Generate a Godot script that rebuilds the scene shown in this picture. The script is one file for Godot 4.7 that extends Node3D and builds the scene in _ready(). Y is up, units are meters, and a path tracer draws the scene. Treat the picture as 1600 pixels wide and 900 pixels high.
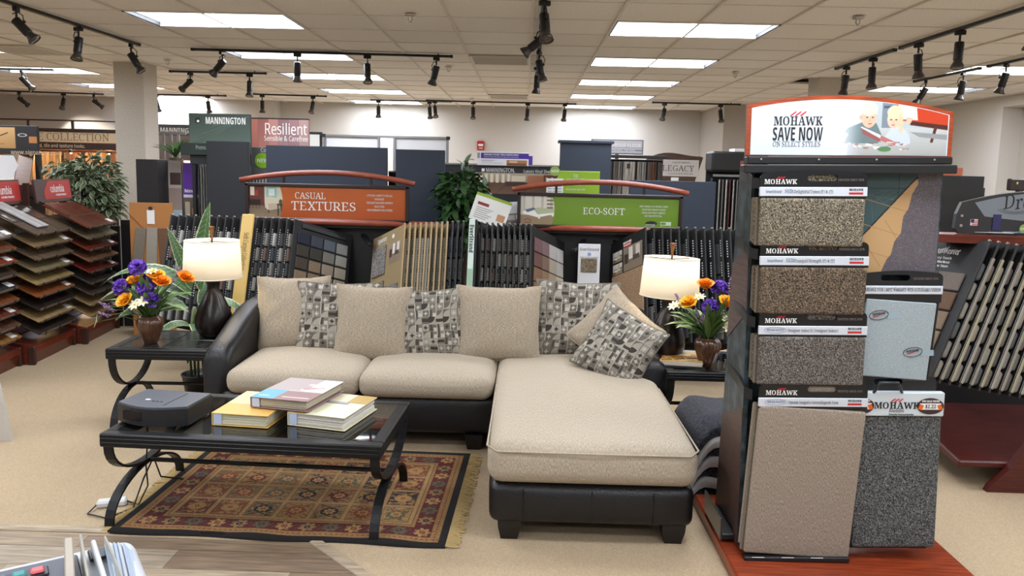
extends Node3D
# Carpet showroom: sectional sofa vignette in front of sample racks. Metres, y up, camera at x=0 z=0.

var rng := RandomNumberGenerator.new()
var taken := {}
var mats := {}
var tex := {}
var meshes := {}

# ---------------------------------------------------------------- naming
func numbered(n: String) -> String:
	var k: int = taken.get(n, 0)
	taken[n] = k + 1
	return n if k == 0 else "%s_%03d" % [n, k]

func tag(o: Node3D, label: String, cat := "", group := "", kind := "") -> Node3D:
	if label: o.set_meta("label", label)
	if cat: o.set_meta("category", cat)
	if group: o.set_meta("group", group)
	if kind: o.set_meta("kind", kind)
	return o

func thing(n: String, label: String, cat: String, at := Vector3.ZERO, yaw := 0.0, group := "") -> Node3D:
	var o := Node3D.new()
	o.name = numbered(n)
	add_child(o)
	o.position = at
	o.rotation.y = deg_to_rad(yaw)
	tag(o, label, cat, group)
	return o

func put(n: String, mesh: Mesh, m: Material, par: Node3D = null, xf := Transform3D()) -> MeshInstance3D:
	var o := MeshInstance3D.new()
	o.mesh = mesh
	if m: o.material_override = m
	o.transform = xf
	if par == null:
		o.name = numbered(n)
		add_child(o)
	else:
		o.name = n
		par.add_child(o, true)
	return o

func obj(n: String, st: SurfaceTool, m: Material, par: Node3D = null, xf := Transform3D()) -> MeshInstance3D:
	st.generate_normals()
	return put(n, st.commit(), m, par, xf)

func struct(n: String, st: SurfaceTool, m: Material, par: Node3D = null) -> MeshInstance3D:
	var o := obj(n, st, m, par)
	if par == null: o.set_meta("kind", "structure")
	return o

func dup(src: Node3D, at: Vector3, yaw: float, label: String) -> Node3D:
	var c: Node3D = src.duplicate()
	c.name = numbered(str(src.name))
	add_child(c)
	c.position = at
	c.rotation.y = deg_to_rad(yaw)
	c.set_meta("label", label)
	return c

func bas(yaw := 0.0, pitch := 0.0, roll := 0.0) -> Basis:
	return Basis.from_euler(Vector3(deg_to_rad(pitch), deg_to_rad(yaw), deg_to_rad(roll)))

func at(x: float, y: float, z: float, yaw := 0.0, pitch := 0.0, roll := 0.0) -> Transform3D:
	return Transform3D(bas(yaw, pitch, roll), Vector3(x, y, z))

const ORD := ["first", "second", "third", "fourth", "fifth", "sixth", "seventh", "eighth", "ninth", "tenth", "eleventh", "twelfth", "thirteenth", "fourteenth", "fifteenth", "sixteenth", "seventeenth"]

# ---------------------------------------------------------------- geometry
func S(smooth := false) -> SurfaceTool:
	var st := SurfaceTool.new()
	st.begin(Mesh.PRIMITIVE_TRIANGLES)
	st.set_smooth_group(0 if smooth else -1)
	return st

func q(st: SurfaceTool, a: Vector3, b: Vector3, c: Vector3, d: Vector3) -> void:
	for v in [a, b, c, a, c, d]: st.add_vertex(v)

func box(st: SurfaceTool, c: Vector3, s: Vector3, bev := 0.0, bs := Basis()) -> void:
	var h := s * 0.5
	var e := minf(bev, minf(h.x, minf(h.y, h.z)) * 0.95)
	var P := func(sx: float, sy: float, sz: float, ax: int) -> Vector3:
		var v := Vector3(sx * h.x, sy * h.y, sz * h.z)
		for k in 3:
			if k != ax: v[k] -= signf(v[k]) * e
		return c + bs * v
	for ax in 3:
		var u := (ax + 1) % 3
		var w := (ax + 2) % 3
		for s1 in [-1.0, 1.0]:
			var vs := []
			for t in [[-1.0, -1.0], [-1.0, 1.0], [1.0, 1.0], [1.0, -1.0]]:
				var k := [0.0, 0.0, 0.0]
				k[ax] = s1; k[u] = t[0]; k[w] = t[1]
				vs.append(P.call(k[0], k[1], k[2], ax))
			if s1 > 0: q(st, vs[0], vs[1], vs[2], vs[3])
			else: q(st, vs[3], vs[2], vs[1], vs[0])
		if e > 0.0:
			for s1 in [-1.0, 1.0]:
				for s2 in [-1.0, 1.0]:
					var k := [0.0, 0.0, 0.0]
					k[u] = s1; k[w] = s2
					k[ax] = -1.0
					var a0: Vector3 = P.call(k[0], k[1], k[2], u)
					var b0: Vector3 = P.call(k[0], k[1], k[2], w)
					k[ax] = 1.0
					var a1: Vector3 = P.call(k[0], k[1], k[2], u)
					var b1: Vector3 = P.call(k[0], k[1], k[2], w)
					if s1 * s2 > 0: q(st, a0, a1, b1, b0)
					else: q(st, b0, b1, a1, a0)
	if e > 0.0:
		for sx in [-1.0, 1.0]:
			for sy in [-1.0, 1.0]:
				for sz in [-1.0, 1.0]:
					var a: Vector3 = P.call(sx, sy, sz, 0)
					var b: Vector3 = P.call(sx, sy, sz, 1)
					var d: Vector3 = P.call(sx, sy, sz, 2)
					if sx * sy * sz > 0:
						for v in [a, d, b]: st.add_vertex(v)
					else:
						for v in [a, b, d]: st.add_vertex(v)

func bx(n: String, c: Vector3, s: Vector3, m: Material, par: Node3D, bev := 0.003, bs := Basis()) -> MeshInstance3D:
	var st := S()
	box(st, Vector3.ZERO, s, bev)
	return obj(n, st, m, par, Transform3D(bs, c))

# cached bevelled box mesh, for pieces that repeat
func bmesh(s: Vector3, bev: float) -> Mesh:
	var key := [s, bev]
	if not meshes.has(key):
		var st := S()
		box(st, Vector3.ZERO, s, bev)
		st.generate_normals()
		meshes[key] = st.commit()
	return meshes[key]

func extr(st: SurfaceTool, pts: PackedVector2Array, d: float, xf := Transform3D()) -> void:
	# polygon in xy, thickness d centred on z = 0
	var ccw := not Geometry2D.is_polygon_clockwise(pts)
	var p := pts.duplicate()
	if not ccw: p.reverse()
	var ix := Geometry2D.triangulate_polygon(p)
	for i in range(0, ix.size(), 3):
		var a := p[ix[i]]; var b := p[ix[i + 1]]; var c := p[ix[i + 2]]
		if (b - a).cross(c - a) < 0:
			var t := b; b = c; c = t
		for v in [a, c, b]: st.add_vertex(xf * Vector3(v.x, v.y, d * 0.5))
		for v in [a, b, c]: st.add_vertex(xf * Vector3(v.x, v.y, -d * 0.5))
	for i in p.size():
		var a := p[i]; var b := p[(i + 1) % p.size()]
		q(st, xf * Vector3(a.x, a.y, d * 0.5), xf * Vector3(b.x, b.y, d * 0.5), xf * Vector3(b.x, b.y, -d * 0.5), xf * Vector3(a.x, a.y, -d * 0.5))

func tube(st: SurfaceTool, pts: Array, r, seg := 8) -> void:
	var n := pts.size()
	var rings := []
	var up := Vector3(0.31, 0.9, 0.29)
	for i in n:
		var t: Vector3 = (pts[mini(i + 1, n - 1)] - pts[maxi(i - 1, 0)]).normalized()
		var u := up.cross(t)
		if u.length() < 0.05: u = Vector3.RIGHT.cross(t)
		u = u.normalized()
		var w := t.cross(u)
		up = w
		var rad: float = r[i] if r is Array else r
		var ring := []
		for k in seg:
			var a := TAU * k / seg
			ring.append(pts[i] + (u * cos(a) + w * sin(a)) * rad)
		rings.append(ring)
	for i in n - 1:
		for k in seg:
			var k2 := (k + 1) % seg
			q(st, rings[i][k], rings[i + 1][k], rings[i + 1][k2], rings[i][k2])
	for k in range(1, seg - 1):
		for v in [rings[0][0], rings[0][k], rings[0][k + 1]]: st.add_vertex(v)
		for v in [rings[n - 1][0], rings[n - 1][k + 1], rings[n - 1][k]]: st.add_vertex(v)

# flat bar bent along pts; w is its width along axis wd, t its thickness
func strap(st: SurfaceTool, pts: Array, wd: Vector3, w: float, t: float) -> void:
	var n := pts.size()
	var rr := []
	for i in n:
		var d: Vector3 = (pts[mini(i + 1, n - 1)] - pts[maxi(i - 1, 0)]).normalized()
		var nn := wd.cross(d).normalized()
		rr.append([pts[i] - wd * w / 2 - nn * t / 2, pts[i] + wd * w / 2 - nn * t / 2, pts[i] + wd * w / 2 + nn * t / 2, pts[i] - wd * w / 2 + nn * t / 2])
	for i in n - 1:
		for k in 4:
			var k2 := (k + 1) % 4
			q(st, rr[i][k], rr[i + 1][k], rr[i + 1][k2], rr[i][k2])
	q(st, rr[0][0], rr[0][1], rr[0][2], rr[0][3])
	q(st, rr[n - 1][3], rr[n - 1][2], rr[n - 1][1], rr[n - 1][0])

func lathe(st: SurfaceTool, prof: Array, seg := 20, xf := Transform3D(), lobes := 0, depth := 0.0) -> void:
	var pt := func(i: int, k: int) -> Vector3:
		var a := TAU * (k % seg) / seg
		var r: float = prof[i].x
		if lobes: r *= 1.0 - depth * pow(absf(cos(a * lobes * 0.5)), 6.0)
		return xf * Vector3(r * cos(a), prof[i].y, r * sin(a))
	for i in prof.size() - 1:
		for k in seg:
			q(st, pt.call(i, k), pt.call(i + 1, k), pt.call(i + 1, k + 1), pt.call(i, k + 1))

# rounded, crowned upholstery block
func cushion(st: SurfaceTool, c: Vector3, s: Vector3, r: float, crown := 0.0, bulge := 0.0, n := 9, warp = null) -> void:
	var h := s * 0.5
	var ts := func(hh: float) -> Array:
		var out := []
		for i in 4: out.append(-hh + r * (1.0 - cos(PI / 2 * i / 4.0)))
		for i in n + 1: out.append(lerpf(-hh + r, hh - r, float(i) / n))
		for i in range(3, -1, -1): out.append(hh - r * (1.0 - cos(PI / 2 * i / 4.0)))
		return out
	var f := func(v: Vector3) -> Vector3:
		var inn := v.clamp(-h + Vector3.ONE * r, h - Vector3.ONE * r)
		var dd := v - inn
		var p := inn + (dd.normalized() * r if dd.length() > 1e-6 else Vector3.ZERO)
		var nx := p.x / h.x; var ny := p.y / h.y; var nz := p.z / h.z
		if p.y > 0: p.y += crown * (1 - nx * nx) * (1 - nz * nz)
		p.z += bulge * signf(nz) * absf(nz) * (1 - nx * nx * nx * nx) * (1 - ny * ny)
		p.x += bulge * signf(nx) * absf(nx) * (1 - nz * nz * nz * nz) * (1 - ny * ny)
		return warp.call(c + p) if warp != null else c + p
	for ax in 3:
		var u := (ax + 1) % 3
		var w := (ax + 2) % 3
		var tu: Array = ts.call(h[u])
		var tw: Array = ts.call(h[w])
		for s1 in [-1.0, 1.0]:
			for i in tu.size() - 1:
				for j in tw.size() - 1:
					var vs := []
					for o in [[0, 0], [0, 1], [1, 1], [1, 0]]:
						var v := Vector3.ZERO
						v[ax] = s1 * h[ax]; v[u] = tu[i + o[0]]; v[w] = tw[j + o[1]]
						vs.append(f.call(v))
					if s1 > 0: q(st, vs[0], vs[1], vs[2], vs[3])
					else: q(st, vs[3], vs[2], vs[1], vs[0])

func arc(c: Vector3, a: Vector3, b: Vector3, from: float, to: float, n := 10) -> Array:
	var o := []
	for i in n + 1:
		var t := deg_to_rad(lerpf(from, to, float(i) / n))
		o.append(c + a * cos(t) + b * sin(t))
	return o

func quadm(w: float, h: float) -> Mesh:
	var key := ["q", w, h]
	if not meshes.has(key):
		var m := QuadMesh.new()
		m.size = Vector2(w, h)
		meshes[key] = m
	return meshes[key]

# flat print laid on a front (+z) face
func face(n: String, par: Node3D, c: Vector3, w: float, h: float, m: Material, bs := Basis()) -> MeshInstance3D:
	return put(n, quadm(w, h), m, par, Transform3D(bs, c))

var fonts := {}
func font(kind: String) -> Font:
	if not fonts.has(kind):
		var f := SystemFont.new()
		f.font_names = PackedStringArray([{"s": "Droid Sans", "b": "Droid Sans", "r": "Droid Serif", "R": "Droid Serif", "i": "Droid Serif", "c": "Droid Sans", "m": "Droid Sans Mono", "I": "Droid Serif"}[kind]])
		if kind in "bRcI": f.font_weight = 700
		var fin: Font = f
		if kind in "icI":
			var v := FontVariation.new()
			v.base_font = f
			v.variation_transform = Transform2D(Vector2(0.62, 0), Vector2(0.06, 1), Vector2.ZERO) if kind == "c" else Transform2D(Vector2(1, 0), Vector2(0.22, 1), Vector2.ZERO)
			fin = v
		fonts[kind] = fin
	return fonts[kind]

# raised lettering: cap height about 0.72 * size, w limits the width
func txt(par: Node3D, s: String, c: Vector3, size: float, m: Material, kind := "s", w := 0.0, bs := Basis(), n := "lettering", depth := 0.0015) -> MeshInstance3D:
	var key := ["t", s, size, kind]
	if not meshes.has(key):
		var t := TextMesh.new()
		t.text = s
		t.font = font(kind)
		t.font_size = 32
		t.pixel_size = size / 32.0
		t.depth = depth
		t.curve_step = 3.0
		meshes[key] = t
	var tm: TextMesh = meshes[key]
	var o := put(n, tm, m, par, Transform3D(bs, c))
	if w > 0.0:
		var aw: float = tm.get_aabb().size.x
		if aw > 0.001: o.transform.basis = bs * Basis.from_scale(Vector3(w / aw, 1, 1))
	return o

# ---------------------------------------------------------------- materials
func C(r: int, g: int, b: int) -> Color:
	return Color8(r, g, b)

func M(key: String, col: Color, rough := 0.7, metal := 0.0, t := "", scale := 1.0, bump := "", bs := 1.0) -> StandardMaterial3D:
	if mats.has(key): return mats[key]
	var m := StandardMaterial3D.new()
	m.resource_name = key
	m.albedo_color = col
	m.roughness = rough
	m.metallic = metal
	if t or bump:
		m.uv1_triplanar = true
		m.uv1_scale = Vector3.ONE * scale
	if t: m.albedo_texture = T(t)
	if bump:
		m.heightmap_enabled = true
		m.heightmap_texture = T(bump)
		m.heightmap_scale = bs
	mats[key] = m
	return m

func P(key: String, im: Image, rough := 0.45) -> StandardMaterial3D:
	if mats.has(key): return mats[key]
	var m := StandardMaterial3D.new()
	m.resource_name = key
	m.roughness = rough
	m.albedo_texture = ImageTexture.create_from_image(im)
	m.texture_repeat = false
	mats[key] = m
	return m

func emit(key: String, col: Color, e: float) -> StandardMaterial3D:
	if mats.has(key): return mats[key]
	var m := M(key, col, 0.6)
	m.emission_enabled = true
	m.emission = col
	m.emission_energy_multiplier = e
	return m

# seamless value-noise images, computed once
func noise_im(n: int, freq: float, oct: int, lo: float, hi: float, seed_: int, sx := 1.0, sy := 1.0, con := 1.0, type := FastNoiseLite.TYPE_PERLIN) -> Image:
	var f := FastNoiseLite.new()
	f.seed = seed_
	f.noise_type = type
	f.frequency = freq
	f.fractal_octaves = oct
	var im := Image.create(n, n, false, Image.FORMAT_RGB8)
	for y in n:
		for x in n:
			# blend across the edges so that the picture repeats
			var u := float(x) / n; var v := float(y) / n
			var a := f.get_noise_2d(x * sx, y * sy)
			var wx := smoothstep(0.85, 1.0, u); var wy := smoothstep(0.85, 1.0, v)
			if wx > 0: a = lerpf(a, f.get_noise_2d((x - n) * sx, y * sy), wx)
			if wy > 0:
				var b := f.get_noise_2d(x * sx, (y - n) * sy)
				if wx > 0: b = lerpf(b, f.get_noise_2d((x - n) * sx, (y - n) * sy), wx)
				a = lerpf(a, b, wy)
			var g := clampf(lerpf(lo, hi, clampf(0.5 + a * con, 0, 1)), 0, 1)
			im.set_pixel(x, y, Color(g, g, g))
	return im

# unsmoothed fibre flecks, a little clumped
func grain_im(n: int, lo: float, hi: float, seed_: int, soft: float) -> Image:
	var r := RandomNumberGenerator.new()
	r.seed = seed_
	var v := PackedFloat32Array()
	v.resize(n * n)
	for i in n * n: v[i] = r.randf()
	var im := Image.create(n, n, false, Image.FORMAT_RGB8)
	for y in n:
		for x in n:
			var a := v[y * n + x]
			var b := (v[y * n + (x + 1) % n] + v[((y + 1) % n) * n + x] + v[((y + n - 1) % n) * n + x]) / 3.0
			var g := lerpf(lo, hi, clampf(lerpf(a, b, soft), 0.0, 1.0))
			im.set_pixel(x, y, Color(g, g, g))
	return im

func T(name_: String) -> Texture2D:
	if tex.has(name_): return tex[name_]
	var im: Image
	match name_:
		"pile": im = grain_im(320, 0.80, 1.0, 3, 0.55)
		"blotch": im = noise_im(256, 0.02, 4, 0.84, 1.0, 5, 1, 1, 1.2)
		"speck": im = grain_im(224, 0.10, 1.0, 9, 0.28)
		"frieze": im = grain_im(224, 0.55, 1.0, 10, 0.4)
		"weave": im = noise_im(256, 0.16, 2, 0.72, 1.0, 12, 0.8, 3.0, 1.3)
		"rib": im = noise_im(256, 0.14, 2, 0.76, 1.0, 15, 4.0, 0.8, 1.2)
		"grain": im = noise_im(384, 0.03, 4, 0.72, 1.0, 17, 0.35, 5.0, 1.1)
		"grainv": im = noise_im(256, 0.03, 4, 0.55, 1.0, 18, 5.0, 0.35, 1.4)
		"hide": im = noise_im(256, 0.09, 3, 0.0, 1.0, 21, 1, 1, 1.2)
		"slate": im = noise_im(256, 0.02, 5, 0.45, 1.0, 25, 1, 1, 1.8)
		"fissure": im = noise_im(256, 0.16, 3, 0.88, 1.0, 27, 1, 1, 1.2)
		"plush": im = noise_im(256, 0.07, 4, 0.55, 1.0, 29, 1, 1, 1.4)
	tex[name_] = ImageTexture.create_from_image(im)
	return tex[name_]

# ---------------------------------------------------------------- painting of flat prints
func pic(w: int, h: int, c: Color) -> Image:
	var im := Image.create(w, h, false, Image.FORMAT_RGB8)
	im.fill(c)
	return im

func pr(im: Image, x: float, y: float, w: float, h: float, c: Color) -> void:
	im.fill_rect(Rect2i(roundi(x), roundi(y), maxi(1, roundi(w)), maxi(1, roundi(h))), c)

func pp(im: Image, pts: Array, c: Color) -> void:
	# filled polygon: pts = [x0, y0, x1, y1, ...]
	var n := pts.size() / 2
	var y0 := 1e9; var y1 := -1e9
	for i in n:
		y0 = minf(y0, pts[2 * i + 1]); y1 = maxf(y1, pts[2 * i + 1])
	for y in range(maxi(0, int(y0)), mini(im.get_height() - 1, int(ceil(y1))) + 1):
		var xs := []
		var yy := y + 0.5
		for i in n:
			var ax: float = pts[2 * i]; var ay: float = pts[2 * i + 1]
			var bx_: float = pts[(2 * i + 2) % (2 * n)]; var by: float = pts[(2 * i + 3) % (2 * n)]
			if (ay <= yy) != (by <= yy): xs.append(ax + (yy - ay) / (by - ay) * (bx_ - ax))
		xs.sort()
		for i in range(0, xs.size() - 1, 2):
			var xa: int = clampi(roundi(xs[i]), 0, im.get_width())
			var xb: int = clampi(roundi(xs[i + 1]), 0, im.get_width())
			if xb > xa: im.fill_rect(Rect2i(xa, y, xb - xa, 1), c)

func pe(im: Image, cx: float, cy: float, rx: float, ry: float, c: Color, ang := 0.0) -> void:
	var pts := []
	for i in 28:
		var a := TAU * i / 28
		var p := Vector2(cos(a) * rx, sin(a) * ry).rotated(ang)
		pts.append(cx + p.x); pts.append(cy + p.y)
	pp(im, pts, c)

func pl(im: Image, pts: Array, w: float, c: Color) -> void:
	for i in range(0, pts.size() - 2, 2):
		var a := Vector2(pts[i], pts[i + 1]); var b := Vector2(pts[i + 2], pts[i + 3])
		var n := (b - a).orthogonal().normalized() * w * 0.5
		pp(im, [a.x + n.x, a.y + n.y, b.x + n.x, b.y + n.y, b.x - n.x, b.y - n.y, a.x - n.x, a.y - n.y], c)

func grad(im: Image, x: int, y: int, w: int, h: int, a: Color, b: Color, across := false) -> void:
	var n := w if across else h
	for i in n:
		var c := a.lerp(b, float(i) / maxi(1, n - 1))
		if across: im.fill_rect(Rect2i(x + i, y, 1, h), c)
		else: im.fill_rect(Rect2i(x, y + i, w, 1), c)

func speckle(im: Image, x: int, y: int, w: int, h: int, amt: float) -> void:
	for j in range(y, mini(y + h, im.get_height())):
		for i in range(x, mini(x + w, im.get_width())):
			var c := im.get_pixel(i, j)
			var k := 1.0 + rng.randf_range(-amt, amt)
			im.set_pixel(i, j, Color(c.r * k, c.g * k, c.b * k))

# ---------------------------------------------------------------- setting
func _ready() -> void:
	rng.seed = 7
	var cam := Camera3D.new()
	cam.name = "camera"
	cam.projection = Camera3D.PROJECTION_FRUSTUM
	cam.near = 0.05
	cam.far = 60.0
	cam.size = 0.05 * 900.0 / 1216.1
	cam.frustum_offset = Vector2(0, -0.05 * 35.4 / 1216.1)
	cam.transform = Transform3D(Basis(Vector3(0.99958883, 0.02349265, -0.01643949), Vector3(-0.0253129, 0.992322, -0.12106323), Vector3(0.01346917, 0.12142959, 0.99250866)), Vector3(0, 1.635, 0))
	add_child(cam)
	cam.current = true
	var env := Environment.new()
	env.background_mode = Environment.BG_SKY
	var sky := Sky.new()
	var sm := ProceduralSkyMaterial.new()
	sm.sky_top_color = C(120, 165, 225)
	sm.sky_horizon_color = C(214, 226, 240)
	sm.ground_bottom_color = C(120, 118, 112)
	sm.ground_horizon_color = C(190, 190, 186)
	sm.sky_energy_multiplier = 1.0
	sky.sky_material = sm
	env.sky = sky
	env.tonemap_mode = Environment.TONE_MAPPER_LINEAR
	env.tonemap_exposure = 1.0
	env.sdfgi_enabled = true
	env.ssao_enabled = true
	env.ssil_enabled = true
	var we := WorldEnvironment.new()
	we.name = "world"
	we.environment = env
	add_child(we)
	troffers()
	shell()
	tracks()
	build_all()

const PANEL_E := 3.6
func troffers() -> void:
	# recessed fluorescent fixtures in the ceiling grid: columns every six tiles, rows every three
	var col := [[-9.73, "far left"], [-6.07, "left"], [-2.41, "centre left"], [1.247, "centre right"], [4.907, "right"]]
	var ordn := ["nearest", "second", "third", "fourth", "farthest"]
	var dm := emit("troffer_diffuser", C(246, 250, 255), 2.6)
	var fm := M("troffer_frame", C(214, 212, 206), 0.5)
	var im := M("troffer_edge", C(30, 32, 36), 0.6)
	for r in 9:
		var z := -6.195 - 1.83 * (r - 4)
		for ci in col.size():
			var x: float = col[ci][0]
			if r == 8 and ci in [0, 4] or x < -8.9: continue
			if ci == 4 and z < -11.0: continue
			var seen := z < -6.0
			var lab := "white ceiling light panel overhead, %s row behind the picture, %s column" % [ORD[absi(3 - r)], col[ci][1]]
			if seen:
				lab = "bright ceiling light panel, %s of the row running back %s" % [ordn[r - 4], {1: "far left by the column", 2: "left of the centre track", 3: "right of the centre track", 4: "near the right wall"}[ci]]
			var t := thing("ceiling_light", lab, "ceiling light", Vector3(x, 2.74, z), 0, "recessed ceiling light panels")
			var st := S()
			box(st, Vector3(0, 0.028, 0), Vector3(1.18, 0.006, 0.57), 0.0)
			obj("diffuser", st, dm, t)
			for s in [-1.0, 1.0]:
				put("edge_trim", bmesh(Vector3(0.018, 0.04, 0.594), 0.002), im, t, at(s * 0.597, 0.012, 0))
				put("frame", bmesh(Vector3(1.176, 0.04, 0.014), 0.002), fm, t, at(0, 0.012, s * 0.293))
			var al := AreaLight3D.new()
			al.name = "panel_light"
			al.area_size = Vector2(1.16, 0.55)
			al.light_color = C(236, 243, 255)
			al.light_energy = PANEL_E
			al.area_range = 30.0
			al.area_attenuation = 2.0
			al.shadow_enabled = true
			al.position = Vector3(0, 0.022, 0)
			al.rotation.x = -PI / 2
			t.add_child(al)

func wallbox(n: String, a: Vector3, b: Vector3, m: Material) -> void:
	var st := S()
	box(st, (a + b) * 0.5, (b - a).abs())
	struct(n, st, m)

func shell() -> void:
	var wm := M("wall_paint", C(208, 203, 196), 0.85)
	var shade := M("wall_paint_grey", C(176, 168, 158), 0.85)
	var st := S()
	box(st, Vector3(-1.4, -0.06, -5.0), Vector3(18.6, 0.12, 20.4))
	struct("floor", st, M("carpet", C(190, 168, 136), 0.95, 0, "pile", 1.3, "pile", 0.5))
	wallbox("ceiling", Vector3(-10.7, 2.80, 5.2), Vector3(7.9, 2.92, -15.2), M("ceiling_deck", C(180, 175, 165), 0.9))
	wallbox("wall_back", Vector3(-4.4, 0, -14.1), Vector3(3.25, 2.80, -14.3), wm)
	wallbox("wall_back_left", Vector3(-10.7, 0, -13.75), Vector3(-4.4, 2.80, -14.3), wm)
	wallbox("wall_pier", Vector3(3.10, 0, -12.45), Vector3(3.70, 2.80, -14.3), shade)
	wallbox("wall_back_right", Vector3(3.70, 0, -12.45), Vector3(6.2, 2.80, -14.3), wm)
	wallbox("wall_right", Vector3(6.2, 0, -10.4), Vector3(6.7, 2.80, -12.45), wm)
	wallbox("wall_left", Vector3(-10.5, 0, 5.2), Vector3(-10.7, 2.80, -13.75), wm)
	# right side recess with the display window
	wallbox("wall_recess_head", Vector3(6.2, 2.60, -5.2), Vector3(6.9, 2.80, -10.4), wm)
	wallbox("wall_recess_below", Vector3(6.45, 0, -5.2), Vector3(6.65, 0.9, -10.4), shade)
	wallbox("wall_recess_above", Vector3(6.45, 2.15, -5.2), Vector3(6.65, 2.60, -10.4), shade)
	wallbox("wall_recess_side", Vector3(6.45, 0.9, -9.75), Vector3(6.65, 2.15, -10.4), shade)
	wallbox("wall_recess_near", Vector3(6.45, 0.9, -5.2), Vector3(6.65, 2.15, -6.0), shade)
	wallbox("wall_right_near", Vector3(6.2, 0, 5.2), Vector3(6.7, 2.80, -5.2), wm)
	var win := thing("window_1", "bright shop window in the right wall recess with a maroon valance", "window", Vector3(6.5, 0.9, -7.87))
	win.set_meta("kind", "structure")
	st = S()
	for s in [-1.0, 1.0]: box(st, Vector3(0, 0.625, s * 1.85), Vector3(0.12, 1.25, 0.06), 0.004)
	for yv in [0.03, 1.22]: box(st, Vector3(0, yv, 0), Vector3(0.12, 0.06, 3.7), 0.004)
	box(st, Vector3(0, 0.625, 0), Vector3(0.08, 1.2, 0.05), 0.004)
	obj("window_frame", st, M("trim_white", C(232, 228, 220), 0.5), win)
	var gl := M("pane_glass", Color(0.9, 0.95, 1.0, 0.08), 0.02)
	gl.transparency = BaseMaterial3D.TRANSPARENCY_ALPHA
	bx("pane", Vector3(0.01, 0.625, 0), Vector3(0.006, 1.18, 3.66), gl, win, 0.0)
	bx("valance", Vector3(-0.09, 1.12, 0), Vector3(0.03, 0.22, 3.64), M("maroon_cloth", C(110, 26, 44), 0.9), win, 0.004)
	# shop front behind the camera
	wallbox("wall_front_below", Vector3(-10.7, 0, 5.0), Vector3(6.7, 0.5, 5.2), wm)
	wallbox("wall_front_above", Vector3(-10.7, 2.3, 5.0), Vector3(6.7, 2.80, 5.2), wm)
	for k in 5:
		wallbox("wall_front_pier", Vector3(-10.7 + k * 4.1, 0.5, 5.0), Vector3(-9.7 + k * 4.1, 2.3, 5.2), wm)
	for k in 4:
		bx("window_%d" % (k + 2), Vector3(-8.15 + k * 4.1, 1.4, 5.1), Vector3(3.1, 1.8, 0.008), gl, null, 0.0).set_meta("kind", "structure")
	# columns
	var cm := M("column_paint", C(206, 197, 184), 0.9, 0, "fissure", 2.0)
	st = S()
	box(st, Vector3(-4.5, 1.4, -9.07), Vector3(0.34, 2.8, 0.34), 0.006)
	struct("column", st, cm)
	st = S()
	box(st, Vector3(3.41, 1.4, -9.07), Vector3(0.32, 2.8, 0.34), 0.006)
	struct("column_001", st, cm)
	# suspended ceiling: tiles as pieces, T-bars as one grid
	var cell := thing("ceiling_grid", "suspended ceiling of off-white mineral tiles in a metal grid", "ceiling", Vector3(0, 2.74, 0))
	cell.set_meta("kind", "structure")
	var tm := []
	for k in 3: tm.append(M("ceiling_tile_%d" % k, [C(248, 243, 235), C(250, 246, 238), C(245, 240, 232)][k], 0.95, 0, "fissure", 3.0, "fissure", 0.15))
	var far := S()
	var tmesh := bmesh(Vector3(0.594, 0.018, 0.608), 0.001)
	for ix in range(-18, 10):
		for iz in range(-17, 15):
			var x := 0.942 + 0.61 * ix
			var z := -6.195 - 0.61 * iz
			if x > 6.15 or x < -10.3 or z > 4.9: continue
			if z < -12.3 and x > 3.0 or z < -13.6 and x < -4.2 or z < -14.0: continue
			var isl := posmod(ix, 6) in [0, 1] and posmod(iz, 3) == 0 and x > -8.5
			if isl and not (x > 4.0 and z < -11.0) : continue
			var inview := z < -4.6 and z > -9.6 and absf(x) < -z * 0.72 + 0.3
			if absf(x - 3.41) < 0.4 and absf(z + 9.07) < 0.4: continue
			if inview: put("tile", tmesh, tm[rng.randi() % 3], cell, Transform3D(Basis(), Vector3(x, 0.012, z)))
			else: box(far, Vector3(x, 0.012, z), Vector3(0.594, 0.018, 0.608))
	var fo := obj("far_tile", far, tm[0], cell)
	fo.set_meta("kind", "stuff")
	st = S()
	for ix in range(-18, 11):
		var x := 0.637 + 0.61 * ix
		var ze := -14.1 if x > -4.4 and x < 3.1 else (-13.75 if x < 0 else -12.45)
		if x < 6.2: box(st, Vector3(x, 0.0, (5.0 + ze) * 0.5), Vector3(0.018, 0.022, 5.0 - ze))
	for iz in range(-18, 15):
		var z := -5.89 - 0.61 * iz
		if z > -13.7 and z < 5.0:
			box(st, Vector3((-10.5 + (6.2 if z > -12.4 else 3.1)) * 0.5, 0.009, z), Vector3(10.5 + (6.2 if z > -12.4 else 3.1), 0.0215, 0.008))
	obj("grid_bar", st, M("grid_metal", C(214, 206, 195), 0.55), cell)
	# plank sample floor at bottom left with its reducer strip
	var fl := thing("floor_planks", "grey-brown wood-look plank flooring beside the carpet", "floor", Vector3.ZERO)
	fl.set_meta("kind", "structure")
	var pm := []
	for c in [C(168, 148, 122), C(150, 128, 104), C(184, 166, 140), C(140, 118, 96), C(174, 158, 136)]:
		pm.append(M("plank_%d" % pm.size(), c, 0.38, 0, "grain", 1.1, "grain", 0.08))
	var reg := PackedVector2Array([Vector2(-4.4, -3.25), Vector2(-0.895, -3.20), Vector2(0.55, -1.75), Vector2(0.55, 0.0), Vector2(-4.4, 0.0)])
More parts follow.
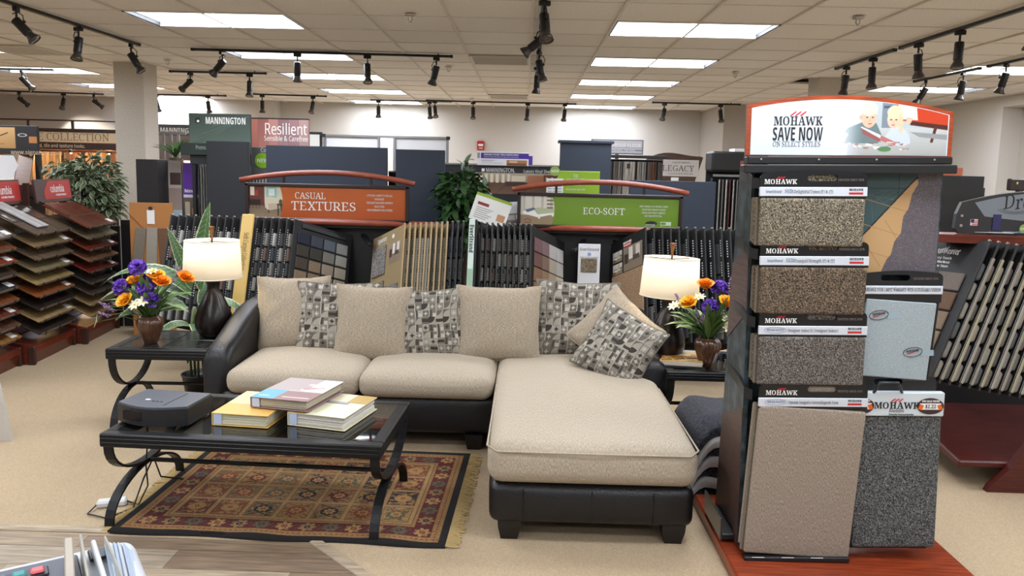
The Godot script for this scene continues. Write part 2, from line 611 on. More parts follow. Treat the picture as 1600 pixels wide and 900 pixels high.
	for r in 21:
		var z0 := -3.26 + r * 0.155
		var x := -4.6 - rng.randf() * 0.9
		while x < 0.6:
			var l := rng.randf_range(0.75, 1.25)
			var pl_ := PackedVector2Array([Vector2(x + 0.001, z0 + 0.001), Vector2(x + l - 0.001, z0 + 0.001), Vector2(x + l - 0.001, z0 + 0.154), Vector2(x + 0.001, z0 + 0.154)])
			for poly in Geometry2D.intersect_polygons(pl_, reg):
				st = S()
				extr(st, poly, 0.008, Transform3D(Basis(Vector3.RIGHT, PI / 2), Vector3.ZERO))
				obj("plank", st, pm[rng.randi() % 5], fl, Transform3D(Basis(), Vector3(0, 0.0005 + rng.randf() * 0.0006, 0)))
			x += l
	var rm := M("reducer", C(190, 172, 146), 0.4, 0, "grain", 1.0)
	st = S()
	box(st, Vector3(-2.65, 0.003, -3.262), Vector3(3.52, 0.012, 0.05), 0.004)
	struct("trim_1", st, rm)
	st = S()
	box(st, Vector3(-0.17, 0.003, -2.51), Vector3(2.02, 0.012, 0.05), 0.004, Basis(Vector3.UP, deg_to_rad(-45.1)))
	struct("trim_2", st, rm)
	# olive vinyl strip by the left wall of racks
	st = S()
	box(st, Vector3(-3.75, 0.004, -8.15), Vector3(1.15, 0.01, 0.62), 0.003)
	struct("floor_strip", st, M("olive_vinyl", C(122, 114, 86), 0.6, 0, "slate", 1.5))
	# baseboards
	st = S()
	box(st, Vector3(-0.6, 0.05, -14.09), Vector3(7.6, 0.1, 0.02), 0.003)
	struct("baseboard_back", st, M("trim_white", C(232, 228, 220), 0.5))
	# vents and sprinklers
	var vm := M("vent_metal", C(205, 198, 188), 0.5)
	for v in [[-0.275, -8.05, "rectangular ceiling air vent nearer to the camera"], [-0.275, -12.0, "ceiling air vent near the back wall"], [-5.15, -8.08, "ceiling air vent at far left by the light panels"], [4.0, -8.25, "ceiling air vent above the right track lights"]]:
		var t := thing("ceiling_vent", v[2], "air vent", Vector3(v[0], 2.732, v[1]))
		st = S()
		for s in [-1.0, 1.0]:
			box(st, Vector3(0, 0, s * 0.28), Vector3(0.6, 0.016, 0.03), 0.004)
			box(st, Vector3(s * 0.285, 0, 0), Vector3(0.03, 0.016, 0.53), 0.004)
		obj("frame", st, vm, t)
		bx("plate", Vector3(0, 0.006, 0), Vector3(0.54, 0.004, 0.54), M("vent_dark", C(120, 112, 102), 0.7), t, 0.0)
		for k in 7: put("louver", bmesh(Vector3(0.54, 0.022, 0.006), 0.001), vm, t, Transform3D(bas(0, 40, 0), Vector3(0, 0, -0.22 + k * 0.073)))
	for v in [[-0.856, -5.785, "nearest sprinkler, left of the centre track"], [-0.855, -8.63, "sprinkler beside the end of the long left track"], [2.26, -5.547, "nearest sprinkler on the right of the ceiling"], [-3.889, -8.556, "sprinkler by the left column"], [2.233, -8.587, "sprinkler behind the right ceiling panels"], [-0.861, -12.387, "small sprinkler near the back wall, left of centre"], [2.359, -12.36, "small sprinkler near the back wall over the short right track"]]:
		var t := thing("fire_sprinkler", "chrome ceiling " + v[2], "sprinkler", Vector3(v[0], 2.728, v[1]))
		st = S(true)
		lathe(st, [Vector2(0.0, -0.012), Vector2(0.034, -0.010), Vector2(0.042, 0.0), Vector2(0.042, 0.002)], 14)
		obj("escutcheon", st, M("chrome_dull", C(190, 185, 178), 0.3, 0.8), t)
		st = S()
		tube(st, [Vector3(-0.012, -0.008, 0), Vector3(-0.014, -0.035, 0), Vector3(0, -0.05, 0)], 0.004, 6)
		tube(st, [Vector3(0.012, -0.008, 0), Vector3(0.014, -0.035, 0), Vector3(0, -0.05, 0)], 0.004, 6)
		lathe(st, [Vector2(0.0, -0.055), Vector2(0.02, -0.052), Vector2(0.0, -0.049)], 10)
		obj("deflector", st, M("chrome_dull", C(190, 185, 178), 0.3, 0.8), t)

var head_parts := {}
func track_head(at: Vector3, tilt: float, aim: float, lab: String, lit := 0.0) -> void:
	# tilt: degrees of the barrel from straight down; aim: compass heading of the beam (0 = away from the camera)
	var bm := M("track_black", C(26, 25, 25), 0.42, 0.2)
	if head_parts.is_empty():
		var st := S()
		box(st, Vector3(0, -0.016, 0), Vector3(0.075, 0.032, 0.03), 0.004)
		tube(st, [Vector3(0, -0.03, 0), Vector3(0, -0.075, 0)], 0.008, 8)
		st.generate_normals()
		head_parts.adapter = st.commit()
		st = S(true)
		lathe(st, [Vector2(0, 0.05), Vector2(0.03, 0.048), Vector2(0.032, 0.042), Vector2(0.032, -0.075), Vector2(0.031, -0.08), Vector2(0.026, -0.081)], 14)
		st.generate_normals()
		head_parts.barrel = st.commit()
		st = S(true)
		lathe(st, [Vector2(0.027, -0.078), Vector2(0.03, -0.095), Vector2(0.043, -0.12), Vector2(0.047, -0.128), Vector2(0.047, -0.14), Vector2(0.043, -0.141), Vector2(0.04, -0.132)], 16)
		st.generate_normals()
		head_parts.bell = st.commit()
		st = S(true)
		lathe(st, [Vector2(0.041, -0.134), Vector2(0.03, -0.138), Vector2(0.0, -0.14)], 14)
		st.generate_normals()
		head_parts.lamp = st.commit()
		st = S()
		tube(st, [Vector3(0, 0.0, -0.032), Vector3(0.0, 0.035, -0.06), Vector3(0.0, 0.075, -0.05), Vector3(0, 0.085, -0.015)], 0.004, 6)
		tube(st, [Vector3(0, 0, -0.03), Vector3(0, 0, -0.046)], 0.011, 8)
		st.generate_normals()
		head_parts.cord = st.commit()
	var t := thing("track_light", lab, "track light", at, aim, "black track spotlights")
	put("adapter", head_parts.adapter, bm, t)
	var b := Basis(Vector3.RIGHT, deg_to_rad(tilt))
	var xf := Transform3D(b, Vector3(0, -0.10, 0) + b * Vector3(0, -0.03, 0))
	var br := put("barrel", head_parts.barrel, bm, t, xf)
	put("knob_cord", head_parts.cord, bm, t, xf)
	put("bell", head_parts.bell, M("bell_grey", C(70, 66, 62), 0.35, 0.5), t, xf)
	put("lamp", head_parts.lamp, emit("spot_lamp_on", C(255, 236, 205), 2.2) if lit > 0.0 else M("spot_lamp_off", C(120, 112, 104), 0.15, 0.6), t, xf)
	if lit > 0.0:
		var l := SpotLight3D.new()
		l.name = "spot"
		l.light_color = C(255, 243, 226)
		l.light_energy = lit
		l.light_size = 0.04
		l.spot_range = 20
		l.spot_attenuation = 2.0
		l.spot_angle = 32
		l.spot_angle_attenuation = 0.6
		l.shadow_enabled = true
		l.transform = Transform3D(b * Basis(Vector3.RIGHT, -PI / 2), xf * Vector3(0, -0.145, 0))
		t.add_child(l)
	if br: pass

func rail(a: Vector2, b: Vector2, lab: String, y := 2.716) -> void:
	var d := b - a
	var t := thing("light_track", lab, "light track", Vector3((a.x + b.x) / 2, y, (a.y + b.y) / 2), rad_to_deg(atan2(-d.y, d.x)), "black lighting tracks")
	bx("rail", Vector3.ZERO, Vector3(d.length(), 0.022, 0.036), M("track_black", C(26, 25, 25), 0.42, 0.2), t, 0.002)
	for s in [-1.0, 1.0]:
		bx("end_cap", Vector3(s * (d.length() / 2 - 0.012), 0, 0), Vector3(0.03, 0.027, 0.041), M("track_black", C(26, 25, 25), 0.42, 0.2), t, 0.003)
	bx("feed_clip", Vector3(d.length() / 2 - 0.14, 0.018, 0), Vector3(0.012, 0.04, 0.012), M("track_black", C(26, 25, 25), 0.42, 0.2), t, 0.002)

func tracks() -> void:
	var y := 2.705
	rail(Vector2(-3.66, -4.4), Vector2(-3.64, -7.42), "black ceiling track running front to back at upper left")
	var a := ["nearest the camera", "middle", "last before the column"]
	for k in 3: track_head(Vector3(-3.655, y, [-5.67, -6.45, -7.3][k]), [42, 12, 30][k], [-75, 170, -75][k], "black track spotlight on the front-to-back left track, " + a[k])
	rail(Vector2(-3.24, -7.64), Vector2(-0.73, -7.74), "long black crosswise track above the orange rack sign")
	for k in 4: track_head(Vector3([-2.942, -2.227, -1.555, -0.886][k], y, [-7.65, -7.68, -7.705, -7.733][k]), [48, 14, 14, 18][k], [70, 20, 200, 60][k], "black track spotlight on the long left crosswise track, %s from its left end" % ["first", "second", "third", "fourth"][k])
	rail(Vector2(-4.3, -9.5), Vector2(-3.13, -9.5), "short black track right beside the left column")
	for k in 2: track_head(Vector3([-4.05, -3.333][k], y, -9.5), [55, 12][k], [70, 190][k], "black spotlight on the short track beside the column, %s one" % ["left tilted", "right upright"][k], [0.0, 0.0][k])
	rail(Vector2(-6.1, -12.75), Vector2(-4.85, -12.72), "black track before the back wall right of the column")
	for k in 2: track_head(Vector3([-6.0, -5.15][k], y, [-12.748, -12.727][k]), 24, [-8, 6][k], "lit black spotlight over the dark green banner, %s of two" % ["left", "right"][k], 1.6)
	rail(Vector2(-6.9, -9.61), Vector2(-5.78, -9.62), "short black track under the far left ceiling light")
	track_head(Vector3(-6.17, y, -9.616), 42, -75, "single black spotlight under the far left ceiling light")
	rail(Vector2(-9.0, -12.65), Vector2(-6.97, -12.95), "black track in front of the brown wood gallery")
	for k in 3: track_head(Vector3([-8.25, -7.58, -7.12][k], y, [-12.761, -12.86, -12.928][k]), [54, 30, 54][k], [-30, 190, -50][k], "black spotlight before the brown gallery wall, %s from left" % ["first", "second", "third"][k], [3.0, 0.0, 2.0][k])
	rail(Vector2(-4.32, -12.3), Vector2(-3.14, -12.4), "short black track over the pink flooring banner")
	for k in 2: track_head(Vector3([-4.13, -3.35][k], y, [-12.316, -12.382][k]), [10, 24][k], [20, 170][k], "black spotlight over the pink flooring banner, %s one" % ["left", "right"][k])
	rail(Vector2(-2.55, -12.92), Vector2(-1.22, -12.87), "black track lighting the white drawing boards")
	for k in 2: track_head(Vector3([-2.42, -1.58][k], y, [-12.915, -12.883][k]), 22, [10, -6][k], "lit black spotlight above the white boards, %s one" % ["left", "right"][k], 2.4)
	rail(Vector2(-1.62, -12.75), Vector2(0.8, -12.78), "long black track along the middle of the back wall")
	for k in 4: track_head(Vector3([-1.48, -0.86, 0.02, 0.62][k], y, [-12.752, -12.76, -12.77, -12.778][k]), [26, 16, 10, 24][k], [200, 185, 20, 10][k], "black spotlight on the middle back track, %s from left" % ["first", "second", "third", "fourth"][k], [0.0, 0.0, 0.0, 2.6][k])
	rail(Vector2(1.93, -12.2), Vector2(3.28, -12.22), "short black track above the curved brown collection sign")
	for k in 2: track_head(Vector3([2.12, 2.98][k], y, [-12.203, -12.215][k]), [28, 20][k], [150, 190][k], "black spotlight above the curved brown sign, %s one" % ["left", "right"][k])
	rail(Vector2(0.095, -4.3), Vector2(0.107, -9.2), "black ceiling track running straight back through the centre")
	for k in 4: track_head(Vector3([0.098, 0.1, 0.103, 0.105][k], y, [-5.1, -5.95, -7.2, -8.3][k]), [24, 52, 14, 8][k], [195, 80, 250, 20][k], "black spotlight on the centre track, %s from the camera" % ["first", "second", "third", "fourth"][k])
	rail(Vector2(3.08, -8.0), Vector2(3.09, -6.78), "black front-to-back track at upper right, far piece")
	rail(Vector2(3.09, -6.68), Vector2(3.115, -4.2), "black front-to-back track at upper right, near piece")
	for k in 5: track_head(Vector3([3.082, 3.086, 3.093, 3.1, 3.11][k], y, [-7.75, -7.18, -6.38, -5.8, -4.95][k]), [8, 5, 10, 6, 12][k], [20, 170, -60, 150, 20][k], "black spotlight on the upper right track, %s from its far end" % ["first", "second", "third", "fourth", "fifth"][k])
	rail(Vector2(4.3, -8.9), Vector2(4.36, -7.75), "black track beside the far right wall, far piece")
	rail(Vector2(4.365, -7.62), Vector2(4.4, -6.2), "black track beside the far right wall, near piece")
	for k in 3: track_head(Vector3([4.312, 4.347, 4.372][k], y, [-8.67, -8.0, -7.35][k]), [28, 10, 14][k], [60, 30, 40][k], "black spotlight on the far right wall track, %s from its far end" % ["first", "second", "third"][k])

# ---------------------------------------------------------------- furniture
func loft(st: SurfaceTool, rings: Array) -> void:
	var n: int = rings[0].size()
	for i in rings.size() - 1:
		for k in n:
			var k2 := (k + 1) % n
			q(st, rings[i][k], rings[i][k2], rings[i + 1][k2], rings[i + 1][k])
	var L: Array = rings[rings.size() - 1]
	for k in range(1, n - 1):
		for v in [rings[0][0], rings[0][k + 1], rings[0][k]]: st.add_vertex(v)
		for v in [L[0], L[k], L[k + 1]]: st.add_vertex(v)

# upholstered arm: rounded section swept from the front (first station) to the back
func sofa_arm(st: SurfaceTool, x: float, w: float, stations: Array, y0: float) -> void:
	var rings := []
	for s in stations:
		var ring := []
		var hw: float = w * 0.5 * s[2]
		var r: float = minf(0.06, hw * 0.9)
		for p in [[0.0, 1.0], [180.0, 0.0]]: pass
		ring.append(Vector3(x - hw, y0, s[0]))
		for k in 6:
			var a := PI - PI / 2 * k / 5.0
			ring.append(Vector3(x - hw + r + cos(a) * r, s[1] - r + sin(a) * r, s[0]))
		for k in 6:
			var a := PI / 2 - PI / 2 * k / 5.0
			ring.append(Vector3(x + hw - r + cos(a) * r, s[1] - r + sin(a) * r, s[0]))
		ring.append(Vector3(x + hw, y0, s[0]))
		rings.append(ring)
	loft(st, rings)

func sofa() -> void:
	var lm := M("black_leather", C(14, 14, 17), 0.36, 0, "", 9.0, "hide", 0.10)
	var fm := M("beige_chenille", C(196, 182, 160), 0.95, 0, "rib", 2.6, "rib", 0.35)
	fm.rim_enabled = true; fm.rim = 0.3; fm.rim_tint = 0.6
	var t := thing("sectional_sofa", "beige fabric sectional sofa with chaise on black leather base and arms", "sofa")
	var st := S(true)
	cushion(st, Vector3(-0.92, 0.20, -4.86), Vector3(1.66, 0.22, 0.92), 0.035, 0, 0.012, 8)
	obj("base", st, lm, t)
	st = S(true)
	cushion(st, Vector3(0.33, 0.178, -4.02), Vector3(0.90, 0.185, 1.50), 0.04, 0, 0.014, 8)
	obj("chaise_base", st, lm, t)
	for xs in [0.03, 0.33, 0.60]: bx("base_seam", Vector3(xs, 0.178, -3.258), Vector3(0.003, 0.15, 0.006), lm, t, 0.001)
	st = S(true)
	sofa_arm(st, -1.78, 0.165, [[-4.425, 0.50, 0.86], [-4.44, 0.535, 0.97], [-4.48, 0.565, 1.0], [-4.60, 0.60, 1.0], [-4.80, 0.675, 1.0], [-4.95, 0.72, 1.0], [-5.10, 0.74, 1.0], [-5.38, 0.745, 1.0]], 0.09)
	obj("arm", st, lm, t)
	st = S(true)
	sofa_arm(st, 0.775, 0.20, [[-4.47, 0.49, 0.9], [-4.48, 0.515, 0.98], [-4.51, 0.53, 1.0], [-4.70, 0.57, 1.0], [-4.90, 0.62, 1.0], [-5.1, 0.66, 1.0], [-5.38, 0.70, 1.0]], 0.09)
	obj("arm", st, lm, t)
	st = S(true)
	cushion(st, Vector3(-0.50, 0.40, -5.29), Vector3(2.52, 0.62, 0.18), 0.06)
	obj("back", st, lm, t)
	for x in [[-1.325, 0.765], [-0.545, 0.775]]:
		st = S(true)
		cushion(st, Vector3(x[0], 0.375, -4.78), Vector3(x[1], 0.15, 0.84), 0.06, 0.03, 0.016, 10)
		obj("seat_cushion", st, fm, t)
	st = S(true)
	var warp := func(p: Vector3) -> Vector3:
		var k := smoothstep(-4.40, -4.50, p.z)
		if p.x > 0.2: p.x = lerpf(p.x, 0.2 + (p.x - 0.2) * 0.79, k)
		p.y += 0.006 * sin(p.x * 9.0 + p.z * 3.0) * smoothstep(0.40, 0.46, p.y)
		return p
	cushion(st, Vector3(0.33, 0.362, -4.20), Vector3(0.92, 0.19, 1.90), 0.065, 0.022, 0.012, 22, warp)
	obj("chaise_cushion", st, fm, t)
	# welt seam around the chaise cushion's front edge
	st = S(true)
	tube(st, [Vector3(-0.128, 0.425, -4.3), Vector3(-0.136, 0.425, -3.32), Vector3(-0.09, 0.425, -3.245), Vector3(0.33, 0.427, -3.235), Vector3(0.75, 0.425, -3.245), Vector3(0.797, 0.425, -3.32), Vector3(0.79, 0.425, -4.3)], 0.0045, 6)
	obj("welt", st, fm, t)
	for p in [[-0.03, -3.34], [0.70, -3.34], [-0.03, -4.70], [0.70, -4.75], [-0.26, -4.44], [-1.62, -4.50], [-1.62, -5.25], [-0.2, -5.25]]:
		st = S()
		var rr := []
		for s in [[0.092, 0.052], [0.06, 0.05], [0.0, 0.037]]:
			rr.append([Vector3(p[0] - s[1], s[0], p[1] - s[1]), Vector3(p[0] + s[1], s[0], p[1] - s[1]), Vector3(p[0] + s[1], s[0], p[1] + s[1]), Vector3(p[0] - s[1], s[0], p[1] + s[1])])
		loft(st, rr)
		obj("leg", st, M("black_wood", C(20, 18, 17), 0.45), t)

func pattern_im() -> Image:
	var cs := [C(128, 123, 112), C(156, 150, 137), C(98, 93, 84), C(114, 109, 99), C(72, 65, 58)]
	var dk := C(56, 50, 44)
	var lt := C(182, 176, 164)
	var im := pic(512, 512, cs[0])
	var r := RandomNumberGenerator.new()
	r.seed = 31
	for j in 8:
		for i in 8:
			var x := i * 64; var y := j * 64
			pr(im, x, y, 64, 64, cs[r.randi() % 4])
			match [0, 1, 0, 1, 2, 3, 4, 5][r.randi() % 8]:
				0, 1:
					var bg: Color = cs[r.randi() % 4]
					pr(im, x + 6, y + 4, 54, 56, bg)
					var c: Color = [lt, dk, lt][r.randi() % 3]
					var pts := []
					for k in 32:
						var a := TAU * k / 32
						var rad := 25.0 / pow(pow(absf(cos(a)), 0.62) + pow(absf(sin(a)), 0.62), 1.0 / 0.62)
						pts.append(x + 33 + cos(a) * rad); pts.append(y + 32 + sin(a) * rad)
					pp(im, pts, c)
				2:
					pr(im, x, y, 64, 64, cs[1])
					var pts := [x, y]
					for k in 11: pts.append_array([x + cos(PI / 2 * k / 10) * 56, y + sin(PI / 2 * k / 10) * 56])
					pp(im, pts, cs[2] if r.randf() < 0.5 else dk)
				3:
					pr(im, x, y, 64, 64, cs[2])
					var pts := [x + 64, y + 64]
					for k in 11: pts.append_array([x + 64 - cos(PI / 2 * k / 10) * 60, y + 64 - sin(PI / 2 * k / 10) * 60])
					pp(im, pts, cs[1])
				4:
					pr(im, x, y + 20, 64, 26, dk)
				5:
					pr(im, x + 8, y, 20, 64, cs[4])
					pr(im, x + 36, y + 30, 28, 34, lt)
			if r.randf() < 0.55: pr(im, x, y, 6, 64, lt)
			if r.randf() < 0.35: pr(im, x, y, 64, 4, cs[1])
	return im

func pillow(lab: String, kind: String, m: Material, xf: Transform3D, w: float, h: float, th: float, sd: int, uv := Vector2(1, 1)) -> void:
	var t := thing("throw_pillow", lab, "pillow", xf.origin, 0, kind)
	t.transform.basis = xf.basis
	var nz := FastNoiseLite.new()
	nz.seed = sd
	nz.frequency = 1.3
	var N := 20
	var pos := func(i: int, j: int, side: float) -> Vector3:
		var u := sin((float(i) / N * 2.0 - 1.0) * PI / 2)
		var v := sin((float(j) / N * 2.0 - 1.0) * PI / 2)
		var au := pow(absf(u), 2.4); var av := pow(absf(v), 2.4)
		var f := pow(maxf(0.0, (1 - au) * (1 - av)), 0.5)
		var edge := (1.0 - (1 - au) * (1 - av))
		var x := w * 0.5 * u * (1.0 - 0.075 * (1 - v * v)) + nz.get_noise_2d(v * 1.7, 9.0 + u) * 0.018 * w
		var y := h * 0.5 * v * (1.0 - 0.075 * (1 - u * u)) + nz.get_noise_2d(u * 1.7, 40.0 + v) * 0.018 * h
		# slack cloth: sits a little lower and rounder at the foot, puckers by the seams
		var z := side * th * 0.5 * f * (1.0 - 0.10 * v) + nz.get_noise_2d(u * 2.2 + sd, v * 2.2 + side * 7.0) * 0.012 * f
		z += side * sin(atan2(v, u) * 17.0 + sd) * 0.0035 * edge * f
		return Vector3(x, y, z)
	var st := S(true)
	for side in [1.0, -1.0]:
		for i in N:
			for j in N:
				var ids := [[i, j], [i, j + 1], [i + 1, j + 1], [i + 1, j]]
				if side < 0: ids.reverse()
				for k in [0, 1, 2, 0, 2, 3]:
					st.set_uv(Vector2(sin((float(ids[k][0]) / N - 0.5) * PI) * 0.5 * uv.x, -sin((float(ids[k][1]) / N - 0.5) * PI) * 0.5 * uv.y))
					st.add_vertex(pos.call(ids[k][0], ids[k][1], side))
	obj("cover", st, m, t)
	st = S(true)
	var loop := []
	for i in N: loop.append(pos.call(i, 0, 1.0))
	for i in N: loop.append(pos.call(N, i, 1.0))
	for i in N: loop.append(pos.call(N - i, N, 1.0))
	for i in N + 1: loop.append(pos.call(0, N - i, 1.0))
	tube(st, loop, 0.0055, 6)
	obj("piping", st, M("piping_beige", C(176, 162, 140), 0.9) if m.resource_name != "star_cloth" else M("piping_grey", C(120, 112, 98), 0.9), t)

func pillows() -> void:
	var bm := M("pillow_chenille", C(190, 175, 152), 0.95, 0, "weave", 2.5, "weave", 0.3)
	bm.rim_enabled = true; bm.rim = 0.3; bm.rim_tint = 0.6
	var pm := P("star_cloth", pattern_im(), 0.9)
	pm.texture_repeat = true
	pm.heightmap_enabled = true; pm.heightmap_texture = T("weave"); pm.heightmap_scale = 0.15
	var g1 := "beige throw pillows on the sofa"
	var g2 := "grey geometric star throw pillows on the sofa"
	pillow("leftmost beige throw pillow against the black leather arm", g1, bm, at(-1.495, 0.668, -5.0, 6, -14, 1), 0.47, 0.49, 0.16, 1)
	pillow("grey star-pattern pillow tucked between the two leftmost beige pillows", g2, pm, at(-1.185, 0.655, -4.945, 0, -14, 0), 0.54, 0.475, 0.14, 2, Vector2(1.25, 1.2))
	pillow("beige pillow between the first and second star-pattern pillows", g1, bm, at(-0.945, 0.642, -4.865, -3, -13, -0.5), 0.49, 0.49, 0.17, 3)
	pillow("tilted grey star-pattern pillow in the middle of the sofa", g2, pm, at(-0.578, 0.645, -4.88, 0, -13, 4), 0.455, 0.455, 0.15, 4, Vector2(1.2, 1.2))
	pillow("beige pillow right of the middle star-pattern pillow", g1, bm, at(-0.145, 0.655, -4.885, 2, -13, 0), 0.545, 0.49, 0.17, 5)
	pillow("grey star-pattern pillow standing upright at the back of the chaise", g2, pm, at(0.355, 0.685, -4.97, -4, -13, -1), 0.54, 0.50, 0.15, 6, Vector2(1.3, 1.25))
	pillow("beige pillow tipped on its corner behind the front star-pattern pillow", g1, bm, at(0.575, 0.655, -4.70, -22, -24, -38), 0.44, 0.44, 0.15, 7)
	pillow("front grey star-pattern pillow leaning on the right leather arm", g2, pm, at(0.578, 0.61, -4.50, -20, -24, -25), 0.43, 0.44, 0.17, 8, Vector2(1.2, 1.2))

func rug() -> void:
	var W := 640; var H := 464
	var im := pic(W, H, C(24, 22, 24))
	var tan := C(156, 128, 86); var red := C(92, 26, 28); var gold := C(178, 146, 96); var green := C(92, 96, 78); var navy := C(32, 36, 50); var rust := C(138, 68, 46)
	var r := RandomNumberGenerator.new()
	r.seed = 5
	var band := func(m: float, c: Color) -> void: pr(im, m, m, W - 2 * m, H - 2 * m, c)
	band.call(16, tan); band.call(34, red)
	var flower := func(x: float, y: float, s: float, a: Color, b: Color) -> void:
		for k in 7: pe(im, x + cos(TAU * k / 7) * s * 0.62, y + sin(TAU * k / 7) * s * 0.62, s * 0.4, s * 0.26, a, TAU * k / 7)
		pe(im, x, y, s * 0.38, s * 0.38, b)
		pe(im, x, y, s * 0.15, s * 0.15, a)
	for i in 13:
		var x := 52.0 + i * 44.7
		for y in [52.0, H - 52.0]:
			flower.call(x, y, 17.0, [gold, tan, green][i % 3], [rust, navy, red][i % 3])
			pl(im, [x - 22, y + 9, x - 8, y - 12, x + 8, y + 12, x + 22, y - 9], 2, green)
	for i in 7:
		var y := 100.0 + i * 44.0
		for x in [52.0, W - 52.0]:
			flower.call(x, y, 17.0, [tan, gold, green][i % 3], [navy, rust, red][i % 3])
			pl(im, [x + 9, y - 22, x - 12, y - 8, x + 12, y + 8, x - 9, y + 22], 2, green)
	band.call(70, tan); band.call(76, C(110, 84, 56)); band.call(78, C(168, 140, 98))
	for i in 60:
		for m in [25.0, 74.0]: pass
		pe(im, 20 + i * 10.2, 25, 3, 2, rust); pe(im, 20 + i * 10.2, H - 25, 3, 2, rust)
	for i in 42: 
		pe(im, 25, 20 + i * 10.2, 2, 3, rust); pe(im, W - 25, 20 + i * 10.2, 2, 3, rust)
	var cw := (W - 164.0) / 7.0; var ch := (H - 164.0) / 4.0
	for j in 4:
		for i in 7:
			var x := 82 + i * cw; var y := 82 + j * ch
			var bg: Color = [tan, C(164, 136, 92), C(128, 74, 52), C(146, 118, 78), C(52, 46, 50), C(124, 108, 76), C(150, 124, 84), C(104, 44, 38)][(i * 3 + j * 5) % 8]
			pr(im, x + 4, y + 4, cw - 8, ch - 8, C(120, 92, 62)); pr(im, x + 6, y + 6, cw - 12, ch - 12, bg)
			var fg: Color = C(168, 138, 92) if bg in [C(52, 46, 50), C(104, 44, 38), C(128, 74, 52)] else [rust, green, navy, red][r.randi() % 4]
			for k in 60:
				var px := x + 9 + r.randf() * (cw - 18); var py := y + 9 + r.randf() * (ch - 18)
				pe(im, px, py, r.randf_range(2, 6), r.randf_range(1.5, 3), [fg, tan, rust, green, gold][r.randi() % 5], r.randf() * 3)
			pe(im, x + cw / 2, y + ch / 2, cw * 0.27, ch * 0.22, fg)
			flower.call(x + cw / 2, y + ch / 2, 13.0, gold, rust)
			pl(im, [x + 8, y + 8, x + cw / 2, y + ch * 0.26, x + cw - 8, y + 8], 2.5, fg)
			pl(im, [x + 8, y + ch - 8, x + cw / 2, y + ch * 0.74, x + cw - 8, y + ch - 8], 2.5, fg)
	speckle(im, 0, 0, W, H, 0.22)
	var m := P("rug_weave", im, 0.95)
	m.albedo_color = C(214, 200, 182)
	m.heightmap_enabled = true; m.heightmap_texture = T("plush"); m.heightmap_scale = 0.2
	var t := thing("area_rug", "red and tan panel-pattern oriental rug with black border under coffee table", "rug", Vector3(-1.035, 0, -3.775), -1.8)
	var st := S(true)
	var NX := 44; var NZ := 18
	var hh := func(i: int, j: int) -> Vector3:
		var u := float(i) / NX; var v := float(j) / NZ
		var x := (u - 0.5) * 1.50; var z := (v - 0.5) * 1.115
		var y := 0.012 + 0.006 * (sin(u * 17.0) + sin(u * 31.0 + 1.0) * 0.6) * smoothstep(0.72, 1.0, v) * 0.7
		z += 0.007 * sin(u * 15.0 + 0.5) * smoothstep(0.6, 1.0, v)
		return Vector3(x, maxf(y, 0.009), z)
	for i in NX:
		for j in NZ:
			var ids := [[i, j], [i + 1, j], [i + 1, j + 1], [i, j + 1]]
			for k in [0, 1, 2, 0, 2, 3]:
				st.set_uv(Vector2(float(ids[k][0]) / NX, float(ids[k][1]) / NZ))
				st.add_vertex(hh.call(ids[k][0], ids[k][1]))
	for i in NX:
		for e in [[NZ, 1], [0, -1]]:
			var a: Vector3 = hh.call(i, e[0]); var b: Vector3 = hh.call(i + 1, e[0])
			st.set_uv(Vector2(0.5, 0.004))
			if e[1] > 0: q(st, a, b, Vector3(b.x, 0.0, b.z), Vector3(a.x, 0, a.z))
			else: q(st, b, a, Vector3(a.x, 0, a.z), Vector3(b.x, 0.0, b.z))
	obj("pile", st, m, t)
	# fringe at the two short ends
	var fr := M("fringe_wool", C(176, 152, 104), 0.95)
	for s in [-1.0, 1.0]:
		st = S()
		for k in 150:
			var z := -0.55 + 1.10 * k / 149.0
			var l := rng.randf_range(0.045, 0.075)
			var a := Vector3(s * 0.748, 0.010, z)
			var b := Vector3(s * (0.748 + l * 0.5), 0.009, z + rng.randf_range(-0.008, 0.008))
			var c := Vector3(s * (0.748 + l), 0.003, z + rng.randf_range(-0.016, 0.016))
			tube(st, [a, b, c], 0.0042, 4)
		obj("fringe", st, fr, t).set_meta("kind", "stuff")

func curved_legs(t: Node3D, L: float, D: float, top: float, m: Material, w: float) -> void:
	# each end: a hanging arc over an arched foot, joined by a long stretcher
	var mid := top * 0.53
	for s in [-1.0, 1.0]:
		var x: float = s * (L / 2 - w / 2)
		var st := S()
		var pts := []
		for k in 19:
			var a := PI * k / 18.0
			pts.append(Vector3(x, top - (top - mid) * pow(sin(a), 0.9), cos(a) * D / 2 * 0.97))
		strap(st, pts, Vector3.RIGHT, w, 0.011)
		obj("leg_arc", st, m, t)
		st = S()
		pts = []
		for k in 19:
			var a := PI * k / 18.0
			pts.append(Vector3(x, (mid - 0.012) * pow(sin(a), 0.95), cos(a) * D / 2 * 1.02))
		strap(st, pts, Vector3.RIGHT, w, 0.011)
		obj("leg_arch", st, m, t)
	var st2 := S()
	tube(st2, [Vector3(-L / 2 + w / 2, mid - 0.006, 0), Vector3(L / 2 - w / 2, mid - 0.006, 0)], 0.011, 8)
	obj("stretcher", st2, m, t)

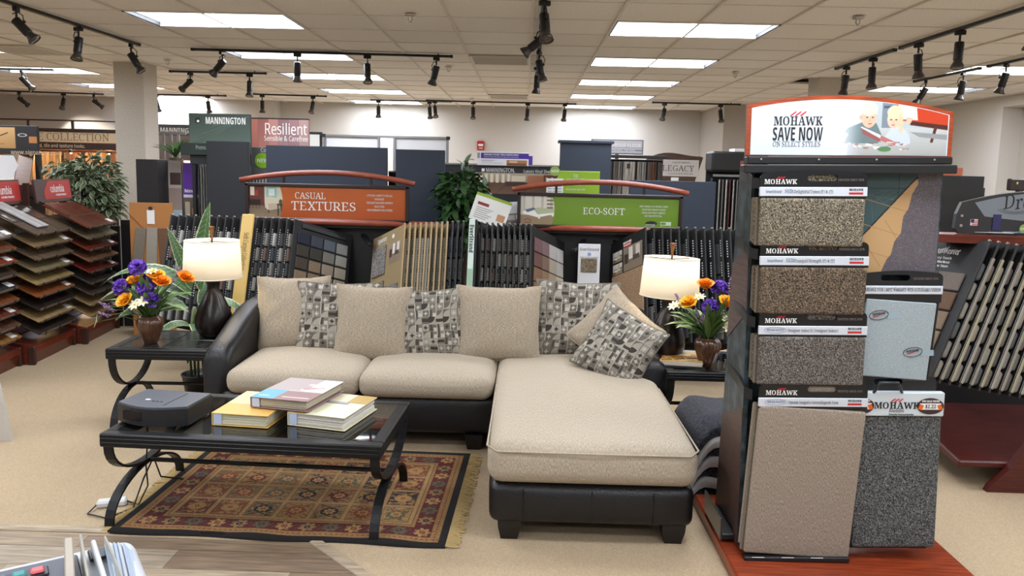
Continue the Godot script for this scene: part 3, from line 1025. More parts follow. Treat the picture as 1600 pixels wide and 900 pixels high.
func iron_table(n: String, lab: String, cat: String, pos: Vector3, yaw: float, L: float, D: float, H: float, rail_h: float, topm: Material, tiles := 0) -> Node3D:
	var im := M("wrought_iron", C(34, 34, 35), 0.42, 0.55, "", 8.0, "hide", 0.02)
	var t := thing(n, lab, cat, pos, yaw)
	var e := 0.055
	for s in [-1.0, 1.0]:
		bx("rail", Vector3(0, H - rail_h / 2, s * (D / 2 - e / 2)), Vector3(L, rail_h, e), im, t, 0.006)
		bx("rail", Vector3(s * (L / 2 - e / 2), H - rail_h / 2, 0), Vector3(e, rail_h, D - 2 * e), im, t, 0.006)
		for k in 2: bx("rail_groove", Vector3(0, H - rail_h * (0.36 + 0.3 * k), s * (D / 2 + 0.001)), Vector3(L - 0.02, 0.008, 0.006), im, t, 0.002)
	if tiles == 0:
		bx("glass_top", Vector3(0, H - 0.006, 0), Vector3(L - 2 * e + 0.01, 0.008, D - 2 * e + 0.01), topm, t, 0.002)
		for k in 3: bx("slat", Vector3((k - 1) * L * 0.27, H - 0.03, 0), Vector3(0.035, 0.012, D - 2 * e), im, t, 0.002)
	else:
		bx("tile_tray", Vector3(0, H - 0.014, 0), Vector3(L - 2 * e, 0.01, D - 2 * e), im, t, 0.0)
		for i in tiles:
			for j in tiles:
				var a := (L - 2 * e) / tiles; var b := (D - 2 * e) / tiles
				put("tile", bmesh(Vector3(a - 0.005, 0.008, b - 0.005), 0.002), topm, t, at((i - (tiles - 1) / 2.0) * a, H - 0.005, (j - (tiles - 1) / 2.0) * b))
	curved_legs(t, L - 0.02, D - 0.02, H - rail_h, im, 0.042)
	return t

func binder(n: String, lab: String, xf: Transform3D, w: float, d: float, h: float, topim: Image, edge: Color, pages: Color, tagc: Color) -> void:
	# swatch binder lying flat: spine towards -x
	var t := thing(n, lab, "book", xf.origin, 0, "carpet sample binders on the coffee table")
	t.transform.basis = xf.basis
	var cm := M("binder_%d" % edge.to_rgba32(), edge, 0.45)
	bx("cover", Vector3(0, 0.002, 0), Vector3(w, 0.004, d), cm, t, 0.001)
	bx("cover", Vector3(0, h - 0.002, 0), Vector3(w, 0.004, d), cm, t, 0.001)
	bx("spine", Vector3(-w / 2 + 0.003, h / 2, 0), Vector3(0.006, h - 0.002, d), cm, t, 0.001)
	face("cover_print", t, Vector3(0, h + 0.0006, 0), w, d, P("cover_print_%d" % lab.hash(), topim, 0.35), Basis(Vector3.RIGHT, -PI / 2))
	var st := S()
	var k := 0
	var y := 0.006
	while y < h - 0.008:
		var tt := rng.randf_range(0.004, 0.008)
		box(st, Vector3(-0.004 + rng.randf_range(-0.004, 0.003), y + tt / 2, rng.randf_range(-0.003, 0.003)), Vector3(w - 0.018, tt - 0.0008, d - 0.014), 0.001)
		y += tt
		k += 1
	obj("pages", st, M("binder_pages_%d" % pages.to_rgba32(), pages, 0.8), t)
	bx("label", Vector3(-w / 2 + 0.028, h / 2, d / 2 - 0.003), Vector3(0.04, h - 0.01, 0.004), M("label_blue", tagc, 0.6), t, 0.001)

func table_group() -> void:
	var glass := M("smoked_glass", Color(0.05, 0.055, 0.05, 0.55), 0.03)
	glass.transparency = BaseMaterial3D.TRANSPARENCY_ALPHA
	glass.metallic_specular = 0.75
	iron_table("coffee_table", "black iron coffee table with smoked glass top and curved legs", "coffee table", Vector3(-1.205, 0.012, -3.585), -2.6, 1.26, 0.66, 0.428, 0.062, glass)
	var slate := M("slate_tile_top", C(62, 66, 62), 0.16, 0.0, "slate", 3.0)
	iron_table("end_table", "black iron end table with dark stone tile top left of the sofa", "end table", Vector3(-2.18, 0, -4.80), 2.0, 0.62, 0.56, 0.52, 0.065, slate, 2)
	iron_table("end_table", "black iron end table with glass top between chaise and carpet display", "end table", Vector3(1.14, 0, -4.69), 0.0, 0.58, 0.56, 0.50, 0.055, glass)
	# black device
	var t := thing("media_box", "black plastic tabletop device with curved front on the coffee table", "device", Vector3(-1.66, 0.441, -3.51), -8)
	var bm := M("device_black", C(30, 31, 34), 0.42)
	var st := S()
	var poly := PackedVector2Array([Vector2(-0.17, 0.13), Vector2(-0.175, -0.09)])
	for k in 9: poly.append(Vector2(-0.175 + 0.35 * k / 8.0, -0.09 - 0.055 * sin(PI * k / 8.0)))
	poly.append(Vector2(0.175, -0.09)); poly.append(Vector2(0.17, 0.13))
	var flat := Basis(Vector3(1, 0, 0), Vector3(0, 0, -1), Vector3(0, 1, 0))
	extr(st, poly, 0.078, Transform3D(flat, Vector3(0, 0.047, 0)))
	obj("body", st, bm, t)
	st = S()
	var p2 := PackedVector2Array()
	for v in poly: p2.append(v * 0.97)
	extr(st, p2, 0.012, Transform3D(flat, Vector3(0, 0.09, 0)))
	obj("lid", st, M("device_grey", C(78, 82, 90), 0.4), t)
	bx("lid_groove", Vector3(0.06, 0.0965, 0.0), Vector3(0.003, 0.002, 0.2), bm, t, 0.0)
	for k in 4: bx("foot", Vector3([-0.14, 0.14][k % 2], 0.004, [-0.1, 0.08][k / 2]), Vector3(0.02, 0.008, 0.02), bm, t, 0.001)
	bx("badge", Vector3(-0.06, 0.0967, 0.03), Vector3(0.022, 0.001, 0.014), M("white_print", C(232, 232, 228), 0.5), t, 0.0)
	for k in 3: bx("button", Vector3(-0.02 + k * 0.02, 0.097, 0.05), Vector3(0.012, 0.003, 0.006), bm, t, 0.001)
	bx("front_port", Vector3(-0.07, 0.05, 0.134), Vector3(0.10, 0.04, 0.012), M("device_gloss", C(14, 14, 16), 0.12), t, 0.002, bas(-8))
	# binders
	var im := pic(128, 160, C(236, 224, 160))
	pr(im, 0, 90, 128, 70, C(226, 178, 92)); pl(im, [0, 88, 60, 30, 128, 8], 3, C(196, 180, 120)); pl(im, [70, 90, 74, 60, 90, 48, 128, 52], 4, C(150, 146, 120))
	binder("sample_binder", "yellow and orange carpet binder, left of the stack on the coffee table", at(-1.255, 0.441, -3.60, -6), 0.27, 0.36, 0.058, im, C(214, 176, 96), C(206, 200, 172), C(186, 198, 222))
	im = pic(128, 160, C(228, 224, 192))
	pr(im, 0, 0, 84, 60, C(222, 218, 186)); pr(im, 84, 0, 44, 60, C(176, 146, 74)); pr(im, 0, 60, 40, 100, C(170, 140, 74)); pr(im, 40, 64, 88, 96, C(226, 226, 196))
	pr(im, 40, 58, 52, 16, C(136, 132, 140)); pr(im, 44, 61, 44, 3, C(200, 196, 204))
	for k in 6: pl(im, [86, 6 + k * 9, 104, 2 + k * 9, 128, 8 + k * 9], 2.5, C(222, 196, 120))
	binder("sample_binder", "cream and olive carpet binder at the right of the coffee table stack", at(-0.885, 0.441, -3.60, -14), 0.29, 0.35, 0.062, im, C(216, 210, 176), C(212, 208, 196), C(196, 200, 226))
	im = pic(128, 160, C(176, 162, 160))
	pr(im, 0, 96, 50, 64, C(98, 172, 204)); pr(im, 50, 96, 78, 64, C(150, 112, 108)); pr(im, 84, 0, 44, 96, C(206, 222, 230)); pr(im, 50, 94, 78, 3, C(226, 216, 214))
	for k in 12: pe(im, 78 + (k * 29) % 48, 44 + (k * 17) % 46, 9, 6, [C(222, 206, 202), C(182, 140, 132), C(236, 228, 226)][k % 3])
	pr(im, 60, 138, 60, 5, C(220, 206, 204)); pr(im, 8, 138, 24, 5, C(190, 216, 228))
	binder("sample_binder", "blue and mauve carpet binder lying on top of the two others", at(-1.07, 0.506, -3.66, -14, 0, 1.0), 0.30, 0.36, 0.05, im, C(150, 116, 114), C(176, 168, 146), C(206, 208, 222))
	# papers on the end table at right
	im = pic(160, 96, C(222, 188, 120))
	grad(im, 0, 20, 160, 50, C(238, 214, 160), C(176, 104, 40))
	for k in 30: pe(im, (k * 37) % 160, 60 + (k * 13) % 30, 8, 3, [C(120, 70, 30), C(206, 150, 70), C(240, 220, 170)][k % 3], 0.3)
	pe(im, 90, 40, 34, 8, C(250, 240, 210)); pr(im, 0, 0, 160, 16, C(206, 204, 196))
	var bt := thing("sample_brochure", "spiral-bound sample brochure with golden cover on the right end table", "brochure", Vector3(0.965, 0.5, -4.66), -8)
	for k in 3: bx("booklet", Vector3(0.004 * k, 0.006 + 0.012 * k, 0.006 * (1 - k)), Vector3(0.25, 0.011, 0.32), [M("booklet_dark", C(44, 44, 46), 0.4), M("booklet_cream", C(216, 206, 190), 0.6), M("booklet_cream", C(216, 206, 190), 0.6)][k], bt, 0.001)
	face("cover_print", bt, Vector3(0.008, 0.0365, -0.006), 0.25, 0.32, P("brochure_print", im, 0.25), Basis(Vector3.RIGHT, -PI / 2))
	st = S()
	for k in 22: tube(st, arc(Vector3(-0.115 + k * 0.011, 0.03, -0.168), Vector3(0, 0.014, 0), Vector3(0, 0, 0.012), 0, 330, 7), 0.0014, 4)
	obj("spiral_wire", st, bm, bt).set_meta("kind", "stuff")
	# cord and power brick by the coffee table
	var pb := thing("power_adapter", "white power adapter with black cords beside the rug under the table", "adapter", Vector3(-1.93, 0, -3.52), 20)
	bx("brick", Vector3(0, 0.016, 0), Vector3(0.13, 0.032, 0.055), M("adapter_white", C(206, 206, 204), 0.5), pb, 0.008)
	st = S(true)
	tube(st, [Vector3(0.06, 0.018, 0.0), Vector3(0.12, 0.012, 0.05), Vector3(0.16, 0.09, 0.02), Vector3(0.15, 0.18, -0.02), Vector3(0.16, 0.3, -0.03), Vector3(0.16, 0.425, -0.03)], 0.004, 6)
	obj("cord", st, bm, pb)
	st = S(true)
	tube(st, [Vector3(-0.06, 0.018, 0.0), Vector3(-0.09, 0.01, 0.09), Vector3(0.0, 0.008, 0.16), Vector3(0.10, 0.01, 0.08), Vector3(0.14, 0.12, 0.0), Vector3(0.18, 0.2, -0.06), Vector3(0.2, 0.06, -0.16), Vector3(0.3, 0.012, -0.22)], 0.004, 6)
	obj("cord", st, bm, pb)

func lamp(pos: Vector3, yaw: float, roll: float, lab: String) -> void:
	var t := thing("table_lamp", lab, "lamp", pos, yaw, "lit table lamps with cream drum shades")
	t.rotation.z = deg_to_rad(roll)
	var bm := M("lamp_bronze", C(30, 22, 19), 0.28, 0.25)
	var st := S(true)
	lathe(st, [Vector2(0.0, 0.0), Vector2(0.075, 0.0), Vector2(0.085, 0.006), Vector2(0.098, 0.02), Vector2(0.114, 0.06), Vector2(0.118, 0.09), Vector2(0.114, 0.13), Vector2(0.100, 0.18), Vector2(0.080, 0.225), Vector2(0.056, 0.275), Vector2(0.038, 0.31), Vector2(0.036, 0.335), Vector2(0.043, 0.352), Vector2(0.050, 0.366), Vector2(0.046, 0.368), Vector2(0.0, 0.366)], 28)
	obj("base", st, bm, t)
	st = S(true)
	lathe(st, [Vector2(0.0, 0.372), Vector2(0.052, 0.372), Vector2(0.055, 0.367), Vector2(0.050, 0.362)], 24)
	obj("collar", st, M("lamp_wood_ring", C(120, 78, 48), 0.35), t)
	st = S(true)
	tube(st, [Vector3(0, 0.366, 0), Vector3(0, 0.64, 0)], 0.006, 8)
	obj("stem", st, bm, t)
	# drum shade, open top and bottom, thin linen
	var sm := M("lamp_linen", C(240, 233, 220), 0.9)
	sm.backlight_enabled = true
	sm.backlight = Color(0.98, 0.97, 0.94)
	st = S(true)
	lathe(st, [Vector2(0.182, 0.385), Vector2(0.168, 0.625), Vector2(0.1665, 0.625), Vector2(0.1805, 0.385), Vector2(0.182, 0.385)], 36)
	obj("shade", st, sm, t)
	for y in [0.387, 0.623]:
		var r0: float = 0.182 if y < 0.5 else 0.168
		st = S(true)
		tube(st, arc(Vector3(0, y, 0), Vector3(r0, 0, 0), Vector3(0, 0, r0), 0, 360, 36), 0.003, 5)
		obj("shade_trim", st, M("lamp_trim", C(240, 232, 214), 0.7), t)
	st = S()
	for k in 3: tube(st, [Vector3(0, 0.615, 0), Vector3(cos(k * 2.1) * 0.167, 0.617, sin(k * 2.1) * 0.167)], 0.0025, 5)
	obj("spider", st, bm, t)
	st = S(true)
	lathe(st, [Vector2(0.0, 0.46), Vector2(0.02, 0.465), Vector2(0.03, 0.49), Vector2(0.026, 0.515), Vector2(0.014, 0.535), Vector2(0.0, 0.54)], 14)
	obj("bulb", st, emit("lamp_bulb", C(255, 226, 170), 6.0), t)
	st = S(true)
	lathe(st, [Vector2(0.006, 0.625), Vector2(0.009, 0.64), Vector2(0.007, 0.65), Vector2(0.014, 0.685), Vector2(0.02, 0.705), Vector2(0.017, 0.715), Vector2(0.0, 0.71)], 10, Transform3D(), 5, 0.25)
	obj("finial", st, M("finial_wood", C(118, 74, 36), 0.3, 0.3), t)
	var l := OmniLight3D.new()
	l.name = "glow"
	l.light_color = C(255, 236, 208)
	l.light_energy = 0.15
	l.light_size = 0.03
	l.omni_range = 14
	l.omni_attenuation = 2.0
	l.shadow_enabled = true
	l.position = Vector3(0, 0.50, 0)
	t.add_child(l)

# curved leaf with uv (across, along)
func leaf(st: SurfaceTool, base: Vector3, dir: Vector3, up: Vector3, ln: float, wd: float, droop: float, n := 5, shape := 0.8) -> void:
	dir = dir.normalized()
	var side := dir.cross(up).normalized()
	var p := base
	var d := dir
	var prev := []
	for i in n + 1:
		var u := float(i) / n
		var hw := wd * 0.5 * pow(sin(PI * clampf(pow(u, shape), 0.0, 1.0)), 0.8)
		var nrm := side.cross(d).normalized()
		var row := [p - side * hw + nrm * hw * 0.25, p, p + side * hw + nrm * hw * 0.25]
		if i > 0:
			for k in 2:
				var vs := [prev[k], row[k], row[k + 1], prev[k + 1]]
				var us := [Vector2(k * 0.5, u - 1.0 / n), Vector2(k * 0.5, u), Vector2(k * 0.5 + 0.5, u), Vector2(k * 0.5 + 0.5, u - 1.0 / n)]
				for m in [0, 1, 2, 0, 2, 3]:
					st.set_uv(us[m])
					st.add_vertex(vs[m])
		prev = row
		p += d * ln / n
		d = (d + Vector3.DOWN * droop / n).normalized()

func leaf_mat(key: String, mid: Color, edge: Color, vein: Color, ew: float) -> StandardMaterial3D:
	if mats.has(key): return mats[key]
	var im := pic(64, 128, mid)
	var r := RandomNumberGenerator.new()
	r.seed = key.hash()
	for y in 128:
		var w := int(64 * ew * r.randf_range(0.5, 1.4))
		if w > 0:
			pr(im, 0, y, w, 1, edge); pr(im, 64 - w, y, w, 1, edge)
	for k in 16:
		pl(im, [32, 8 * k + 8, 4, 8 * k], 1.5, vein.lerp(mid, 0.5)); pl(im, [32, 8 * k + 8, 60, 8 * k], 1.5, vein.lerp(mid, 0.5))
	pr(im, 31, 0, 2, 128, vein)
	var m := P(key, im, 0.42)
	m.backlight_enabled = true
	m.backlight = Color(0.25, 0.25, 0.2)
	return m

func petal(st: SurfaceTool, c: Vector3, bs: Basis, ang: float, tilt: float, r: float, w: float) -> void:
	# cupped petal opening from c along the basis y axis
	var b := bs * Basis(Vector3.UP, ang)
	var rows := []
	for i in 4:
		var u := i / 3.0
		var out := r * (sin(tilt) * u + 0.15 * u * u)
		var hi := r * (cos(tilt) * u - 0.12 * u * u * u)
		var hw := w * (0.35 + 0.65 * sin(PI * minf(0.82, 0.18 + u * 0.64)))
		if i == 3: hw *= 0.7
		var row := []
		for k in 3: row.append(c + b * Vector3((k - 1) * hw, hi + 0.1 * r * absf(k - 1) * u, out - 0.22 * hw * absf(k - 1)))
		rows.append(row)
	for i in 3:
		for k in 2: q(st, rows[i][k], rows[i + 1][k], rows[i + 1][k + 1], rows[i][k + 1])

func look(dir: Vector3) -> Basis:
	var y := dir.normalized()
	var x := y.cross(Vector3(0.3, 0.2, 0.9)).normalized()
	return Basis(x, y, x.cross(y))

func bouquet(pos: Vector3, lab: String, spots: Array, sd: int) -> void:
	# spots: [kind, x, y, z] relative to the vase mouth
	var t := thing("bouquet", lab, "flowers", pos)
	rng.seed = sd
	var om := M("petal_orange", C(248, 182, 44), 0.6); var om2 := M("petal_deep_orange", C(242, 150, 30), 0.6)
	var vm := M("petal_violet", C(108, 66, 178), 0.65); var wm := M("petal_cream", C(236, 232, 200), 0.6)
	var lm := M("petal_lilac", C(150, 122, 158), 0.7); var ym := M("flower_eye", C(214, 190, 60), 0.7)
	var gm := leaf_mat("bouquet_leaf", C(74, 108, 48), C(120, 148, 84), C(140, 164, 104), 0.10)
	for s in spots:
		var p := Vector3(s[1], s[2], s[3])
		var dir := (p + Vector3(0, 0.10, 0.10)).normalized()
		var st := S(true)
		tube(st, [Vector3(p.x * 0.1, -0.03, p.z * 0.1), p * 0.5 + Vector3(0, 0.02, 0), p - dir * 0.01], 0.0025, 5)
		obj("stem", st, M("stem_green", C(70, 96, 44), 0.7), t)
		st = S()
		var b := look(dir)
		match s[0]:
			"o":
				for k in 5: petal(st, p - dir * 0.012, b, TAU * k / 5, 0.95, 0.058, 0.042)
				for k in 5: petal(st, p - dir * 0.010, b, TAU * k / 5 + 0.5, 0.55, 0.054, 0.037)
				for k in 4: petal(st, p - dir * 0.006, b, TAU * k / 4, 0.22, 0.048, 0.026)
				obj("rose", st, om if rng.randf() < 0.7 else om2, t)
			"v":
				for k in 60:
					var d := Vector3(rng.randfn(), rng.randfn(), rng.randfn()).normalized()
					if d.dot(dir) < -0.5: d = -d
					petal(st, p + d * 0.028, look(d), rng.randf() * TAU, 0.7, 0.030, 0.017)
				obj("carnation", st, vm, t)
			"w":
				for k in 8: petal(st, p, b, TAU * k / 8, 1.25, 0.036, 0.009)
				var d := obj("daisy", st, wm, t)
				st = S(true)
				lathe(st, [Vector2(0.0, 0.008), Vector2(0.006, 0.006), Vector2(0.008, 0.0), Vector2(0.0, -0.002)], 8, Transform3D(b, p))
				obj("eye", st, ym, d)
			"l":
				for k in 44:
					var u := rng.randf()
					var c := p + dir * (u - 0.4) * 0.075 + Vector3(rng.randfn(), rng.randfn(), rng.randfn()) * 0.008 * (1.2 - u)
					box(st, c, Vector3.ONE * rng.randf_range(0.004, 0.007), 0.001, Basis.from_euler(Vector3(rng.randf() * 3, rng.randf() * 3, 0)))
				obj("lavender", st, lm, t)
	for k in 64:
		var a := TAU * k / 21.0 + rng.randf() * 0.4
		var front := maxf(0.0, sin(a))
		var d := Vector3(cos(a), rng.randf_range(0.35, 1.6) + front * 0.7, sin(a) * 0.8 + 0.1)
		var st := S(true)
		leaf(st, Vector3(cos(a) * 0.02, rng.randf_range(0.0, 0.06), sin(a) * 0.02), d, Vector3.UP + Vector3(0.1, 0, 0.2), rng.randf_range(0.13, 0.30), rng.randf_range(0.028, 0.06), rng.randf_range(0.3, 1.6) * (1.0 - 0.6 * front), 5)
		obj("leaf", st, gm, t)

func vase(pos: Vector3, lab: String) -> void:
	var t := thing("vase", lab, "vase", pos, 10, "brown ribbed vases on the end tables")
	var st := S(true)
	lathe(st, [Vector2(0.0, 0.002), Vector2(0.036, 0.0), Vector2(0.042, 0.006), Vector2(0.052, 0.035), Vector2(0.070, 0.085), Vector2(0.080, 0.120), Vector2(0.080, 0.140), Vector2(0.071, 0.158), Vector2(0.056, 0.168), Vector2(0.048, 0.170), Vector2(0.046, 0.165), Vector2(0.044, 0.10), Vector2(0.0, 0.09)], 48, Transform3D(), 7, 0.10)
	var vm := M("vase_glaze", C(104, 64, 40), 0.16, 0, "grainv", 6.0)
	vm.clearcoat_enabled = true; vm.clearcoat = 0.6
	obj("body", st, vm, t)
	st = S(true)
	tube(st, arc(Vector3(0, 0.168, 0), Vector3(0.05, 0, 0), Vector3(0, 0, 0.05), 0, 360, 24), 0.004, 6)
	obj("rim", st, vm, t)

func foliage(n: int, c: Vector3, rad: Vector3, ll: float, m: Material, t: Node3D, sd: int) -> void:
	var r := RandomNumberGenerator.new()
	r.seed = sd
	var st := S(true)
	for k in n:
		var d := Vector3(r.randfn(), r.randfn(), r.randfn()).normalized()
		var p := c + d * rad * pow(r.randf(), 0.45) 
		var o := (Vector3(d.x, d.y * 0.3 - 0.2, d.z) + Vector3(r.randfn(), r.randfn(), r.randfn()) * 0.5).normalized()
		leaf(st, p, o, Vector3.UP + Vector3(r.randfn(), 0, r.randfn()) * 0.4, ll * r.randf_range(0.7, 1.25), ll * 0.48, 0.9, 3)
	var f := obj("foliage", st, m, t)
	f.set_meta("kind", "stuff")

func plants() -> void:
	# broad striped plant in a floor pot behind the left end table
	var t := thing("potted_plant", "broad-leaved green and cream striped plant in black pot behind the left lamp", "plant", Vector3(-2.26, 0, -5.32))
	var pot := M("pot_black", C(28, 27, 26), 0.4)
	var st := S(true)
	lathe(st, [Vector2(0.0, 0.0), Vector2(0.09, 0.0), Vector2(0.115, 0.15), Vector2(0.122, 0.155), Vector2(0.12, 0.165), Vector2(0.108, 0.16), Vector2(0.10, 0.14), Vector2(0.0, 0.14)], 22)
	obj("pot", st, pot, t)
	var lm := leaf_mat("dieffenbachia", C(62, 94, 56), C(186, 194, 156), C(150, 170, 128), 0.09)
	for k in 5:
		var a := TAU * k / 5.0
		st = S(true)
		tube(st, [Vector3(cos(a) * 0.05, 0.14, sin(a) * 0.05), Vector3(cos(a) * 0.06, 0.38, sin(a) * 0.06), Vector3(cos(a) * 0.03, 0.62, sin(a) * 0.03)], 0.009, 6)
		obj("stalk", st, M("stalk_green", C(88, 104, 62), 0.6), t)
	# base x, y, z, dir, length, width, droop
	for l in [[-0.02, 0.72, 0.04, -0.62, 0.9, 0.25, 0.66, 0.15, 2.0], [-0.03, 0.70, 0.06, -0.75, 0.62, 0.3, 0.60, 0.14, 1.5], [-0.03, 0.64, 0.08, -0.85, 0.5, 0.35, 0.5, 0.12, 1.5], [0.02, 0.74, 0.0, 0.12, 1.0, 0.1, 0.66, 0.15, 1.0], [-0.03, 0.76, 0.02, -0.22, 1.0, 0.14, 0.46, 0.09, 0.5],
			[0.03, 0.60, 0.05, 0.7, 0.75, 0.35, 0.40, 0.10, 2.4], [0.03, 0.55, 0.05, 0.8, 0.55, 0.4, 0.36, 0.10, 2.4], [0.0, 0.5, 0.06, 0.35, 0.6, 0.6, 0.36, 0.10, 2.6], [0.0, 0.46, 0.05, 0.6, 0.35, 0.6, 0.34, 0.09, 2.4],
			[-0.02, 0.5, 0.05, -0.6, 0.5, 0.55, 0.36, 0.10, 2.6], [0.02, 0.42, 0.05, 0.1, 0.45, 0.7, 0.34, 0.09, 2.4], [0.0, 0.40, 0.04, 0.5, 0.2, 0.6, 0.34, 0.09, 1.6], [-0.03, 0.42, 0.04, -0.5, 0.3, 0.5, 0.32, 0.09, 2.2],
			[0.03, 0.64, -0.02, 0.9, 0.5, 0.1, 0.40, 0.09, 1.8], [0.02, 0.58, 0.0, 0.95, 0.4, 0.2, 0.42, 0.08, 2.2], [0.0, 0.62, -0.04, 0.1, 0.8, -0.4, 0.4, 0.10, 1.4]]:
		st = S(true)
		leaf(st, Vector3(l[0], l[1], l[2]), Vector3(l[3], l[4], l[5]), Vector3(0, 1, 0.35), l[6], l[7], l[8], 10, 0.75)
		obj("leaf", st, lm, t)
	# variegated weeping fig in front of the left column
	t = thing("ficus_tree", "variegated weeping fig tree hanging in front of the left column", "tree", Vector3(-4.62, 0, -8.1))
	st = S(true)
	lathe(st, [Vector2(0.0, 0.0), Vector2(0.14, 0.0), Vector2(0.17, 0.26), Vector2(0.15, 0.26), Vector2(0.14, 0.22), Vector2(0.0, 0.22)], 20)
	obj("pot", st, pot, t)
	var bark := M("fig_bark", C(92, 74, 56), 0.85, 0, "grainv", 4.0)
	st = S(true)
	tube(st, [Vector3(0, 0.2, 0), Vector3(0.03, 0.7, 0.02), Vector3(-0.01, 1.2, 0), Vector3(0.05, 1.62, 0.0)], [0.03, 0.026, 0.02, 0.01], 8)
	for k in 9: tube(st, [Vector3(0, 1.0 + k * 0.07, 0), Vector3(cos(k * 2.4) * 0.16, 1.2 + k * 0.06, sin(k * 2.4) * 0.14), Vector3(cos(k * 2.4) * 0.28, 1.14 + k * 0.055, sin(k * 2.4) * 0.22)], 0.006, 5)
	obj("trunk", st, bark, t)
	var fm := leaf_mat("fig_variegated", C(86, 104, 72), C(208, 212, 186), C(160, 172, 138), 0.12)
	foliage(420, Vector3(0.14, 1.42, 0.1), Vector3(0.30, 0.26, 0.24), 0.125, fm, t, 1)
	foliage(420, Vector3(0.20, 1.20, 0.1), Vector3(0.22, 0.30, 0.20), 0.125, fm, t, 2)
	foliage(90, Vector3(-0.10, 1.52, 0.1), Vector3(0.18, 0.12, 0.16), 0.11, fm, t, 3)
	foliage(60, Vector3(0.16, 0.96, 0.05), Vector3(0.16, 0.16, 0.16), 0.10, fm, t, 9)
	# green fig between the rack signs
	t = thing("ficus_tree", "dark green weeping fig tree standing between the orange and green rack signs", "tree", Vector3(-0.55, 0, -7.05))
	st = S(true)
	lathe(st, [Vector2(0.0, 0.0), Vector2(0.14, 0.0), Vector2(0.17, 0.26), Vector2(0.15, 0.26), Vector2(0.14, 0.22), Vector2(0.0, 0.22)], 20)
	obj("pot", st, pot, t)
	st = S(true)
	tube(st, [Vector3(0, 0.2, 0), Vector3(0.02, 0.8, 0), Vector3(-0.02, 1.3, 0), Vector3(0.02, 1.66, 0.0)], [0.03, 0.026, 0.018, 0.006], 8)
	obj("trunk", st, bark, t)
	var gm := leaf_mat("fig_green", C(40, 74, 32), C(52, 88, 42), C(84, 118, 70), 0.06)
	foliage(420, Vector3(0.0, 1.38, 0), Vector3(0.22, 0.26, 0.18), 0.115, gm, t, 4)
	foliage(260, Vector3(0.0, 1.1, 0), Vector3(0.22, 0.22, 0.18), 0.115, gm, t, 5)
	foliage(7, Vector3(0.02, 1.69, 0), Vector3(0.05, 0.07, 0.05), 0.09, gm, t, 6)

func furniture() -> void:
	sofa()
	pillows()
	rug()
	table_group()
	lamp(Vector3(-1.99, 0.52, -4.93), 0, 0, "lit table lamp with cream drum shade on the left end table")
	lamp(Vector3(0.90, 0.5, -4.76), 40, -2.2, "lit table lamp with tilted cream shade on the right end table")
	vase(Vector3(-2.285, 0.52, -4.68), "brown ribbed vase on the stone-topped left end table")
	vase(Vector3(1.115, 0.5, -4.57), "brown ribbed vase on the right end table beside the carpet display")
	bouquet(Vector3(-2.285, 0.68, -4.68), "large purple and orange flower bouquet in the left vase", [["v", -0.04, 0.315, 0.05], ["v", -0.135, 0.195, 0.06], ["v", 0.01, 0.195, 0.07], ["v", 0.05, 0.125, 0.08], ["v", 0.02, 0.24, 0.0], ["o", -0.095, 0.12, 0.10], ["o", 0.235, 0.255, 0.02], ["o", 0.06, 0.265, 0.03], ["o", 0.105, 0.23, 0.05], ["o", -0.075, 0.225, 0.03], ["w", 0.04, 0.29, 0.04], ["w", 0.02, 0.12, 0.12], ["w", -0.03, 0.10, 0.12], ["w", -0.30, -0.02, 0.05], ["l", 0.185, 0.29, 0.0], ["l", -0.21, 0.06, 0.06], ["l", -0.25, 0.08, 0.04], ["l", -0.23, 0.03, 0.08], ["l", 0.17, 0.25, 0.02]], 11)
	bouquet(Vector3(1.115, 0.66, -4.57), "smaller yellow and purple flower bouquet with daisies in the right vase", [["o", -0.03, 0.325, 0.0], ["o", -0.135, 0.225, 0.06], ["o", 0.08, 0.235, 0.07], ["v", 0.055, 0.305, -0.01], ["v", -0.015, 0.205, 0.08], ["w", -0.075, 0.26, 0.05], ["w", 0.085, 0.13, 0.09], ["w", 0.09, 0.085, 0.09], ["w", -0.22, 0.205, 0.05], ["w", -0.185, 0.21, 0.04], ["w", 0.12, 0.05, 0.07], ["l", 0.105, 0.335, 0.0], ["l", -0.09, 0.17, 0.08], ["l", -0.19, 0.24, 0.02], ["l", 0.12, 0.29, 0.0], ["l", -0.06, 0.14, 0.09]], 12)
	plants()

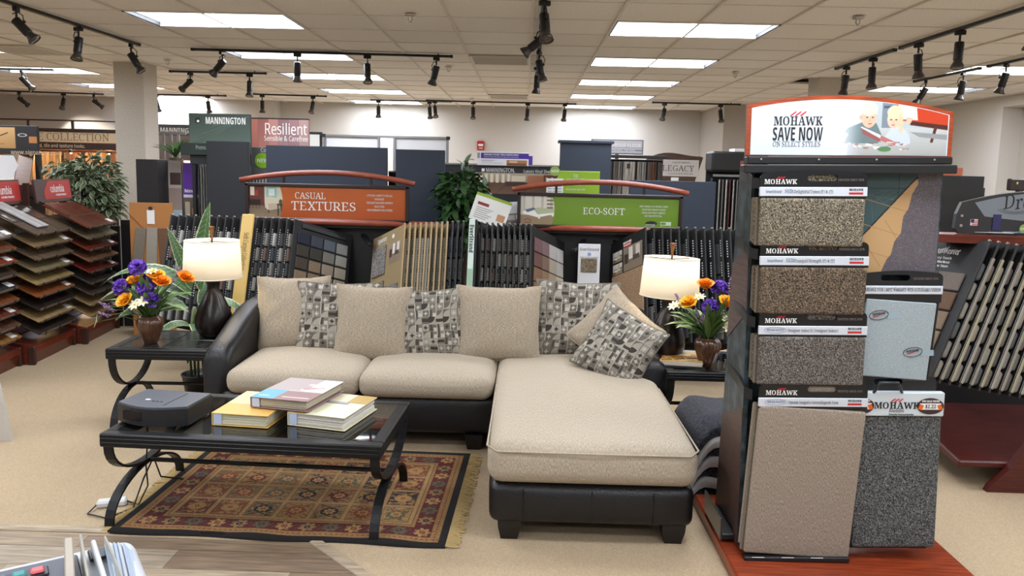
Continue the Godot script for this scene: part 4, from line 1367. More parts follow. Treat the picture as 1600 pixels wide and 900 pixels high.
# ---------------------------------------------------------------- racks of carpet sample boards
func room_pic(w: int, h: int, kind: int) -> Image:
	# plain printed room scenes for the sales signs
	var im := pic(w, h, C(206, 196, 180))
	match kind:
		0: # red-walled sitting room with a cream armchair
			grad(im, 0, 0, w, h, C(112, 60, 50), C(88, 46, 40))
			pr(im, 0, h * 0.62, w, h * 0.38, C(128, 110, 86)); grad(im, 0, int(h * 0.62), w, int(h * 0.38), C(120, 102, 80), C(150, 132, 104))
			pr(im, w * 0.46, 0, w * 0.54, h * 0.55, C(206, 204, 186)); pr(im, w * 0.52, h * 0.06, w * 0.3, h * 0.34, C(150, 190, 176)); pr(im, w * 0.58, h * 0.12, w * 0.18, h * 0.2, C(220, 232, 226))
			pr(im, w * 0.05, h * 0.06, w * 0.12, h * 0.26, C(222, 214, 196)); pr(im, w * 0.17, h * 0.16, w * 0.10, h * 0.16, C(170, 60, 46)); pr(im, w * 0.02, h * 0.44, w * 0.32, h * 0.16, C(40, 30, 26))
			for k in 4: pr(im, w * (0.03 + k * 0.09), h * 0.58, w * 0.012, h * 0.14, C(36, 26, 22))
			pp(im, [w * 0.46, h * 0.40, w * 0.60, h * 0.34, w * 0.88, h * 0.40, w * 0.9, h * 0.70, w * 0.56, h * 0.76, w * 0.47, h * 0.66], C(214, 202, 180))
			pp(im, [w * 0.56, h * 0.56, w * 0.88, h * 0.54, w * 0.9, h * 0.70, w * 0.58, h * 0.74], C(190, 176, 152))
			pr(im, w * 0.56, h * 0.74, w * 0.03, h * 0.1, C(60, 44, 34)); pr(im, w * 0.84, h * 0.58, w * 0.03, h * 0.34, C(34, 28, 26)); pr(im, w * 0.82, h * 0.56, w * 0.14, h * 0.03, C(34, 28, 26)); pr(im, w * 0.94, h * 0.58, w * 0.02, h * 0.2, C(34, 28, 26))
			pe(im, w * 0.93, h * 0.5, w * 0.05, h * 0.08, C(70, 84, 50))
		1: # white bedroom
			grad(im, 0, 0, w, h, C(226, 224, 214), C(196, 188, 172))
			pr(im, 0, h * 0.66, w, h * 0.34, C(150, 130, 102))
			for k in 5: pr(im, w * (0.06 + k * 0.2), h * 0.02, w * 0.05, h * 0.5, C(188, 186, 172))
			for k in 4: pr(im, w * 0.58, h * (0.04 + k * 0.12), w * 0.14, h * 0.05, C(120, 104, 84))
			pp(im, [w * 0.05, h * 0.56, w * 0.32, h * 0.42, w * 0.74, h * 0.46, w * 0.74, h * 0.62, w * 0.4, h * 0.74, w * 0.06, h * 0.62], C(236, 236, 228))
			pp(im, [w * 0.28, h * 0.44, w * 0.42, h * 0.42, w * 0.74, h * 0.46, w * 0.74, h * 0.58, w * 0.38, h * 0.64], C(176, 184, 150))
			pp(im, [w * 0.10, h * 0.5, w * 0.3, h * 0.42, w * 0.34, h * 0.48, w * 0.16, h * 0.58], C(96, 110, 130))
			pr(im, w * 0.40, h * 0.66, w * 0.04, h * 0.12, C(230, 228, 220)); pr(im, w * 0.70, h * 0.58, w * 0.04, h * 0.12, C(230, 228, 220)); pr(im, w * 0.78, h * 0.42, w * 0.18, h * 0.18, C(120, 84, 58))
			pl(im, [w * 0.08, h * 0.84, w * 0.16, h * 0.78, w * 0.24, h * 0.82, w * 0.22, h * 0.9, w * 0.1, h * 0.9], 3, C(110, 50, 40))
		2: # brown-floored open room
			grad(im, 0, 0, w, int(h * 0.5), C(176, 160, 136), C(150, 130, 106))
			grad(im, 0, int(h * 0.45), w, h - int(h * 0.45), C(92, 66, 52), C(120, 88, 70))
			for k in 6: pr(im, w * (0.04 + k * 0.055), h * 0.05, w * 0.03, h * 0.42, C(214, 206, 190))
			pr(im, w * 0.36, h * 0.12, w * 0.14, h * 0.34, C(206, 196, 176)); pr(im, w * 0.30, h * 0.40, w * 0.20, h * 0.22, C(70, 50, 42)); pr(im, w * 0.52, h * 0.1, w * 0.16, h * 0.4, C(170, 110, 80)); pr(im, w * 0.68, h * 0.06, w * 0.3, h * 0.5, C(112, 62, 46))
			for k in 5: pr(im, w * (0.70 + k * 0.055), h * 0.16, w * 0.02, h * 0.36, C(200, 180, 150))
			for k in 7: pl(im, [w * k / 6.0, h * 0.46, w * (k / 6.0 * 1.8 - 0.4), h], 1.5, C(76, 54, 44))
		3: # grey living room
			grad(im, 0, 0, w, h, C(150, 136, 120), C(110, 98, 86))
			pr(im, w * 0.3, h * 0.06, w * 0.2, h * 0.5, C(222, 216, 206)); pr(im, w * 0.66, h * 0.06, w * 0.22, h * 0.5, C(214, 206, 194)); pr(im, w * 0.05, h * 0.3, w * 0.2, h * 0.4, C(70, 56, 46))
			pp(im, [0, h * 0.72, w, h * 0.62, w, h, 0, h], C(136, 120, 100)); pr(im, w * 0.5, h * 0.46, w * 0.34, h * 0.2, C(84, 70, 60))
	im.resize(w / 2, h / 2, Image.INTERPOLATE_BILINEAR)
	im.resize(w, h, Image.INTERPOLATE_CUBIC)
	return im

var sw_mesh := {}
func swatch_mat(c: Color) -> StandardMaterial3D:
	return M("swatch_%d" % c.to_rgba32(), c, 0.97, 0, "frieze", 7.0, "frieze", 0.12)

# T: outer top corner of the board, down: its edge going down, out: roughly where the outer edge points.
# side: which face (+1 / -1) carries the visible samples
func sample_board(lab: String, group: String, T0: Vector3, down: Vector3, out: Vector3, W: float, H: float, side: float, back: Material, cols: Array, full := false, rows := 6, pic_kind := -1) -> Node3D:
	var s := -down.normalized()
	var o := (out - s * out.dot(s)).normalized()
	var t := thing("sample_board", lab, "sample board", T0, 0, group)
	t.transform.basis = Basis(o, s, o.cross(s))
	put("backing", bmesh(Vector3(W, H, 0.010), 0.002), back, t, at(-W / 2, -H / 2, 0))
	var fb := bas(0) if side > 0 else bas(180)
	put("edge_strip", bmesh(Vector3(0.006, H + 0.006, 0.014), 0.002), M("board_edge", C(36, 35, 34), 0.55) if back.resource_name == "board_black" else M("board_tan_edge", C(176, 152, 108), 0.6), t, at(0.002, -H / 2, 0))
	put("top_pin", bmesh(Vector3(0.014, 0.012, 0.018), 0.003), M("pin_grey", C(150, 144, 132), 0.4), t, at(-0.006, 0.003, 0))
	var z := side * 0.010
	if not full:
		if rows == 0:
			face("printed_name", t, Vector3(-0.034, -H * 0.45, side * 0.0056), 0.026, H * 0.72, P("name_dots", dots_im(), 0.6), fb)
			return t
		face("printed_name", t, Vector3(-0.013, -H * 0.45, side * 0.0056), 0.014, H * 0.72, P("name_dots", dots_im(), 0.6), fb)
		var h := H * 0.84 / rows
		for r in rows:
			var c: Color = cols[(r + int(absf(T0.x) * 40)) % cols.size()]
			put("swatch", bmesh(Vector3(0.060, h - 0.012, 0.022), 0.006), swatch_mat(c), t, at(-0.052, -H * 0.13 - h * (r + 0.5), z))
	return t

func dots_im() -> Image:
	var im := pic(16, 256, C(18, 18, 18))
	var r := RandomNumberGenerator.new()
	r.seed = 3
	var y := 4
	while y < 240:
		for k in r.randi_range(3, 7):
			pr(im, 4, y, 8, 4, C(214, 214, 210))
			y += 8
		y += 14
	return im

func grid_face(t: Node3D, W: float, H: float, side: float, cols: Array, ncol: int, top: float, gap := 0.012, x_in := 0.03) -> void:
	# cols listed row by row, first column nearest the outer edge
	var nrow := cols.size() / ncol
	var sw := (W - x_in - 0.03) / ncol
	var sh := (H * 0.94 - top) / nrow
	for r in nrow:
		for c in ncol:
			put("swatch", bmesh(Vector3(sw - gap, sh - gap, 0.014), 0.005), swatch_mat(cols[r * ncol + c]), t, at(-x_in - sw * (c + 0.5), -top - sh * (r + 0.5), side * 0.011))

func header_sign(n: String, lab: String, pos: Vector3, w: float, h: float, im: Image, m_bow: Material) -> Node3D:
	var t := thing(n, lab, "sign", pos)
	var fr := M("sign_frame_dark", C(42, 28, 24), 0.4)
	bx("back_board", Vector3(0, 0, -0.012), Vector3(w, h, 0.02), fr, t, 0.002)
	face("printed_panel", t, Vector3(0, 0, 0.001), w - 0.03, h - 0.03, P("print_%d" % lab.hash(), im, 0.35))
	for s in [-1.0, 1.0]:
		bx("frame", Vector3(0, s * (h / 2 - 0.012), 0.004), Vector3(w + 0.02, 0.028, 0.034), fr, t, 0.005)
		bx("frame", Vector3(s * (w / 2 - 0.004), 0, 0.004), Vector3(0.028, h, 0.034), fr, t, 0.005)
	var st := S(true)
	var pts := []
	for k in 21:
		var u := -1.0 + k / 10.0
		pts.append(Vector3(u * (w / 2 + 0.055), h / 2 + 0.095 - 0.075 * u * u, 0.0))
	tube(st, pts, 0.022, 10)
	obj("arched_rail", st, m_bow, t)
	for s in [-0.27, 0.27]: bx("rail_post", Vector3(s * w, h / 2 + 0.04, -0.004), Vector3(0.02, 0.09, 0.02), fr, t, 0.003)
	return t

func rack_body(lab: String, x0: float, x1: float, zc: float, bow: Material) -> Node3D:
	var xm := (x0 + x1) / 2
	var w := x1 - x0
	var t := thing("sample_rack", lab, "display rack", Vector3(xm, 0, zc))
	var bk := M("rack_black", C(24, 24, 25), 0.5)
	bx("back_panel", Vector3(0, 0.62, -0.02), Vector3(w, 1.14, 0.03), bk, t, 0.004)
	bx("plinth", Vector3(0, 0.06, 0.16), Vector3(w, 0.12, 0.5), M("cherry_wood", C(126, 54, 36), 0.35, 0, "grain", 1.5), t, 0.006)
	var st := S(true)
	var pts := []
	for k in 15:
		var u := -1.0 + k / 7.0
		pts.append(Vector3(u * w * 0.5, 1.175 - 0.012 * u * u, 0.05 + 0.08 * (1 - u * u)))
	tube(st, pts, 0.026, 10)
	obj("curved_rail", st, bow, t)
	st = S()
	var poly := PackedVector2Array()
	for k in 15:
		var u := -1.0 + k / 7.0
		poly.append(Vector2(u * w * 0.5, -(0.04 + 0.07 * (1 - u * u))))
	poly.append(Vector2(w / 2, 0.02)); poly.append(Vector2(-w / 2, 0.02))
	extr(st, poly, 0.03, Transform3D(Basis(Vector3.RIGHT, Vector3(0, 0, -1), Vector3.UP), Vector3(0, 1.145, 0)))
	obj("top_shelf", st, bk, t)
	for s in [-1.0, 1.0]:
		bx("hanger_arm", Vector3(s * 0.16, 1.04, 0.05), Vector3(0.03, 0.03, 0.30), bk, t, 0.004, bas(s * 28, 18))
		bx("sign_post", Vector3(s * w * 0.28, 1.16, -0.02), Vector3(0.03, 0.1, 0.03), bk, t, 0.003)
	return t

func racks() -> void:
	var bow := M("cherry_rail", C(166, 84, 62), 0.32, 0, "grain", 2.0)
	var bk := M("board_black", C(13, 13, 14), 0.6)
	var tanb := M("board_tan", C(150, 130, 94), 0.6)
	var white := M("white_print", C(232, 232, 228), 0.5)
	var down := Vector3(0, -0.92, 0.39)
	rack_body("black wing rack with cherry rail under the orange textures sign", -2.25, -0.70, -6.50, bow)
	rack_body("black wing rack with cherry rail under the green soft carpet sign", -0.02, 1.30, -6.50, bow)
	# orange sign
	var im := pic(768, 168, C(190, 92, 34))
	var rp := room_pic(168, 168, 0)
	grad(im, 0, 0, 768, 168, C(196, 100, 40), C(172, 78, 28))
	for y in 168:
		var e := int(132 + 34 * sqrt(maxf(0.0, 1.0 - pow((y - 84.0) / 100.0, 2.0))))
		im.blit_rect(rp, Rect2i(0, y, e, 1), Vector2i(0, y))
	var sg := header_sign("rack_sign", "orange carpet rack sign with arched wooden rail and armchair picture", Vector3(-1.62, 1.33, -6.4), 1.33, 0.305, im, bow)
	txt(sg, "CASUAL", Vector3(-0.14, 0.055, 0.003), 0.07, white, "r", 0.25)
	txt(sg, "TEXTURES", Vector3(-0.03, -0.03, 0.003), 0.095, white, "r", 0.53)
	for k in 5: txt(sg, ["- STYLISH CARPETS FOR ALL", "YOUR NEEDS", "- EXCELLENT VALUE WITH SUPERIOR", "SELECTION", "- 100% PREMIUM NYLON OFFERING"][k], Vector3(0.43, 0.07 - k * 0.03, 0.003), 0.022, white, "s", 0.22 if k != 1 and k != 3 else 0.08)
	# green sign
	im = pic(768, 168, C(112, 146, 42))
	grad(im, 0, 0, 768, 168, C(118, 152, 48), C(104, 138, 36))
	rp = room_pic(220, 168, 1)
	for y in 168:
		var e := int(130 + 36 * sqrt(maxf(0.0, 1.0 - pow((y - 84.0) / 100.0, 2.0))))
		im.blit_rect(rp, Rect2i(0, y, e, 1), Vector2i(0, y))
	pe(im, 636, 142, 28, 12, C(30, 34, 26)); pr(im, 680, 132, 52, 20, C(198, 212, 190)); pe(im, 694, 142, 14, 7, C(110, 146, 60))
	sg = header_sign("rack_sign", "green carpet rack sign with arched wooden rail and bedroom picture", Vector3(0.62, 1.315, -6.4), 1.33, 0.285, im, bow)
	txt(sg, "ECO-SOFT", Vector3(0.035, 0.0, 0.003), 0.072, white, "r", 0.34)
	for k in 4: txt(sg, ["- SOFT, DURABLE, ECO-FRIENDLY CARPET", "- COLOR AND COMFORT CHOICES", "- EXCELLENT BODY, DENSITY", "AND STAIN PROTECTION"][k], Vector3(0.44, 0.05 - k * 0.026, 0.003), 0.02, white, "s", [0.24, 0.2, 0.2, 0.14][k])
	txt(sg, "everstrand", Vector3(0.42, -0.101, 0.003), 0.024, white, "i", 0.075)
	# boards: orange rack, left wing
	var greys := [C(196, 192, 184), C(112, 112, 110), C(222, 220, 212), C(80, 90, 96), C(170, 166, 158), C(136, 108, 98), C(84, 86, 88)]
	var n1 := 17
	for k in n1:
		if k == 10: continue
		var u := float(k) / (n1 - 1)
		var o := Vector3(-0.30 - 0.12 * u, 0.24, 0.42)
		var last := k == n1 - 1
		var b := sample_board(("black board of square carpet swatches closing the orange rack's left wing" if last else "black-edged carpet board, %s from the left on the orange rack's left wing" % ORD[k]),
			"" if last else "black boards on the orange rack's left wing", Vector3(lerpf(-2.74, -1.80, u), lerpf(1.228, 1.212, u), lerpf(-6.02, -6.1, u)), down, o, 0.55, 0.86, -1.0, bk, greys, last)
		if last:
			grid_face(b, 0.55, 0.86, -1.0, [C(52, 56, 74), C(82, 88, 104), C(112, 122, 132), C(168, 168, 162), C(82, 77, 67), C(78, 75, 66), C(150, 146, 136), C(182, 180, 168), C(92, 82, 70), C(164, 140, 112), C(182, 166, 146), C(196, 186, 166), C(164, 139, 110), C(162, 136, 106), C(186, 166, 140), C(202, 190, 170), C(158, 124, 90), C(166, 134, 100), C(186, 162, 132), C(202, 186, 160), C(150, 116, 84), C(170, 140, 108), C(180, 156, 126), C(196, 180, 156), C(120, 90, 66), C(150, 120, 92), C(170, 146, 118), C(190, 174, 150)], 4, 0.09, 0.014)
			bx("header_bar", Vector3(-0.28, -0.04, -0.012), Vector3(0.42, 0.035, 0.012), M("rack_black", C(24, 24, 25), 0.5), b, 0.003)
	# the one with the yellow spine
	var yb := sample_board("thick sample binder with mustard yellow spine leaning beside the left lamp", "", Vector3(-2.12, 1.245, -5.98), Vector3(0.0, -0.92, 0.36), Vector3(0.02, 0.24, 0.42), 0.36, 0.86, -1.0, M("board_white", C(214, 218, 226), 0.5), [C(200, 196, 186)], true)
	yb.name = numbered("sample_binder_tall")
	bx("spine", Vector3(0.012, -0.43, 0.0), Vector3(0.02, 0.86, 0.095), M("mustard_card", C(206, 172, 96), 0.55), yb, 0.006)
	txt(yb, "Soft Carpet Collection", Vector3(0.0235, -0.30, 0.0), 0.05, M("brown_print", C(120, 90, 40), 0.6), "i", 0.30, Basis(Vector3(0, -1, 0), Vector3(0, 0, -1), Vector3(1, 0, 0)))
	pe_badge(yb, Vector3(0.0235, -0.74, 0.0))
	# orange rack, right wing: tan boards
	var tans := [C(214, 206, 192), C(130, 122, 110), C(192, 182, 166), C(104, 98, 86), C(226, 220, 208), C(164, 150, 128)]
	for k in 12:
		var u := k / 11.0
		var o := Vector3(0.37 - 0.20 * u, 0.24, 0.42)
		var first := k == 0
		var dark := k > 8
		var b := sample_board(("tan sample board, front face, with two large speckled carpet squares and room photo" if first else ("slim dark sample board, %s after the tan boards end" % ORD[maxi(0, k - 9)] if dark else "tan-edged carpet board, %s to the right of the speckled front board" % ORD[k - 1])),
			"" if first else ("slim dark boards right of the tan ones" if dark else "tan boards on the orange rack's right wing"), Vector3(lerpf(-0.93, -0.47, u), lerpf(1.195, 1.225, u), -6.1), down, o, 0.52, 0.86, 1.0, bk if dark else tanb, [C(60, 66, 78), C(96, 96, 98)] if dark else tans, first, 1 if not dark else 4)
		if first:
			for c in [[0.13, 0.30, C(186, 178, 172)], [0.38, 0.22, C(198, 190, 182)], [0.15, 0.58, C(196, 188, 176)], [0.38, 0.52, C(176, 164, 152)], [0.15, 0.78, C(170, 156, 140)], [0.38, 0.76, C(186, 170, 150)]]:
				if c[0] == 0.13: continue
				put("swatch", bmesh(Vector3(0.215, 0.245, 0.012), 0.003), M("speck_%d" % c[2].to_rgba32(), c[2].lightened(0.25), 0.97, 0, "speck", 1.6), b, at(-c[0], -c[1] - 0.01, 0.010))
			face("room_photo", b, Vector3(-0.13, -0.20, 0.0062), 0.19, 0.17, P("photo_grey", room_pic(96, 88, 3), 0.4))
			txt(b, "Signature", Vector3(-0.36, -0.055, 0.0062), 0.05, white, "i", 0.16)
			st_disc(b, Vector3(-0.17, -0.06, 0.0062), 0.018, white)
	# green rack, left wing
	var ws := thing("sample_binder_tall", "tall sample binder with white and pale green spine between the tan and black boards", "sample board", Vector3(-0.385, 1.25, -6.02))
	ws.transform.basis = Basis(Vector3.RIGHT, 0) * Basis(Vector3.RIGHT, deg_to_rad(-23))
	bx("cover", Vector3(0, -0.43, -0.22), Vector3(0.055, 0.86, 0.44), bk, ws, 0.003)
	bx("spine", Vector3(-0.012, -0.43, 0.004), Vector3(0.045, 0.86, 0.012), M("spine_pale", C(206, 222, 212), 0.5), ws, 0.004)
	bx("spine_label", Vector3(-0.012, -0.62, 0.0105), Vector3(0.040, 0.44, 0.002), M("spine_green", C(150, 182, 154), 0.5), ws, 0.001)
	txt(ws, "EverStrand", Vector3(-0.012, -0.16, 0.0115), 0.045, M("black_print", C(30, 30, 34), 0.6), "b", 0.22, Basis(Vector3(0, -1, 0), Vector3(1, 0, 0), Vector3(0, 0, 1)))
	var n2 := 10
	for k in n2:
		var u := float(k) / (n2 - 1)
		var last := k == n2 - 1
		var b := sample_board(("black board of pink and beige dotted swatches, front face, on green rack's left wing" if last else "black-edged carpet board, %s from the pale green spine on the green rack" % ORD[k]),
			"" if last else "black boards on the green rack's left wing", Vector3(lerpf(-0.33, 0.06, u), lerpf(1.22, 1.209, u), -6.1), down, Vector3(-0.12 - 0.19 * u, 0.22, 0.40), 0.50, 0.86, -1.0, bk, [C(84, 78, 74), C(156, 152, 144), C(110, 104, 98), C(186, 182, 174), C(72, 70, 70), C(122, 98, 86)], last)
		if last:
			grid_face(b, 0.50, 0.86, -1.0, [C(132, 98, 100), C(142, 112, 112), C(200, 194, 190), C(206, 202, 198), C(122, 88, 78), C(140, 112, 94), C(190, 176, 156), C(202, 196, 186), C(150, 112, 82), C(164, 132, 102), C(190, 166, 140), C(214, 200, 180), C(160, 122, 78), C(176, 146, 110), C(196, 176, 146), C(214, 204, 186), C(150, 110, 70), C(170, 138, 102), C(190, 166, 136), C(206, 194, 174), C(140, 100, 70), C(160, 126, 94), C(180, 156, 126), C(200, 186, 166)], 4, 0.085, 0.006)
	# white waterfall sample in the gap
	var wf := thing("waterfall_sample", "white hanging sample card with one beige carpet square under the green sign", "sample card", Vector3(0.545, 1.05, -6.36))
	bx("card", Vector3(0, -0.24, 0), Vector3(0.18, 0.48, 0.012), M("card_white", C(236, 238, 242), 0.5), wf, 0.002)
	bx("carpet_square", Vector3(0, -0.175, 0.012), Vector3(0.13, 0.115, 0.014), M("speck_sand", C(226, 204, 170), 0.97, 0, "speck", 2.0), wf, 0.004)
	txt(wf, "EverStrand", Vector3(0.0, -0.045, 0.0065), 0.03, M("black_print", C(30, 30, 34), 0.6), "s", 0.15)
	st_disc(wf, Vector3(0.0, -0.085, 0.0065), 0.016, M("pale_blue_print", C(150, 170, 206), 0.5))
	txt(wf, "SOFT STYLE CARPET", Vector3(0.0, -0.113, 0.0065), 0.016, M("black_print", C(30, 30, 34), 0.6), "s", 0.15)
	# green rack, right wing
	var n3 := 13
	for k in n3:
		var u := float(k) / (n3 - 1)
		var first := k == 0
		var b := sample_board(("black-topped sample board with room photo, red tag and large tan carpet" if first else "black board with white printed names, %s from left behind the right lamp" % ORD[k - 1]),
			"" if first else "black boards on the green rack's right wing", Vector3(lerpf(0.955, 1.72, u), lerpf(1.214, 1.23, u), lerpf(-6.1, -6.0, u)), down, Vector3(0.223 + 0.08 * u, 0.22, 0.42), 0.50, 0.90, 1.0, bk, [C(120, 116, 110), C(60, 60, 60), C(40, 40, 42)], first, 0 if k % 4 != 1 else 3)
		if first:
			put("swatch", bmesh(Vector3(0.44, 0.56, 0.014), 0.004), M("speck_tan", C(206, 170, 132), 0.97, 0, "frieze", 2.0), b, at(-0.25, -0.58, 0.011))
			face("room_photo", b, Vector3(-0.175, -0.19, 0.0062), 0.27, 0.20, P("photo_brown", room_pic(128, 96, 3), 0.4))
			face("room_photo", b, Vector3(-0.40, -0.14, 0.0062), 0.14, 0.09, P("photo_white", room_pic(64, 48, 1), 0.4))
			face("room_photo", b, Vector3(-0.40, -0.245, 0.0062), 0.14, 0.09, P("photo_white", room_pic(64, 48, 1), 0.4))
			bx("red_tag", Vector3(-0.25, -0.075, 0.0065), Vector3(0.12, 0.028, 0.002), M("tag_red", C(190, 30, 36), 0.5), b, 0.0)
			txt(b, "MOHAWK", Vector3(-0.25, -0.052, 0.0062), 0.024, white, "R", 0.12)
			txt(b, "FLOORSCAPES", Vector3(-0.25, -0.075, 0.008), 0.018, white, "b", 0.1)

func st_disc(par: Node3D, c: Vector3, r: float, m: Material, bs := Basis()) -> void:
	var st := S()
	var p := PackedVector2Array()
	for k in 20: p.append(Vector2(cos(TAU * k / 20), sin(TAU * k / 20)) * r)
	extr(st, p, 0.002)
	obj("emblem", st, m, par, Transform3D(bs, c))

func pe_badge(par: Node3D, c: Vector3) -> void:
	bx("badge", c, Vector3(0.002, 0.08, 0.04), M("label_blue", C(186, 198, 222), 0.6), par, 0.0)
	bx("badge", c + Vector3(0.001, -0.012, 0.006), Vector3(0.002, 0.03, 0.016), M("petal_violet", C(86, 44, 152), 0.65), par, 0.0)

# ---------------------------------------------------------------- foreground carpet display
var stand_xf := Transform3D(Basis(Vector3.BACK, deg_to_rad(1.2)), Vector3(1.3, 0.062, -3.1))

func kids_pic() -> Image:
	# generic poster photograph: two fair-haired children reading on a carpet by a red sofa
	var W := 448; var H := 192
	var im := pic(W, H, C(206, 214, 220))
	grad(im, 0, 0, 190, H, C(216, 224, 230), C(206, 214, 216))
	for k in 5: pr(im, 20, 20 + k * 26, 120, 2, C(186, 196, 202))
	pr(im, 150, 0, 298, 100, C(176, 186, 190)); pr(im, 190, 0, 60, 96, C(120, 132, 142)); pr(im, 196, 20, 48, 8, C(70, 80, 100))
	grad(im, 60, 96, W - 60, H - 96, C(186, 190, 190), C(164, 166, 162))
	pp(im, [236, 10, 448, 16, 448, 92, 420, 96, 300, 74, 250, 70], C(190, 62, 32)); pp(im, [250, 8, 320, 4, 330, 70, 260, 66], C(214, 208, 200))
	pp(im, [300, 72, 448, 88, 448, 104, 300, 86], C(74, 40, 32)); pp(im, [396, 90, 408, 92, 392, 148, 382, 146], C(84, 44, 32))
	pp(im, [300, 110, 448, 120, 448, 138, 340, 128], C(140, 144, 144))
	# boy
	pp(im, [20, 132, 60, 96, 120, 74, 170, 80, 192, 120, 180, 150, 90, 150, 30, 150], C(104, 122, 124)); pp(im, [20, 132, 44, 108, 64, 118, 44, 150, 22, 156], C(206, 168, 142))
	pe(im, 140, 58, 30, 38, C(218, 178, 152)); pe(im, 138, 30, 34, 24, C(226, 214, 186)); pp(im, [106, 34, 172, 34, 168, 50, 150, 40, 112, 48], C(226, 214, 186)); pe(im, 108, 60, 6, 9, C(206, 164, 138))
	pe(im, 132, 60, 4, 2.5, C(70, 56, 50)); pe(im, 154, 60, 4, 2.5, C(70, 56, 50)); pe(im, 144, 70, 4, 5, C(204, 160, 134)); pe(im, 144, 82, 8, 2.5, C(176, 100, 92))
	# girl
	pp(im, [206, 126, 230, 92, 268, 90, 300, 120, 306, 148, 280, 160, 220, 154], C(190, 200, 220)); pe(im, 236, 66, 25, 32, C(226, 186, 160))
	pe(im, 240, 42, 30, 24, C(220, 200, 164)); pp(im, [258, 44, 272, 60, 274, 108, 258, 112, 256, 70], C(212, 190, 152)); pp(im, [212, 44, 238, 36, 220, 62, 212, 74], C(220, 200, 164))
	pe(im, 226, 68, 4, 2.5, C(76, 60, 54)); pe(im, 246, 68, 4, 2.5, C(76, 60, 54)); pe(im, 235, 76, 3.5, 4.5, C(212, 168, 142)); pe(im, 235, 86, 7, 2.5, C(190, 104, 100))
	pp(im, [286, 58, 312, 62, 300, 84, 284, 76], C(222, 180, 154))
	# book and toys
	pp(im, [108, 94, 114, 92, 190, 122, 186, 132], C(232, 226, 222)); pp(im, [108, 98, 186, 132, 190, 146, 120, 118], C(150, 84, 82)); pp(im, [190, 122, 250, 146, 246, 158, 188, 140], C(176, 110, 104))
	var r := RandomNumberGenerator.new()
	r.seed = 2
	for k in 44:
		var x := r.randf_range(4, 300); var y := r.randf_range(142, 176)
		pl(im, [x, y, x + r.randf_range(8, 26), y + r.randf_range(-5, 5)], r.randf_range(3, 6), [C(206, 200, 190), C(150, 120, 110), C(186, 180, 172), C(232, 228, 222), C(130, 96, 86)][r.randi() % 5])
	pe(im, 206, 170, 26, 9, C(84, 128, 82)); pr(im, 30, 160, 16, 16, C(226, 226, 224))
	im.resize(W / 2, H / 2, Image.INTERPOLATE_BILINEAR)
	im.resize(W, H, Image.INTERPOLATE_CUBIC)
	speckle(im, 0, 0, W, H, 0.04)
	for x in 130: # fades to the white side of the sign
		for y in H:
			var c := im.get_pixel(x, y)
			im.set_pixel(x, y, C(214, 222, 230).lerp(c, smoothstep(10.0, 130.0, float(x))))
	return im

func mohawk_mark(par: Node3D, c: Vector3, s: float, ink: Material, w := 0.0) -> void:
	txt(par, "MOHAWK", c, s, ink, "R", w)
	var red := M("mark_red", C(206, 34, 50), 0.5)
	for k in 3:
		var st := S()
		extr(st, PackedVector2Array([Vector2(-0.30, -0.16), Vector2(-0.16, -0.18), Vector2(0.10, 0.02), Vector2(0.30, 0.2), Vector2(0.16, 0.2), Vector2(-0.04, 0.06)]), 0.002)
		obj("emblem", st, red, par, Transform3D(Basis.from_scale(Vector3(s, s, 1)), c + Vector3((k - 1) * s * 0.42, s * 0.62, 0)))

func handle_plate(w: float, h: float, holex: float) -> Mesh:
	var key := ["hp", w, h, holex]
	if not meshes.has(key):
		var p := PackedVector2Array()
		p.append(Vector2(-w / 2, 0)); p.append(Vector2(holex, 0))
		# cut in to the slot and round it
		var hy := h * 0.54; var hw := 0.046; var hr := 0.0125
		p.append(Vector2(holex, hy - hr))
		for k in 9:
			var a := -PI / 2 - PI * k / 8.0
			p.append(Vector2(holex - hw + cos(a) * hr, hy + sin(a) * hr))
		for k in 9:
			var a := PI / 2 - PI * k / 8.0
			p.append(Vector2(holex + hw + cos(a) * hr, hy + sin(a) * hr))
		p.append(Vector2(holex + 0.0002, hy - hr)); p.append(Vector2(holex + 0.0002, 0))
		p.append(Vector2(w / 2, 0))
		for k in 6:
			var a := PI / 2 * k / 5.0
			p.append(Vector2(w / 2 - 0.022 + cos(a) * 0.022, h * 0.86 - 0.022 + sin(a) * 0.022))
		for k in range(1, 8): p.append(Vector2(lerpf(w / 2 - 0.022, -w / 2 + 0.022, k / 8.0), h * 0.86 + h * 0.14 * sin(PI * k / 8.0)))
		for k in 6:
			var a := PI / 2 + PI / 2 * k / 5.0
			p.append(Vector2(-w / 2 + 0.022 + cos(a) * 0.022, h * 0.86 - 0.022 + sin(a) * 0.022))
		var st := S()
		extr(st, p, 0.008)
		st.generate_normals()
		meshes[key] = st.commit()
	return meshes[key]

